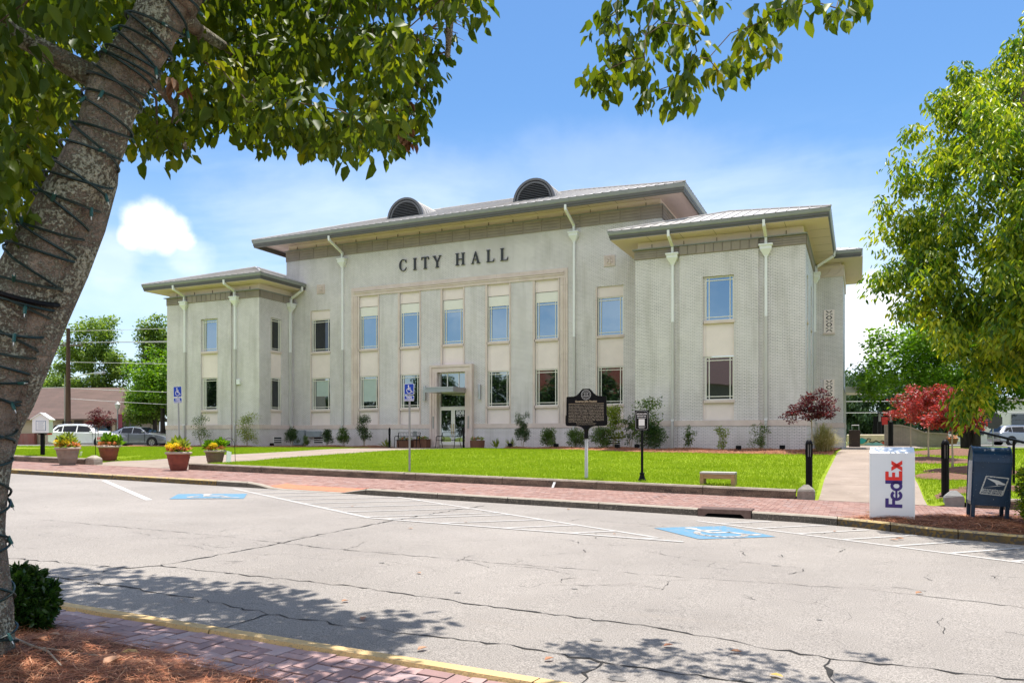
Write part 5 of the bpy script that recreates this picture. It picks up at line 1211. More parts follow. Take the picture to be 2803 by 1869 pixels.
t = thing('fallen_twig', (-4.7, 2.9, 0.32), 'thin grey fallen twig lying on the near pine straw', 'twig')
mb = MB(); f_ = lambda x, y: (x, y, znm(x, y)+0.022)
mb.tube([f_(-4.92,3.02), f_(-4.6,2.95), f_(-4.3,2.84), f_(-4.05,2.80), f_(-3.8,2.70)], [0.008,0.009,0.008,0.006,0.004], 6); mb.tube([f_(-4.12,2.82), f_(-3.9,3.0), f_(-3.6,3.02)], [0.005,0.004,0.002], 5)
mb.build('twig', M_pbark, t)

# ------------------------------------------------------------------ the leaning tree in front
TRK = [(-4.336,2.651,-0.007,0.171),(-4.332,2.653,0.169,0.128),(-4.325,2.656,0.567,0.108),(-4.35,2.645,0.98,0.095),(-4.345,2.648,1.393,0.110),(-4.32,2.659,1.706,0.125),(-4.267,2.682,1.939,0.145),(-4.193,2.715,2.183,0.154),(-4.094,2.76,2.425,0.149),(-3.994,2.805,2.67,0.142),(-3.873,2.86,2.912,0.138),(-3.769,2.907,3.156,0.123),(-3.696,2.94,3.398,0.128),(-3.622,2.973,3.529,0.123),(-3.545,3.008,3.643,0.121),(-3.434,3.058,3.885,0.128),(-3.32,3.11,4.098,0.119)]
STEM2 = [(-4.422,2.722,0.968),(-4.386,2.738,1.393),(-4.355,2.752,1.563),(-4.298,2.778,1.711),(-4.227,2.81,1.949),(-4.14,2.849,2.2),(-4.041,2.894,2.447),(-3.952,2.934,2.698),(-3.881,2.966,2.945),(-3.846,2.982,3.196)]; STEM2R = [0.055, 0.075, 0.088, 0.098, 0.114, 0.119, 0.119, 0.117, 0.107, 0.087]
CROWN_IN=[(-7.99,4.9,5.16),(-4.59,3.07,3.71),(-3.43,3.65,3.56),(-7.01,5.21,5.6),(-4.14,5.82,5.56),(-4.73,2.82,2.99),(-4.26,3.7,4.46),(-6.31,4.01,4.81),(-5.32,3.18,3.53),(-4.64,4.59,4.7),(-4.72,6.13,6.13),(-7.57,4.61,4.23),(-3.4,3.77,4.56),(-5.24,4.46,4.68),(-4.11,2.54,2.72),(-6.22,5.27,4.6),(-4.06,4.33,4.46),(-4.01,2.86,4.09),(-7.56,5.3,6.41),(-3.93,4.14,4.16),(-3.77,3.63,3.87),(-3.07,5.34,5.33),(-3.73,5.8,5.52),(-3.44,4.99,5.07),(-6.97,5.63,5.31),(-5.3,5.09,4.67),(-7.63,5.28,5.5),(-4.37,5.6,4.28),(-4.58,3.98,3.64),(-4.73,6.03,5.46),(-3.12,3.78,3.55),(-4.79,5.13,5.14),(-5.75,4.91,4.3),(-3.95,6.05,5.16),(-3.83,3.96,3.83),(-4.15,4.62,3.88),(-5.71,3.5,4.71),(-4.41,5.35,5.24),(-4.07,4.82,5.27),(-5.41,3.34,3.99),(-3.68,4.25,3.81),(-2.65,4.08,3.92),(-3.4,4.08,4.09),(-5.17,5.87,4.78),(-6.38,3.8,5.14),(-4.38,4.11,4.58),(-5.22,5.92,5.61),(-3.75,4.39,4.17),(-5.0,3.02,3.66),(-4.5,5.18,4.58),(-4.81,3.23,3.32),(-6.85,5.28,5.13),(-5.7,3.44,3.49),(-5.86,5.22,5.07),(-6.75,4.91,5.36),(-6.71,4.27,3.78),(-5.5,5.16,5.23),(-6.86,4.77,4.59),(-7.26,4.63,5.5),(-2.74,4.0,3.42),(-3.45,4.53,4.76),(-3.23,5.64,5.27),(-5.21,4.79,5.27),(-5.38,3.35,4.65),(-4.82,3.29,3.91),(-5.54,4.87,5.64),(-5.58,3.87,3.91),(-4.26,4.99,4.92),(-3.98,4.11,4.67),(-6.17,4.03,5.18),(-3.95,2.42,2.96),(-3.63,5.51,5.32),(-4.74,4.08,4.64),(-3.89,3.51,4.39),(-6.96,5.1,6.17),(-4.1,4.79,4.44),(-4.61,3.21,4.13),(-5.61,5.57,6.11),(-3.87,4.91,3.92),(-3.23,4.34,4.56),(-4.07,2.49,3.69),(-4.98,6.01,5.15),(-7.34,4.4,5.82),(-2.64,4.74,4.83),(-3.93,2.46,3.42),(-4.43,3.43,3.94),(-8.01,5.02,6.4),(-5.05,3.61,3.96),(-4.1,4.31,4.9),(-7.53,5.0,4.91),(-5.5,4.07,5.26),(-4.39,4.38,4.02),(-4.54,3.4,4.46),(-7.17,4.67,4.13),(-4.95,3.79,4.82),(-4.98,5.51,4.9),(-3.36,4.49,3.64),(-2.86,4.28,4.05),(-4.06,4.69,4.8),(-3.83,5.12,5.26),(-3.22,4.71,4.84),(-5.37,3.55,3.41),(-5.88,3.62,3.98),(-3.17,5.0,3.96),(-7.48,4.92,4.4),(-5.09,4.49,5.41),(-3.67,5.39,4.77),(-6.61,4.67,4.39),(-3.64,4.87,4.4),(-2.25,4.24,4.23),(-6.12,4.1,4.24),(-5.83,4.19,5.04),(-7.35,4.66,4.89),(-2.36,4.42,4.5),(-4.62,5.25,4.87),(-3.34,6.07,5.71),(-3.11,4.13,4.18),(-5.21,5.15,5.0),(-5.83,4.68,4.57),(-3.2,4.65,3.91),(-4.37,4.52,5.16),(-5.37,5.71,5.21),(-7.12,4.65,5.16),(-5.77,5.42,4.63),(-5.47,3.69,4.74),(-7.58,4.86,5.29),(-7.55,5.25,5.08),(-3.83,4.6,4.41),(-4.34,5.65,5.89),(-5.16,4.77,4.47),(-6.85,4.41,4.77),(-5.58,3.82,4.46),(-6.28,4.9,5.3),(-6.72,5.15,5.55),(-3.61,2.57,3.75),(-5.9,3.67,3.5),(-6.15,4.13,3.91),(-6.49,4.32,5.55),(-4.05,5.37,5.51),(-4.35,6.06,4.83),(-3.36,4.08,4.43),(-7.22,4.77,4.53),(-5.26,5.87,6.15),(-4.44,2.82,3.83),(-4.91,4.58,4.98),(-3.66,5.0,4.81)]
CROWN_EDGE=[(-3.26,5.55,4.52),(-3.24,5.45,4.33),(-3.3,5.31,4.04),(-3.33,5.19,3.86),(-3.55,5.31,3.92),(-3.69,5.14,3.88),(-4.13,5.27,3.92),(-4.07,4.97,3.83),(-4.3,4.97,3.92),(-4.39,4.82,3.9),(-4.44,4.69,3.96),(-4.41,4.38,3.81),(-4.59,4.51,3.99),(-4.9,4.59,3.9),(-5.17,4.58,3.85),(-5.25,4.43,3.83),(-3.27,5.0,4.05),(-3.44,5.03,4.47),(-3.43,5.25,4.81),(-3.4,5.6,5.12),(-3.13,5.72,5.21),(-4.93,3.26,3.27),(-6.31,4.28,3.91),(-5.01,3.23,3.07),(-6.04,3.86,3.21),(-6.9,4.56,3.81),(-6.58,4.16,3.21),(-3.16,5.48,4.61)]
CROWN_TIP=[(-1.80,6.08,4.96),(-1.82,5.92,4.61),(-1.80,5.47,4.18),(-1.73,5.56,4.16),(-1.71,6.06,4.51),(-1.53,6.17,4.84),(-1.45,5.59,4.31),(-1.46,6.47,4.79),(-1.16,5.75,4.55),(-1.11,5.81,4.38),(-1.17,5.70,4.16),(-1.50,5.91,4.18),(-1.24,6.20,4.27),(-1.41,6.35,4.30),(-0.96,5.87,4.23),(-0.91,6.42,4.51),(-0.69,5.94,4.56),(-0.68,6.41,4.60),(-0.78,6.04,4.51),(-0.56,6.24,4.81),(-0.41,6.01,4.66),(-1.79,6.05,5.08),(-0.16,6.19,4.68),(-0.05,6.88,5.00),(-1.44,5.82,4.85),(-1.31,6.14,4.95),(-1.06,6.29,5.01),(-1.63,5.89,4.62),(-1.96,6.12,4.91)]
tree = thing('street_tree', (-4.38, 2.60, 0.2), 'leaning tree with lichen-spotted trunk overhanging the left of the view', 'tree')
def trunk_mesh():
    n = 48; sub = 7; rnd = random.Random(2); P = []
    for i in range(len(TRK)-1):
        for k in range(sub):
            f = k/sub; P.append([TRK[i][j]+(TRK[i+1][j]-TRK[i][j])*f for j in range(4)])
    P.append(list(TRK[-1])); mb = MB(); m = len(P)
    pts = [Vector(p[:3]) for p in P]
    for i, p in enumerate(P):
        d = (pts[min(i+2,m-1)]-pts[max(i-2,0)]).normalized(); u = Vector((0,1,0)); u = (u-d*u.dot(d)).normalized(); v = d.cross(u)
        for k in range(n):
            a = 2*math.pi*k/n
            bump = 1+0.05*math.sin(3*a+i*0.13)+0.03*math.sin(5*a-i*0.21)+0.035*math.sin(2*a+i*0.4)*math.sin(i*0.23)+rnd.uniform(-0.022, 0.022)+0.02*math.sin(9*a+i*0.5)
            knot = 0.16*math.exp(-((i-62)**2)/14.0-((a-1.2)**2)/0.3)+0.14*math.exp(-((i-70)**2)/10.0-((a-4.4)**2)/0.25)+0.10*math.exp(-((i-48)**2)/12.0-((a-0.3)**2)/0.2)
            mb.v.append(tuple(pts[i]+(u*math.cos(a)+v*math.sin(a))*p[3]*(bump+knot)))
    for i in range(m-1):
        for k in range(n): j = (k+1) % n; mb.f.append([i*n+k,i*n+j,(i+1)*n+j,(i+1)*n+k]); mb.mi.append(0)
    # second stem hugging the first on its shaded side, and the main limbs
    mb.tube(STEM2, STEM2R, 18)
    tip = Vector(TRK[-1][:3]); limbs = []
    def limb(pts, r0, r1):
        pts = [Vector(p) for p in pts]; k = len(pts); rr_ = [r0+(r1-r0)*(i/(k-1))**0.8 for i in range(k)]; mb.tube(pts, rr_, 9); limbs.extend(list(zip(pts, rr_)))
    limb([TRK[-2][:3], tip, (-3.05,3.25,4.6), (-2.7,3.4,5.2), (-2.3,3.4,6.0), (-2.2,3.1,7.0), (-2.4,2.8,8.0)], 0.15, 0.04)
    limb([tip, (-2.9,3.6,4.35), (-2.6,4.3,4.55), (-2.7,4.9,4.6), (-3.0,5.4,4.55)], 0.085, 0.02)
    limb([(-2.85,3.3,4.9), (-2.2,4.0,5.2), (-1.7,4.7,5.15), (-1.5,5.3,4.9)], 0.08, 0.016)
    limb([TRK[13][:3], (-4.1,3.3,3.75), (-4.6,3.9,4.1), (-5.1,4.6,4.2), (-5.6,5.2,4.1)], 0.075, 0.018)
    limb([TRK[12][:3], (-4.2,2.7,3.7), (-4.9,2.6,4.2), (-5.7,2.9,4.4)], 0.07, 0.02)
    limb([TRK[15][:3], (-3.7,3.5,4.0), (-4.0,4.1,4.2), (-4.3,4.9,4.2)], 0.06, 0.018)
    limb([(-2.7,3.4,5.2), (-3.6,3.9,6.0), (-4.8,4.2,6.4)], 0.06, 0.02); limb([(-2.3,3.4,6.0), (-1.2,2.6,6.6), (-0.4,2.4,6.9)], 0.05, 0.02)
    return mb, limbs
mb, limbs = trunk_mesh()
mb.build('trunk', M_lichen, tree, smooth=True)
rnd = random.Random(8)
up = [(rnd.uniform(-7.2,-0.4), rnd.uniform(0.6,4.6), rnd.uniform(5.1,7.6)) for _ in range(46)]
up += [(rnd.uniform(-7.6,-3.2), rnd.uniform(4.6,6.7), rnd.uniform(6.1,7.4)) for _ in range(26)]
mb = MB(); grow(mb, [(tuple(p), r) for p, r in limbs], CROWN_IN+CROWN_EDGE+CROWN_TIP+up, rnd, r_end=0.0045, r_base=0.016, wob=0.09)
# the bare twig spray against the sky
bt = [(-3.24,5.34,4.70),(-3.14,5.38,4.79),(-3.05,5.43,4.88),(-3.00,5.45,4.96)]; mb.tube([(-3.55,5.35,4.62),(-3.40,5.34,4.64)]+bt, [.014,.012,.009,.007,.005,.003], 5)
for k in range(26):
    p = Vector(bt[k % 4]); q = p+Vector((rnd.uniform(0,.30), rnd.uniform(-.02,.18), rnd.uniform(-.14,.08))); mb.tube([p, p.lerp(q,.5)+Vector((0,0,.015)), q], [.004,.003,.0015], 4, cap=False)
mb.build('branches', mat('branch_bark', (0.11, 0.07, 0.05), 0.9, scale=12, color2=(0.20, 0.14, 0.10)), tree)
pa = [leaf_cloud(CROWN_IN, 0.25, 72, 0.100, 0.054, 1, droop=0.75, squash=0.8, flat=0.6),
      leaf_cloud([(a, b, c+0.11) for a, b, c in CROWN_EDGE], 0.19, 46, 0.100, 0.053, 2, droop=0.95, squash=0.85, flat=0.5),
      leaf_cloud(CROWN_TIP, 0.125, 24, 0.105, 0.062, 3, droop=1.0, squash=1.1, flat=0.5),
      leaf_cloud(up, 0.55, 130, 0.17, 0.09, 4, droop=0.5)]
V, F = merge(pa); np_mesh('crown', V, F, L_near, tree)
V, F = leaf_cloud([(-3.21,5.13,3.83),(-3.23,5.12,3.92),(-3.28,5.21,4.17),(-4.05,3.66,3.82)], [0.06,0.06,0.04,0.05], 14, 0.10, 0.045, 9, droop=1.3, flat=0.3)
np_mesh('dead_leaves', V, F, leafmat('dead_leaf', [(0.0, (0.20,0.09,0.045)), (1.0, (0.42,0.22,0.12))], 0.2, tint=(1,1,1)), tree)
# string lights wound around the trunk
sl = thing('string_lights', (-4.38, 2.60, 0.25), 'dark green string of mini lights wound around the leaning trunk', 'string lights')
def trunk_at(f):
    i = min(len(TRK)-2, int(f)); g_ = f-i; p = [TRK[i][j]+(TRK[i+1][j]-TRK[i][j])*g_ for j in range(4)]; d = (Vector(TRK[min(i+2,len(TRK)-1)][:3])-Vector(TRK[max(i-1,0)][:3])).normalized()
    u = Vector((0,1,0)); u = (u-d*u.dot(d)).normalized(); return Vector(p[:3]), d, u, d.cross(u), p[3]
mb = MB(); bulbs = []
for strand, (turns, ph, sg) in enumerate([(26, 0.0, 1), (21, 2.0, -1)]):
    pts = []; K = turns*22
    for k in range(K):
        f = 1.2+(len(TRK)-2.4)*k/K; c, d, u, v, r = trunk_at(f); a = ph+sg*2*math.pi*turns*k/K; wv = 0.02*math.sin(a*0.5+strand)
        rr_ = r*(1.07+0.02*math.sin(3*a))+0.012; side = u*math.cos(a)+v*math.sin(a)
        if side.dot(Vector((0.2,1,0))) > 0.2: rr_ += 0.0
        pts.append(c+side*rr_+d*wv)
        if k % (14 if strand == 0 else 17) == 3: bulbs.append((pts[-1], side, d))
    mb.tube(pts, 0.0072, 5)
fixo = mb.build('cord', mat('green_cord', (0.006, 0.024, 0.021), 0.5), sl)
bulbs.sort(key=lambda b: (b[0]-Vector((0,0,1.5))).dot(Vector((-0.41,0.91,0)))); rnd2 = random.Random(4); bulbs = rnd2.sample(bulbs[:int(len(bulbs)*0.8)], min(52, int(len(bulbs)*0.8)))
M_sock = mat('bulb_socket', (0.02, 0.09, 0.075), 0.4); M_bulb = mat('clear_bulb', (0.75, 0.75, 0.7), 0.15)
for p, sdv, d in bulbs:
    mb = MB(); dr = (sdv*0.5+d*rnd2.uniform(-1,1)+Vector((0,0,-0.3))).normalized(); q = p+dr*0.04; mb.tube([p-dr*0.008, q], [0.010, 0.009], 7); mb.cur = 1; mb.tube([q, q+dr*0.02], [0.004, 0.0015], 6); mb.build('bulb', [M_sock, M_bulb], sl)
mb = MB(); c, d, u, v, r = trunk_at(7.4); ring_ = [c+(u*math.cos(a*0.2618)+v*math.sin(a*0.2618))*(r*1.10+0.012)+d*0.03*math.cos(a*0.2618) for a in range(25)]; mb.tube(ring_, 0.014, 6); mb.build('strap', M_black, sl)

# ------------------------------------------------------------------ right-hand tree
def rt_tree():
    t = thing('laurel_tree', (3.25, 15.4, 0.1), 'tall loose tree with long drooping yellow-green leaves at right edge', 'tree')
    rnd = random.Random(12); base = [(2.9,15.9,8.3),(2.0,16.1,7.9),(1.25,15.3,6.7),(1.05,15.2,5.9),(1.6,15.0,6.4),(2.3,15.2,6.7),(2.6,14.9,5.7),(1.8,14.6,5.3),(1.25,15.3,4.9),(0.85,15.1,4.3),(0.62,15.0,4.0),(1.0,14.7,3.7),(1.7,14.5,4.1),(2.4,14.2,4.4),(1.6,14.95,3.1),(2.3,14.0,3.3),(2.6,13.7,2.7),(2.3,14.5,2.9),(2.9,15.8,8.9),(2.6,14.2,3.8),(3.2,14.4,5.0),(3.3,15.0,7.2),(3.6,15.5,8.6),(2.9,13.6,3.4),(3.6,14,4.2),(1.0,15.6,5.4),(1.7,15.8,7.3),(2.3,16,8.6),]
    cent = []
    for b in base:
        for k in range(9): cent.append((b[0]+rnd.gauss(0,.30), b[1]+rnd.gauss(0,.42), b[2]+rnd.gauss(0,.34)))
    cent += [(rnd.uniform(2.2,5.8), rnd.uniform(13.9,17.6), rnd.uniform(3.2,8.8)) for _ in range(110)]
    cent = [c for c in cent if c[2] > 2.6+max(0, 1.9-c[0])*0.8 and c[2] < 7.5+min(0.95, max(0, c[0]-1.2)*0.7)]
    cent += [(rnd.uniform(1.9,4.6), rnd.uniform(13.3,15.8), rnd.uniform(2.6,4.8)) for _ in range(90)]+[(rnd.uniform(1.5,4.2), rnd.uniform(12.7,14.1), rnd.uniform(4.3,6.4)) for _ in range(46)]+[(1.66+rnd.gauss(0,.09), 14.95+rnd.gauss(0,.1), 2.15+rnd.gauss(0,.16)) for _ in range(5)]
    V, F = leaf_cloud(cent, [rnd.uniform(.22,.42) for _ in cent], 140, 0.112, 0.040, 5, droop=0.75, squash=0.9, flat=0.5)
    np_mesh('crown', V, F, L_right, t)
    mb = MB(); sk = []
    def limb(pts, r0, r1):
        k = len(pts); rr_ = [r0+(r1-r0)*i/(k-1) for i in range(k)]; mb.tube(pts, rr_, 8); sk.extend(list(zip(pts, rr_)))
    limb([(3.25,15.4,0.0),(3.2,15.4,1.2),(3.1,15.3,2.2),(2.8,15.3,3.6),(2.6,15.3,5.2),(2.5,15.5,6.8),(2.6,15.6,8.2)], 0.15, 0.03)
    limb([(3.35,15.5,0.0),(3.6,15.5,1.6),(3.8,15.4,3.4),(3.7,15.4,5.5),(3.5,15.6,7.6)], 0.12, 0.03); limb([(3.1,15.3,2.2),(2.2,15.1,3.2),(1.5,15.1,4.2),(1.3,15.2,5.4)], 0.07, 0.02); limb([(3.1,15.3,2.2),(2.8,14.6,3.0),(2.6,14.2,4.0)], 0.06, 0.02)
    grow(mb, [(tuple(p), r) for p, r in sk], rnd.sample(cent, 150), rnd, r_end=0.004, r_base=0.02, wob=0.1); mb.build('trunk', M_bark, t, smooth=True)
rt_tree()
# ------------------------------------------------------------------ other trees
make_tree('shade_tree', (5.4, 47.0, 0.9), 9, [(-3.5,-1,4.2,2.5,2.6,2.1),(0.2,0,4.6,3.4,3,2.7),(-1.6,-1,5.4,2.6,2.4,1.6),(3.6,-1,5.2,3,3,3.0),(7,-1,5.0,3,3,3.0),(-0.5,-2,3.2,2.6,2,1.2),(4.5,-2,3.2,3.2,2,1.2)], 0.20, L_bright, M_bark2, 'broad bright green tree behind the red maples at right', n=300, leaves=150, ll=0.22, lw=0.13, seed=31, cr=0.85, stems=3, droop=0.2)
make_tree('shade_tree', (14, 50, 0.9), 9, [(0,0,5,4.5,4,3.4),(4,-2,4,3,3,2.4)], 0.3, L_dark, M_bark2, 'dark green tree behind the mailbox at far right', n=150, leaves=150, ll=0.26, lw=0.15, seed=33, cr=0.95, droop=0.2)
make_tree('shade_tree', (9.2, 32.0, 0.8), 6, [(0,0,4.2,2.6,2.6,2.1),(2.4,0,3.6,2,2,1.6),(-1.3,0,3.1,1.4,1.5,1.0)], 0.14, L_dark, M_bark2, 'low dark green tree right of the red maples', n=110, leaves=140, ll=0.17, lw=0.10, seed=35, cr=0.6, droop=0.3)
for (b, cr_, lab, sd, n_) in [((1.0,78,0.9),[(0,0,3.6,4.0,3,3.2)],'dark feathery tree beyond the end of the side path',41,60),((-3.5,92,0.9),[(0,0,4,5,4,4)],'dark tree partly hidden by the side canopy of the hall',42,50),((7.5,84,0.9),[(0,0,4.2,4,3,3.6)],'dark tree beyond the stepped brick wall',43,60)]:
    make_tree('background_tree', b, 8, cr_, 0.25, L_cedar, M_bark2, lab, group='trees beyond the side path', n=n_*2, leaves=190, ll=0.34, lw=0.13, seed=sd, cr=1.0, droop=0.9)
def maple(base, h, w_, lab, m, sd, n=46, group=None, tr=0.035, ll=0.085):
    return make_tree('japanese_maple', base, h, [(0,0,h*0.74,w_*0.42,w_*0.42,h*0.20),(w_*0.18,0,h*0.60,w_*0.40,w_*0.4,h*0.17),(-w_*0.2,0,h*0.56,w_*0.36,w_*0.36,h*0.14)], tr, m, M_pbark, lab, cat='maple tree', group=group, n=n, leaves=58, ll=ll, lw=ll*0.62, seed=sd, cr=0.24, droop=0.1, squash=0.5, hollow=0.3)
maple((2.11,29.5,0.82), 2.8, 1.7, 'red Japanese maple with a slim straight trunk left of the black bollard', L_red, 51, n=70, group='red maples on the side lawn')
maple((1.95,36.2,0.9), 2.8, 1.8, 'red Japanese maple standing farthest back by the side path', L_red, 52, n=60, group='red maples on the side lawn')
maple((2.36,24.7,0.66), 2.3, 1.5, 'orange red Japanese maple directly behind the black bollard', L_red, 53, n=64, group='red maples on the side lawn')
maple((-1.75,33.0,0.86), 2.75, 2.1, 'maroon Japanese maple at the corner of the right wing', L_maroon, 54, n=70)
maple((-45.4,34.8,0.95), 2.7, 1.9, 'dark red Japanese maple beside the parked silver car', L_maroon, 55, n=50)
far = [((-64,62,0.9),9,[(0,0,5.2,5.5,3,3.0),(6,0,5.6,4.5,3,3.2)],L_oak,'wide mid green tree filling the gap behind the slim tree'),
       ((-66,50,0.9),12.5,[(0,0,9.6,2.6,2.6,3.0),(-2.4,0,7.2,2.4,2.4,2.4),(2.2,0,7.4,2.2,2.2,2.2),(0.6,0,5.0,3.2,2.6,1.6)],L_oak,'tall light green tree in front of the brown roofed house'),
       ((-61,53,0.9),12,[(0,0,9.2,1.8,1.8,3.0),(0.6,0,5.8,2.4,2.2,2.2)],L_oak,'slim tall tree left of the dark green shade tree'),
       ((-56.5,58,0.9),11,[(0,0,8.8,2.2,2.2,2.2),(2.6,0,8.2,2.6,2.2,2.4),(5,0,8.0,2,2,1.8)],L_oak,'round topped tree rising behind the left wing'),
       ((-49.5,43.5,0.9),8,[(0,0,5.2,2.6,2.6,2.4),(2.4,0,4.6,2.4,2.4,2.2),(-1.2,0,3.4,1.6,1.6,1.1)],L_bright,'dense dark green shade tree beside the left wing'),
       ((-53.8,46.5,0.9),6,[(0,0,3.9,1.8,1.8,1.5),(-1.2,0,2.9,1.4,1.4,0.9)],L_oak,'small light green tree behind the lamp post'),
       ((-82,58,0.9),9,[(0,0,5.6,3,3,2.2),(-3,0,5,2.4,2.4,2)],L_oak,'hazy green tree beyond the house roof at far left')]
for i, (b, h, cr_, m, lab) in enumerate(far):
    make_tree('background_tree', b, h, cr_, 0.24, m, M_bark2, lab, group='trees beyond the parking lot', n=125, leaves=160, ll=0.25, lw=0.16, seed=60+i, cr=0.85, droop=0.2, hollow=0.3)
# trees across the street, seen only as reflections in the hall windows
pr = make_tree('street_tree', (-33, -14, 0.2), 11, [(0,0,6.6,5.2,3,4.4),(4,0,5.0,3.4,3,3.0),(-4,0,5.2,3.4,3,3.0)], 0.3, L_dark, M_bark2, 'dark green tree across the street, mirrored in the hall windows', group='trees across the street', n=120, leaves=90, ll=0.5, lw=0.3, seed=71, cr=1.25)
for x in (-44,-55,-66,-77,-88,-99): c = copy_tree(pr); c.location = (x, -14-0.1*(x % 3), 0.2)
# ------------------------------------------------------------------ shrubs along the hall
def shrub(x, y, h, w_, m, label, seed, leaves=200, ll=0.075, stems=5, airy=0.5, zb=None, name='shrub', droop=0.1, lw=0.45):
    w_ *= 1.25; h *= 1.08; leaves *= 1.3; z = zb if zb is not None else zmul(x, y)+0.01; rnd = random.Random(seed); t = thing(name, (x, y, z), label, 'shrub', group='shrubs along the front of the hall')
    tops = []; 
    for k in range(max(6, int(18*w_*h/1.2))):
        a = rnd.uniform(0, 6.28); f = rnd.uniform(0.25, 1.0) if airy < 0.7 else rnd.uniform(0.15, 1.0); r = w_/2*rnd.uniform(0.1, 0.85)*(1-0.35*f if airy < .7 else 1-0.1*f); tops.append((x+r*math.cos(a), y+r*math.sin(a)*0.6, z+h*f*0.92))
    V, F = leaf_cloud(tops, [max(0.10, w_*0.19)]*len(tops), max(12, int(leaves/len(tops)*4.2)), ll, ll*lw, seed, droop=droop, squash=0.9, flat=0.8)
    np_mesh('leaves', V, F, m, t); mb = MB(); sk = []
    for k in range(stems):
        a = rnd.uniform(0, 6.28); pts = [(x+0.02*math.cos(a), y, z-0.03), (x+w_*0.12*math.cos(a), y+0.05*math.sin(a), z+h*0.3), (x+w_*0.2*math.cos(a), y+0.08*math.sin(a), z+h*0.6)]; mb.tube(pts, [0.014,0.010,0.006], 5, cap=False); sk += [(p, 0.008) for p in pts[1:]]
    grow(mb, sk, tops, rnd, r_end=0.002, r_base=0.008, wob=0.05, n=4); mb.build('stems', M_pbark, t); return t
shrub(-36.9,35.3,1.75,1.2,L_shrub,'airy tall shrub in front of the left wing window',80,190,airy=.6)
shrub(-33.5,35.6,1.85,1.3,L_ylw,'yellow-green tall shrub at the corner of the left wing',81,330,airy=.7)
shrub(-31.6,37.3,1.0,0.9,L_holly,'dark low shrub in front of the grey meter cabinets',82,380)
shrub(-30.7,37.5,0.62,0.6,L_shrub,'smallest sparse shrub right of the meter cabinets',83,90)
shrub(-29.3,37.8,0.85,0.85,L_holly,'second dark low shrub, left of the downspout foot',84,300)
shrub(-28.2,38.0,1.05,0.95,L_shrub,'bushy green shrub just right of the left downspout',85,320)
shrub(-26.9,38.2,1.85,0.9,L_holly,'tall dark pointed shrub left of the entrance bollard',86,420)
shrub(-16.3,37.5,1.75,0.8,L_holly,'tall dark shrub right of the entrance under the last window bay',87,430)
shrub(-14.6,36.9,0.85,0.95,L_shrub,'rounded low shrub left of the historical marker',88,420)
shrub(-13.0,36.6,0.85,1.0,L_shrub,'rounded low shrub directly behind the historical marker',89,420)
shrub(-11.5,36.3,0.95,1.1,L_shrub,'dense low shrub right of the historical marker post',90,460)
shrub(-11.1,36.8,2.0,1.0,L_ylw,'tall yellow-green shrub rising behind the marker edge',91,380,airy=.8,ll=.10)
shrub(-9.9,35.6,1.45,0.7,L_holly,'sparse upright shrub beside the white foundation vent',92,200,airy=.7)
shrub(-8.95,35.2,2.15,1.4,L_shrub,'tallest shrub with broad leaf tufts behind the tour sign',93,300,airy=.8,ll=.11)
shrub(-8.7,34.9,1.05,1.2,L_holly,'wide dark shrub at the foot of the tallest shrub',94,520)
shrub(-7.05,35.3,1.0,0.6,L_shrub,'small thin shrub left of the right wing window',95,120,airy=.8)
shrub(-5.6,35.3,0.95,0.75,L_ylw,'yellowish sparse shrub below the right wing window',96,110,airy=.8)
shrub(-3.95,35.3,1.0,0.85,L_shrub,'thin shrub below the last downspout of the right wing',97,130,airy=.8)
for x, y, lab in ((-18.2,38.3,'low strappy lily clump right of the round planter'),(-17.2,37.9,'low strappy lily clump nearer the tall dark shrub'),(-25.6,38.6,'low strappy lily clump left of the entrance benches')):
    t = thing('lily_clump', (x, y, 0.95), lab, 'plant'); V, F = leaf_cloud([(x,y,0.97)], 0.08, 26, 0.42, 0.05, int(abs(x)*10), droop=-0.9, out=0.6, flat=1); np_mesh('leaves', V, F, L_ylw, t)
def grass_clump():
    t = thing('ornamental_grass', (-1.35, 33.9, 0.9), 'fountain of fine ornamental grass beside the maroon maple', 'ornamental grass'); rnd = random.Random(3); g = np.random.default_rng(5); n = 1300
    x0 = -1.35+g.normal(0, .12, n); y0 = 33.9+g.normal(0, .12, n); a = g.uniform(0, 6.283, n); sp = g.uniform(0.15, 1.15, n); h = g.uniform(0.5, 1.25, n)*(1.1-0.5*sp)
    P = [np.stack([x0+np.cos(a)*sp*f**1.5, y0+np.sin(a)*sp*f**1.5, 0.9+h*np.sin(f*1.9)/0.95*(1-0.25*sp*f*f)], 1) for f in (0, .35, .7, 1)]; W = np.stack([-np.sin(a), np.cos(a), a*0], 1)*0.006
    V = np.stack([P[0]-W, P[0]+W, P[1]+W, P[1]-W, P[2]+W, P[2]-W, P[3], P[3]], 1).reshape(-1, 3); b = np.arange(n)[:, None]*8
    F = np.concatenate([b+np.array([[0,1,2,3]]), b+np.array([[3,2,4,5]]), b+np.array([[5,4,6,7]])]); np_mesh('blades', V, F, leafmat('dry_grass', [(0, (0.28,0.30,0.08)), (.6, (0.52,0.46,0.22)), (1, (0.66,0.56,0.34))], .35, tint=(1.2,1.2,.8)), t)
grass_clump()
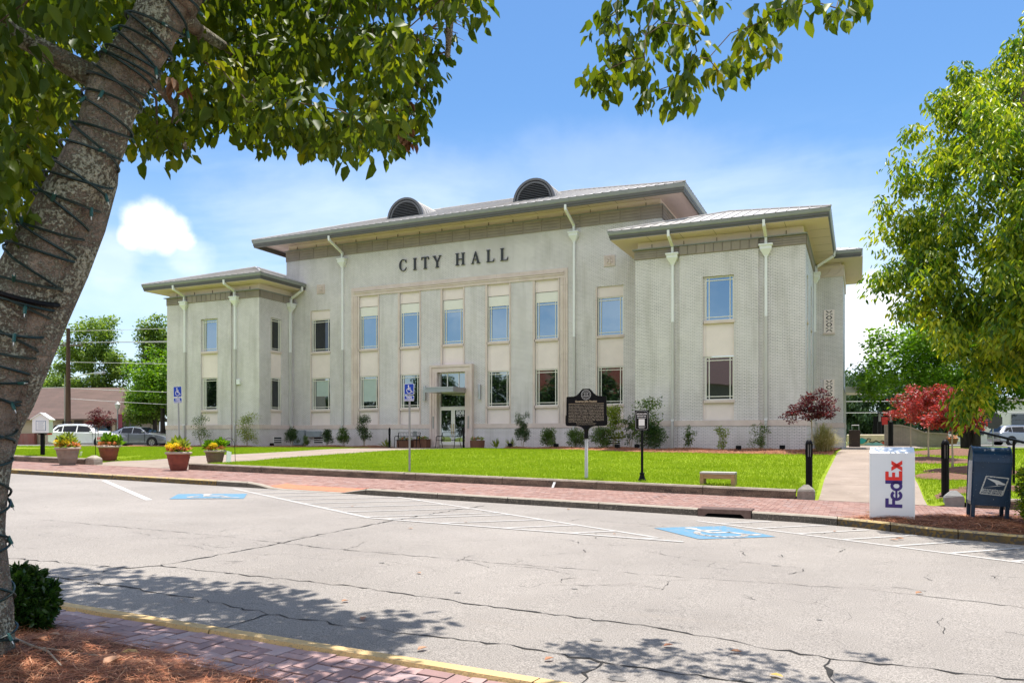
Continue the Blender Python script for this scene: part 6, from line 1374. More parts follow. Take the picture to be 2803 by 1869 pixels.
# clipped and loose hollies at the street edges
def bush(name, c, rx, ry, h, m, label, seed, n=60, leaves=120, ll=0.035, boxy=0.5):
    rnd = random.Random(seed); t = thing(name, c, label, 'bush'); pts = []
    while len(pts) < n:
        u, v, w_ = rnd.uniform(-1,1), rnd.uniform(-1,1), rnd.uniform(0.05,1)
        e = abs(u)**(2+2*boxy)+abs(v)**(2+2*boxy)+abs((w_-0.4)/0.6)**(2+2*boxy)
        if 0.45 < e < 1: pts.append((c[0]+u*rx, c[1]+v*ry, c[2]+w_*h))
    V, F = leaf_cloud(pts, min(rx,ry)*0.22, leaves, ll, ll*0.5, seed, droop=-0.15, flat=1.0, out=0.6); np_mesh('leaves', V, F, m, t)
    mb = MB(); sk = [((c[0],c[1],c[2]),.02),((c[0],c[1],c[2]+h*.3),.015)]; mb.tube([p for p, r in sk], .018, 6); grow(mb, sk, rnd.sample(pts, min(50,n)), rnd, .002, .012, .05, 4); mb.build('stems', M_bark, t)
bush('holly_bush', (2.95,14.45,0.18), 0.62, 0.55, 1.02, L_right, 'clipped bright green bush in front of the blue mailbox at right', 101, 150, 110, 0.045)
bush('holly_bush', (-4.98,3.28,0.22), 0.165, 0.19, 0.44, L_holly, 'dark glossy bush at the foot of the leaning tree', 102, 100, 60, 0.048, -0.2)
# ------------------------------------------------------------------ low walls, blocks
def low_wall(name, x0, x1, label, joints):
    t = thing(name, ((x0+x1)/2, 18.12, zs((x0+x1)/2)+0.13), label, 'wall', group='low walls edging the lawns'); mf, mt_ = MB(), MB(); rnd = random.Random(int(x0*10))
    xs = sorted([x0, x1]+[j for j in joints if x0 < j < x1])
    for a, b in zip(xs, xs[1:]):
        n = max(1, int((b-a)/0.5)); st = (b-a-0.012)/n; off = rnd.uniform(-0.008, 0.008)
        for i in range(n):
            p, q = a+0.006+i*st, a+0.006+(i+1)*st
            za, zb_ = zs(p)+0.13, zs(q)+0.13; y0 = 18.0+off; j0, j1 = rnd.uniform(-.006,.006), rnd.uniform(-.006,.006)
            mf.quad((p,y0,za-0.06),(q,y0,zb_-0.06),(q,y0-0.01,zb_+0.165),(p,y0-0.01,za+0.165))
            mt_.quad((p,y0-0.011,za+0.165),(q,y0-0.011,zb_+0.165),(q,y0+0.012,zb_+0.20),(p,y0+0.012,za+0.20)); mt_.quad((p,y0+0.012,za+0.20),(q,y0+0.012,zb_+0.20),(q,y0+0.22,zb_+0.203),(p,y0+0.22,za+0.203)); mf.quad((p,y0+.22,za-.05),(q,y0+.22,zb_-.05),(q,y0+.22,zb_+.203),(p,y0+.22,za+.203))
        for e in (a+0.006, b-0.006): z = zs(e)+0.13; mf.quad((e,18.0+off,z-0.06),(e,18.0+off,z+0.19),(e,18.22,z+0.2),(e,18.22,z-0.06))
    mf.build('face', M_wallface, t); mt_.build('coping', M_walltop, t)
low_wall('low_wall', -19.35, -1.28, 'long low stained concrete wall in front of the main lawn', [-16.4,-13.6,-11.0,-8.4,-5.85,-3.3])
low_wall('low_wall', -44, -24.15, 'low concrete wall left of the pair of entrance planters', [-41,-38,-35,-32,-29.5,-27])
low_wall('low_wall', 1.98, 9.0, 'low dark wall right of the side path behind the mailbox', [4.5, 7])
def block(x, y, w_, m, label, seed):
    rnd = random.Random(seed); z = zs(x)+0.12; t = thing('wall_end_block', (x, y, z), label, 'stone block', group='blocks ending the low walls'); h = w_/2; mb = MB()
    b = [(-h,-h*.8),(h,-h*.8),(h,h*.8),(-h,h*.8)]; lv = [(0,1.0),(0.185,0.97),(0.235,0.88),(0.325,0.28)]
    vs = []; 
    for hz, k in lv: 
        for px, py in b: vs.append((x+px*k+rnd.uniform(-.008,.008), y+py*k+rnd.uniform(-.008,.008), z+hz+rnd.uniform(-.006,.006)))
    fs = [(12,13,14,15)]
    for i in range(3):
        for k in range(4): j = (k+1) % 4; fs.append((i*4+k,i*4+j,i*4+4+j,i*4+4+k))
    mb.add(vs, fs); mb.build('block', m, t)
M_block = mat('rough_block', (0.34,0.31,0.27), 0.95, scale=6, color2=(0.20,0.18,0.155), bump=0.5, bscale=40)
block(-1.08, 18.16, 0.36, M_block, 'grey-brown rough block ending the long wall beside the side path', 1)
block(1.76, 18.16, 0.36, mat('grey_block', (0.30,0.30,0.295), 0.9, scale=6, color2=(0.22,0.22,0.22), bump=0.3), 'smooth grey block behind the drop box and left of the mailbox', 2)
block(-23.9, 18.16, 0.42, mat('pale_block', (0.46,0.40,0.32), 0.95, scale=6, color2=(0.30,0.25,0.19), bump=0.5), 'pale block ending the left wall between the two left planters', 3)
# ------------------------------------------------------------------ bollard lights
def bollard(x, y, z, h, label, r=0.075, group='black bollard lights'):
    t = thing('bollard_light', (x, y, z), label, 'bollard', group=group); mb = MB()
    mb.lathe([(r*1.5,0),(r*1.5,0.02),(r*1.05,0.03)], x, y, z, 16); hl = h*0.24
    for k in range(24): pass
    n = 24; zt = h-hl-0.11
    V = []
    for hz in (0.03, zt):
        for k in range(n): a = 2*math.pi*k/n; rr_ = r*(1.0 if k % 2 else 0.93); V.append((x+rr_*math.cos(a), y+rr_*math.sin(a), z+hz))
    mb.add(V, [(k,(k+1)%n,n+(k+1)%n,n+k) for k in range(n)]+[tuple(range(n,2*n))])
    mb.build('post', M_black, t)
    mb = MB(); mb.cyl(x, y, z+zt, z+h-0.10, r*0.55, n=12); mb.build('lamp_glass', mat('frosted_glass', (0.42,0.41,0.38), 0.4), t)
    mb = MB()
    for k in range(8): a = 2*math.pi*k/8+0.2; mb.beam((x+r*.88*math.cos(a), y+r*.88*math.sin(a), z+zt), (x+r*.88*math.cos(a), y+r*.88*math.sin(a), z+h-0.09), 0.026, 0.026)
    mb.build('cage', M_black, t)
    mb = MB(); mb.lathe([(r*1.0,0),(r*1.03,0.015),(r*.98,0.035),(r*.85,0.065),(r*.55,0.095),(r*.22,0.108)], x, y, z+h-0.105, 16); mb.build('cap', M_black, t, smooth=True)
bollard(-1.05, 18.72, 0.30, 1.16, 'black bollard light standing behind the block at the lawn corner')
bollard(1.64, 18.55, 0.26, 1.20, 'black bollard light right of the white drop box')
bollard(-25.05, 38.1, 0.93, 1.16, 'black bollard light left of the hall entrance bench', 0.06)
bollard(-19.95, 37.7, 0.93, 1.16, 'black bollard light in front of the right entrance bench', 0.06)
bollard(1.9, 58.0, 0.92, 2.3, 'tall black bollard light before the stepped brick wall', 0.16, 'far black bollard lights')
bollard(1.35, 64.0, 0.92, 2.5, 'black bollard light farther back beside the red sign box', 0.16, 'far black bollard lights')
# ------------------------------------------------------------------ accessible parking signs
M_signblue = mat('sign_blue', (0.01, 0.06, 0.42), 0.35, var=0.05)
def parking_sign(x, y, z, h, w_, label, lean=0.0, rz=R(4)):
    t = thing('parking_sign', (x, y, z), label, 'sign', rz=rz, group='accessible parking signs'); t.rotation_euler = (0, lean, rz)
    mb = MB(); pw = 0.022
    mb.quad((-pw,0.008,-.1),(-pw*.5,-0.012,-.1),(-pw*.5,-0.012,h-0.02),(-pw,0.008,h-0.02)); mb.quad((pw*.5,-0.012,-.1),(pw,0.008,-.1),(pw,0.008,h-0.02),(pw*.5,-0.012,h-0.02)); mb.quad((-pw*.5,-0.012,-.1),(pw*.5,-0.012,-.1),(pw*.5,-0.012,h-0.02),(-pw*.5,-0.012,h-0.02))
    mb.box(-pw*1.4, -pw, 0.004, 0.008, -.1, h-0.02); mb.box(pw, pw*1.4, 0.004, 0.008, -.1, h-0.02)
    mb.build('post', M_galv, t, world=False)
    def plate(x0, x1, z0, z1, r, yy): 
        P = []
        for cx_, cz, a0 in ((x1-r,z0+r,-90),(x1-r,z1-r,0),(x0+r,z1-r,90),(x0+r,z0+r,180)):
            for k in range(5): a = R(a0+k*22.5); P.append((cx_+r*math.cos(a), cz+r*math.sin(a)))
        return P
    for nm, z0, z1 in (('sign_panel', h-w_, h), ('van_panel', h-w_-0.03-w_*0.5, h-w_-0.03)):
        mb = MB(); mb.prismy(plate(-w_/2, w_/2, z0, z1, 0.025, 0), -0.022, -0.015); mb.cur = 1; mb.prismy(plate(-w_/2+0.010, w_/2-0.010, z0+0.010, z1-0.010, 0.02, 0), -0.0245, -0.0222)
        pn = mb.build(nm, [M_white, M_signblue], t, world=False)
        if nm == 'sign_panel':
            mb = MB(); hc_symbol(mb, lambda u, v: (-w_*0.44+u*w_*0.88, -0.0265, z0+w_*0.07+v*w_*0.86)); mb.build('wheelchair_symbol', M_white, pn, world=False)
        else:
            text_part('lettering', 'VAN', w_*0.27, M_white, pn, (0, -0.0265, z0+w_*0.25), offset=0.003); text_part('lettering', 'ACCESSIBLE', w_*0.165, M_white, pn, (0, -0.0265, z0+w_*0.08), offset=0.002)
parking_sign(-11.39, 18.32, 0.50, 2.50, 0.302, 'blue wheelchair sign on a straight post in the middle of the lawn edge')
parking_sign(-20.55, 18.75, 0.60, 2.60, 0.345, 'blue wheelchair sign on a leaning post behind the left planters', lean=-0.028)
# ------------------------------------------------------------------ historical marker
def hist_marker():
    x, y, z = -6.41, 18.85, 0.46; t = thing('historical_marker', (x, y, z), 'black cast historical marker with crest and gold text on a pale post', 'sign', rz=R(2))
    mb = MB(); mb.lathe([(0.052,-.1),(0.052,0.02),(0.044,0.04),(0.038,1.22)], 0, 0, 0, 16); mb.build('post', mat('aluminium_post', (0.47,0.46,0.42), 0.5, metal=0.3), t, world=False, smooth=True)
    mb = MB(); mb.lathe([(0.060,1.02),(0.062,1.06),(0.054,1.10),(0.054,1.24),(0.075,1.28)], 0, 0, 0, 16); mb.build('socket', M_black, t, world=False, smooth=True)
    hw = 0.535; zb_, zt, ztop = 1.36, 2.03, 2.30
    right = [(0.05,1.22),(0.075,1.27),(0.13,1.315),(0.22,1.34),(hw-0.04,1.345),(hw+0.012,1.365),(hw+0.02,1.42),(hw+0.018,1.60),(hw,1.63),(hw,1.66),(hw-0.005,zt+0.06),(hw-0.02,zt+0.07),(0.34,zt+0.075),(0.26,zt+0.10),(0.19,zt+0.16),(0.14,zt+0.225),(0.085,zt+0.27),(0.0,ztop)]
    P = right+[(-u, v) for u, v in reversed(right[:-1])]
    mb = MB(); mb.prismy(P, -0.025, 0.025); pl = mb.build('plaque', M_black, t, world=False)
    C_ = (sum(p[0] for p in P)/len(P), 1.75); mb = MB(); rim = [(p[0]*0.985+0.0, (p[1]-C_[1])*0.985+C_[1]) for p in P]
    for (a, b), (c, d) in zip(rim, rim[1:]+rim[:1]): mb.beam((a,-0.027,b),(c,-0.027,d),0.010,0.010)
    mb.build('rim', M_black, pl, world=False)
    M_gold = mat('aged_gilt', (0.52,0.42,0.28), 0.6, var=0.25, scale=30); M_silver = mat('aged_silver', (0.42,0.43,0.42), 0.55, var=0.25, scale=60)
    mb = MB(); cz = zt+0.115; n = 28
    for k in range(n):
        a, b = 2*math.pi*k/n, 2*math.pi*(k+1)/n
        for r0, r1 in ((0.118,0.130),(0.088,0.094)): mb.quad(*[(r*math.cos(q), -0.0275, cz+r*math.sin(q)) for r, q in ((r0,a),(r1,a),(r1,b),(r0,b))])
        if k % 2: mb.quad(*[(r*math.cos(q), -0.0275, cz+r*math.sin(q)) for r, q in ((0.099,a),(0.113,a),(0.113,a+0.13),(0.099,a+0.13))])
    rnd = random.Random(3)
    mb.tube([(0.075*math.cos(a), -0.026, cz+0.05*math.sin(a)) for a in [R(200+k*14) for k in range(11)]], 0.006, 4)
    for x0, x1, z0, z1 in ((-0.05,0.05,-0.035,-0.028),(-0.045,-0.034,-0.03,0.03),(0.034,0.045,-0.03,0.03),(-0.006,0.006,-0.03,0.03),(-0.055,0.055,0.03,0.038)): mb.box(x0,x1,-0.0285,-0.0272,cz+z0,cz+z1)
    mb.tube([(0.055*math.cos(R(a)), -0.026, cz+0.038+0.022*math.sin(R(a))) for a in range(0,181,20)], 0.005, 4)
    mb.build('crest', M_silver, pl, world=False)
    text_part('lettering', 'Governor John Houston', 0.068, M_gold, pl, (0, -0.0272, zt-0.075), scale=(0.86,1,1), extrude=0.001, offset=0.0018)
    mb = MB(); mb.box(-0.47,0.47,-0.0285,-0.0255,zt-0.118,zt-0.110); mb.build('rule', M_gold, pl, world=False)
    L_ = ['Born near Waynesboro in 1744, Houston was the son of Sir Patrick','Houston and Priscilla Dunbar.  He was elected in 1775 to represent','Georgia at the Continental Congress and served on Georgia\'s','Council of Safety, which in January 1776 issued the arrest warrant','for Royal Governor James Wright.  Georgians elected Houston','governor in January 1778. Following the Revolution, Houston was',
          'elected governor a second time in 1784 and in that year was','appointed one of seven "Trustees for a College," making him one','of the founders of the University of Georgia.  Houston served as','Savannah\'s first mayor in 1790 and in 1791 helped to host George','Washington\'s Savannah visit.  He died in 1796.  Named in his','honor, Houston County was created in 1821.']
    M_g2 = mat('dull_gilt', (0.34,0.29,0.22), 0.7, var=0.3, scale=40)
    for i, s_ in enumerate(L_):
        o = text_part('lettering', s_, 0.036, M_g2, pl, (-0.47, -0.0272, zt-0.165-i*0.0385), align='LEFT', offset=0.0008)
        wd = max(v.co.x for v in o.data.vertices); o.scale = ((0.94 if i < 11 else 0.66)/wd, 1, 1)
    for s_, zz in (('Erected by the Georgia Historical Society and The National',0.655-.03),('Society of The Colonial Dames in the State of Georgia',0.655)): text_part('lettering', s_, 0.022, M_g2, pl, (0, -0.0272, zt-zz), offset=0.0004)
hist_marker()
# ------------------------------------------------------------------ self-guided tour sign
def tour_sign():
    t = thing('tour_sign', (-4.93, 18.78, 0.43), 'small black tour sign with white frame on a thin black pole', 'sign', rz=R(1))
    mb = MB(); mb.lathe([(0.10,-.03),(0.105,0.0),(0.10,0.03),(0.075,0.06),(0.062,0.12),(0.05,0.16),(0.066,0.175),(0.066,0.195),(0.032,0.215),(0.032,1.28)], 0, 0, 0, 20); mb.build('post', M_black, t, world=False, smooth=False)
    mb = MB(); mb.bbox(-0.175, 0.175, -0.045, -0.005, 1.25, 1.755, 0.006); pn = mb.build('panel', M_black, t, world=False)
    mb = MB(); c = 0.03
    P = [(-0.15+c,1.275),(0.15-c,1.275),(0.15,1.275+c),(0.15,1.73-c),(0.15-c,1.73),(-0.15+c,1.73),(-0.15,1.73-c),(-0.15,1.275+c)]
    for (a, b), (d, e) in zip(P, P[1:]+P[:1]): mb.beam((a,-0.046,b),(d,-0.046,e),0.004,0.004)
    mb.box(-0.075, 0.075, -0.0475, -0.0455, 1.375, 1.535); mb.build('white_panel', M_white, pn, world=False)
    for s_, sz, z_ in (('HISTORIC SITES',0.047,1.645),('Self Guided Tour',0.042,1.595)):
        text_part('lettering', s_, sz, M_white, pn, (0,-0.0475,z_), scale=(0.78,1,1), offset=0.0015)
    mb = MB()
    for a, z_ in ((0.115,1.565),(0.09,1.347),(0.07,1.320)): mb.box(-a, a, -0.0472, -0.0458, z_-0.0045, z_+0.0045)
    mb.build('fine_print', M_white, pn, world=False)
tour_sign()
# ------------------------------------------------------------------ wooden low bench and marker peg
t = thing('wooden_bench', (-3.03, 18.5, 0.37), 'small plain wooden bench standing on the lawn behind the wall', 'bench', rz=0.0)
M_wood = mat('oiled_timber', (0.30,0.19,0.085), 0.75, scale=6, color2=(0.42,0.28,0.13), stretch=(0.5,4,4), bump=0.2)
mb = MB(); mb.bbox(-0.40,0.40,-0.19,0.19,0.285,0.33,0.006); mb.build('seat', mat('grey_timber', (0.42,0.41,0.36), .8, scale=6), t, world=False)
for sx in (-1, 1): mb = MB(); mb.bbox(sx*0.355-0.045, sx*0.355+0.045, -0.18, 0.18, -0.08, 0.284, 0.005); mb.build('leg', M_wood, t, world=False)
mb = MB(); mb.box(-0.31,0.31,-0.17,-0.13,0.175,0.283); mb.box(-0.31,0.31,0.13,0.17,0.175,0.283); mb.build('apron', M_wood, t, world=False)
t = thing('survey_stake', (-6.95, 17.93, zs(-7)+0.13), 'small white survey stake leaning against the long wall', 'stake'); mb = MB(); mb.beam((-6.97,17.90,zs(-7)+0.12),(-6.94,17.97,zs(-7)+0.26),0.07,0.02); mb.build('stake', M_white, t)
# ------------------------------------------------------------------ parcel drop box
def drop_box():
    t = thing('drop_box', (0.49, 14.36, 0.06), 'white parcel drop box with purple and red courier lettering on its side', 'drop box', rz=R(-1.5))
    M_bx = mat('box_white', (0.74,0.75,0.77), 0.35, var=0.03, scale=2, speck=(26, 0.74, 0.80, (0.5,0.49,0.47)))
    hw, dp, h = 0.338, 0.55, 1.20; P = [(0.0,0.0),(0.0,h-0.02),(0.02,h),(dp-0.02,h+0.08),(dp,h+0.07),(dp,0)]
    mb = MB(); n = len(P); vs = [(-hw,y,z) for y, z in P]+[(hw,y,z) for y, z in P]; mb.add(vs, [tuple(range(n)), tuple(range(2*n-1,n-1,-1))]+[(i,n+i,n+(i+1)%n,(i+1)%n) for i in range(n)]); b_ = fix(mb.build('body', M_bx, t, world=False))
    mb = MB(); mb.box(-hw+0.01, hw-0.01, -0.004, -0.001, 0.003, 0.03); mb.box(-hw-0.003, -hw+0.012, -0.004, -0.001, 0.0, h-0.01); mb.box(hw-0.012, hw+0.003, -0.004, -0.001, 0.0, h-0.01); mb.build('edge_trim', M_white, t, world=False)
    M_pur = mat('courier_purple', (0.035,0.012,0.16), 0.4, var=0.03); M_redc = mat('courier_red', (0.72,0.02,0.008), 0.4, var=0.03)
    # letters drawn on a horizontal baseline u (along), v (up); cap height 1
    S = 0.255
    def put(mbx, pts):  # rotate text 90 degrees counter-clockwise: u runs up the box, v runs left
        q = [(0.155-v*S, 0.275+u*S) for u, v in pts]; a = sum(q[k][0]*q[(k+1)%len(q)][1]-q[(k+1)%len(q)][0]*q[k][1] for k in range(len(q)))
        if a < 0: q.reverse()
        mbx.add([(x_, -0.0048, z_) for x_, z_ in q], [tuple(range(len(q)))])
    st = 0.225
    def rect(mbx, a, b, c, d): put(mbx, [(a,c),(b,c),(b,d),(a,d)])
    def arc(mbx, cx_, cy_, ro, ri, a0, a1, sx=1.0, n=18):
        for k in range(n):
            p, q = R(a0+(a1-a0)*k/n), R(a0+(a1-a0)*(k+1)/n)
            put(mbx, [(cx_+ro*sx*math.cos(p), cy_+ro*math.sin(p)), (cx_+ro*sx*math.cos(q), cy_+ro*math.sin(q)), (cx_+ri[0]*math.cos(q), cy_+ri[1]*math.sin(q)), (cx_+ri[0]*math.cos(p), cy_+ri[1]*math.sin(p))])
    mp_, mr_ = MB(), MB()
    rect(mp_, 0, st, 0, 1); rect(mp_, st, 0.60, 0.80, 1); rect(mp_, st, 0.54, 0.42, 0.60)                 # F
    cx_ = 0.80; arc(mp_, cx_, 0.345, 0.355, (0.165,0.175), 35, 328, 0.98); rect(mp_, cx_-0.2, cx_+0.345, 0.285, 0.41)                              # e
    cx_ = 1.42; arc(mp_, cx_, 0.345, 0.355, (0.15,0.175), 0, 360, 0.93, 24); rect(mp_, 1.56, 1.78, 0, 1)                                              # d
    rect(mr_, 1.78, 2.01, 0, 1); rect(mr_, 2.01, 2.36, 0.80, 1); rect(mr_, 2.01, 2.30, 0.42, 0.60); rect(mr_, 2.01, 2.40, 0, 0.20)                      # E
    put(mr_, [(2.40,0),(2.66,0),(3.08,0.64),(2.82,0.64)]); put(mr_, [(2.84,0),(3.10,0),(2.66,0.64),(2.40,0.64)])                                       # x
    mp_.build('lettering', M_pur, b_, world=False); mr_.build('lettering', M_redc, b_, world=False)
drop_box()
# ------------------------------------------------------------------ blue mailbox
def mailbox():
    t = thing('mailbox', (1.98, 15.05, 0.10), 'worn blue street mailbox with a rounded top standing on four legs', 'mailbox', rz=0.0); t.rotation_euler = (0, R(2.2), R(1))
    M_mb = mat('mailbox_blue', (0.005,0.032,0.080), 0.38, var=0.3, scale=3, big=0.15, speck=(34, 0.70, 0.76, (0.30,0.33,0.35)), coat=0.0)
    hw, dp, z0, zt = 0.272, 0.54, 0.26, 1.245; r = 0.25; P = [(0,z0),(0,zt-r)]+[(r-r*math.cos(R(a)), zt-r+r*math.sin(R(a))) for a in range(15,90,15)]+[(r,zt),(dp-r,zt)]+[(dp-r+r*math.sin(R(a)), zt-r+r*math.cos(R(a))) for a in range(15,91,15)]+[(dp,z0)]
    n = len(P); mb = MB(); vs = [(-hw,y,z) for y, z in P]+[(hw,y,z) for y, z in P]; mb.add(vs, [tuple(range(n)), tuple(range(2*n-1,n-1,-1))]+[(i,n+i,n+(i+1)%n,(i+1)%n) for i in range(n)]); body = fix(mb.build('body', M_mb, t, world=False))
    mb = MB()
    for sx in (-1, 1):                                # raised seams where the side panels fold over
        Pp = [(sx*hw, y*1.0, z) for y, z in P]
        for w0 in (0, 1):
            pass
        o_ = [(sx*(hw+0.004), dp/2+(y-dp/2)*1.018, z+0.006 if z > 0.4 else z) for y, z in P]; mb.tube(o_, 0.012, 6)
    mb.build('seam', M_mb, body, world=False)
    for s_ in ((-0.008, zt-r-0.02, zt-r-0.005), (-0.006, z0, z0+0.02)): mb = MB(); mb.box(-hw+0.035, hw-0.035, s_[0], -0.001, s_[1], s_[2]); mb.build('panel_seam', M_mb, body, world=False)
    for sx in (-1, 1):
        for y in (0.005, dp-0.045):
            mb = MB(); mb.bbox(sx*hw-0.055 if sx > 0 else -hw-0.004, sx*hw+0.004 if sx > 0 else -hw+0.055, y-0.02, y+0.05, -0.02, z0+0.10, 0.004); mb.build('leg', M_mb, t, world=False)
    mb = MB(); mb.box(-hw-0.006, -hw-0.001, 0.05, dp-0.06, z0+0.06, zt-0.24); mb.build('glare_panel', mat('side_glare', (0.42,0.44,0.46), 0.5, scale=3, var=.2), t, world=False)  # pale sheet puts the left side's glare into the colour
    # slanted white badge with an eagle head cut in blue
    mb = MB(); cx_, cz = 0.045, 0.60
    def T(u, v, d=0.004): return (cx_+u*0.34-0.17+(v-0.5)*0.085, -d, cz+v*0.31-0.155-(u-0.5)*0.02)
    mb.quad(T(0.0,0.03),T(0.03,0.0),T(0.97,0.0),T(1.0,0.03),T(1.0,0.97),T(0.97,1.0),T(0.03,1.0),T(0.0,0.97)); bd = mb.build('badge', mat('worn_sticker', (0.62,0.62,0.58), 0.55, speck=(45,0.58,0.66,(0.10,0.14,0.19))), body, world=False)
    mb = MB(); mb.quad(T(0.06,0.30,.006),T(0.94,0.30,.006),T(0.94,0.94,.006),T(0.06,0.94,.006)); mb.cur = 1
    mb.quad(T(0.06,0.88,.008),T(0.60,0.80,.008),T(0.80,0.70,.008),T(0.93,0.66,.008),T(0.90,0.58,.008),T(0.60,0.60,.008),T(0.45,0.68,.008)); mb.quad(T(0.06,0.34,.008),T(0.16,0.38,.008),T(0.88,0.56,.008),T(0.62,0.53,.008)); mb.quad(T(0.42,0.76,.010),T(0.56,0.56,.010),T(0.64,0.55,.010),T(0.58,0.74,.010))
    mb.build('eagle_emblem', [M_mb, M_white], bd, world=False)
    for s_, v in (('UNITED STATES', 0.175), ('POSTAL SERVICE', 0.055)):
        p = T(0.5, v, 0.006); text_part('lettering', s_, 0.042, M_mb, bd, p, rot=(math.pi/2, R(3), 0), scale=(0.92,1,1), offset=0.001)
mailbox()
# ------------------------------------------------------------------ planters
M_terra = mat('red_barrel', (0.27,0.065,0.035), 0.75, scale=5, color2=(0.17,0.04,0.025), bump=0.3)
M_brownp = mat('brown_barrel', (0.20,0.12,0.09), 0.8, scale=5, color2=(0.13,0.08,0.06), bump=0.3)
M_greyp = mat('weathered_barrel', (0.30,0.235,0.18), 0.85, scale=5, color2=(0.21,0.155,0.12), bump=0.3)
M_soil = mat('soil', (0.04,0.025,0.018), 0.95)
L_fy = leafmat('yellow_petals', [(0,(0.80,0.55,0.02)),(1,(0.90,0.75,0.06))], 0.3, 0.5, tint=(1.1,1.1,.5)); L_fo = leafmat('orange_petals', [(0,(0.60,0.12,0.06)),(.5,(0.78,0.30,0.10)),(1,(0.85,0.55,0.28))], 0.3, .5, tint=(1.1,1,.6))
def planter(x, y, z, s, m, label, seed, tall=True, yel=True, wide=1.0):
    t = thing('planter', (x, y, z), label, 'planter', group='barrel planters by the path'); rnd = random.Random(seed); R0 = 0.30*s; H = 0.50*s
    prof = [(R0*.66,0.0),(R0*.68,0.03*s),(R0*.72,0.05*s),(R0*.80,H*.33),(R0*.835,H*.34),(R0*.845,H*.39),(R0*.83,H*.40),(R0*.92,H*.66),(R0*.955,H*.67),(R0*.96,H*.72),(R0*.94,H*.73),(R0*1.0,H*.88)]
    mb = MB(); n = 30; vs = []
    for r, h in prof:
        for k in range(n): a = 2*math.pi*k/n; q = r*(0.988 if k % 3 == 0 else 1.0); vs.append((x+q*math.cos(a), y+q*math.sin(a), z+h))
    mb.add(vs, [(i*n+k,i*n+(k+1)%n,(i+1)*n+(k+1)%n,(i+1)*n+k) for i in range(len(prof)-1) for k in range(n)]); mb.build('pot', m, t)
    mb = MB(); mb.tube([(x+R0*1.04*math.cos(a*.2618), y+R0*1.04*math.sin(a*.2618), z+H*.94) for a in range(25)], 0.032*s, 8); mb.build('rim', mat('pot_rim', (0.42,0.34,0.27), .85, scale=6), t, smooth=True)
    mb = MB(); mb.add([(x+R0*math.cos(a*.2618), y+R0*math.sin(a*.2618), z+H*.93) for a in range(24)], [tuple(range(24))]); mb.build('soil', M_soil, t)
    c = [(x+rnd.uniform(-1,1)*R0*.6, y+rnd.uniform(-1,1)*R0*.6, z+H+rnd.uniform(0.03,.22)*s) for _ in range(6)]
    V, F = leaf_cloud(c, 0.11*s, 44, 0.19*s, 0.065*s, seed, droop=-0.7, out=0.5, flat=.9); np_mesh('foliage', V, F, L_ylw if seed % 2 else L_bright, t)
    a = [(x+R0*.85*math.cos(k*.7), y+R0*.85*math.sin(k*.7), z+H+0.05*s+rnd.uniform(0,.05)) for k in range(9)]
    if yel:
        V, F = leaf_cloud([(x-R0*.45,y-R0*.6,z+H+.13*s),(x+R0*.5,y-R0*.6,z+H+.15*s),(x+R0*.05,y-R0*.7,z+H+.10*s)], 0.105*s, 170, 0.05*s, 0.04*s, seed+1, droop=-.4); np_mesh('flower', V, F, L_fy, t)
    V, F = leaf_cloud(a, 0.07*s, 40, 0.045*s, 0.032*s, seed+2, droop=-.3); np_mesh('flower', V, F, L_fo, t)
planter(-24.25, 17.45, 0.59, 1.18, M_greyp, 'weathered grey barrel planter with yellow flowers, leftmost, on the brick walk', 1)
planter(-24.75, 19.4, 0.64, 1.15, M_terra, 'red barrel planter with orange flowers just behind the pale block', 2, yel=False)
planter(-19.17, 17.45, 0.49, 1.15, M_terra, 'red barrel planter with yellow flowers in front of the leaning sign post', 3)
planter(-19.35, 19.1, 0.58, 1.02, M_brownp, 'dark brown barrel planter half hidden behind the red planter', 4)
# shepherd's hook and small boards beside the planters
t = thing('shepherd_hook', (-19.35, 19.6, 0.62), 'thin black shepherd hook beside the dark brown planter', 'garden hook')
mb = MB(); mb.tube([(-18.95,19.6,0.55),(-18.98,19.6,1.2),(-19.02,19.6,1.36),(-19.12,19.6,1.47),(-19.27,19.6,1.50),(-19.40,19.6,1.44),(-19.47,19.6,1.36),(-19.53,19.6,1.42)], 0.009, 6); mb.build('hook', M_black, t)
t = thing('folded_board', (-19.0, 19.3, 0.60), 'small white board leaning beside the dark brown planter', 'board'); mb = MB(); mb.beam((-18.93,19.25,0.60),(-18.98,19.35,1.05),0.20,0.015); mb.build('board', M_white, t)
t = thing('yard_flag', (-26.1, 19.9, 0.75), 'small white yard flag with red figures on a thin black stand', 'flag')
mb = MB(); mb.tube([(-26.1,19.9,0.72),(-26.12,19.9,1.84),(-25.60,19.9,1.86)], 0.011, 6); mb.build('stand', M_black, t)
mb = MB(); mb.box(-26.07,-25.62,19.895,19.9,1.38,1.56); mb.build('banner', M_white, t); mb = MB()
for k in range(3): mb.box(-26.0+k*0.11,-25.93+k*0.11,19.888,19.894,1.42+0.02*(k%2),1.53)
mb.build('print', mat('flag_red', (0.6,0.03,0.03), .6), t)
t = thing('white_stake', (-25.6, 18.9, 0.72), 'thin white utility marker in the grass left of the pale block', 'stake'); mb = MB(); mb.beam((-25.66,18.9,0.66),(-25.52,18.9,1.0),0.07,0.012); mb.build('stake', M_white, t)
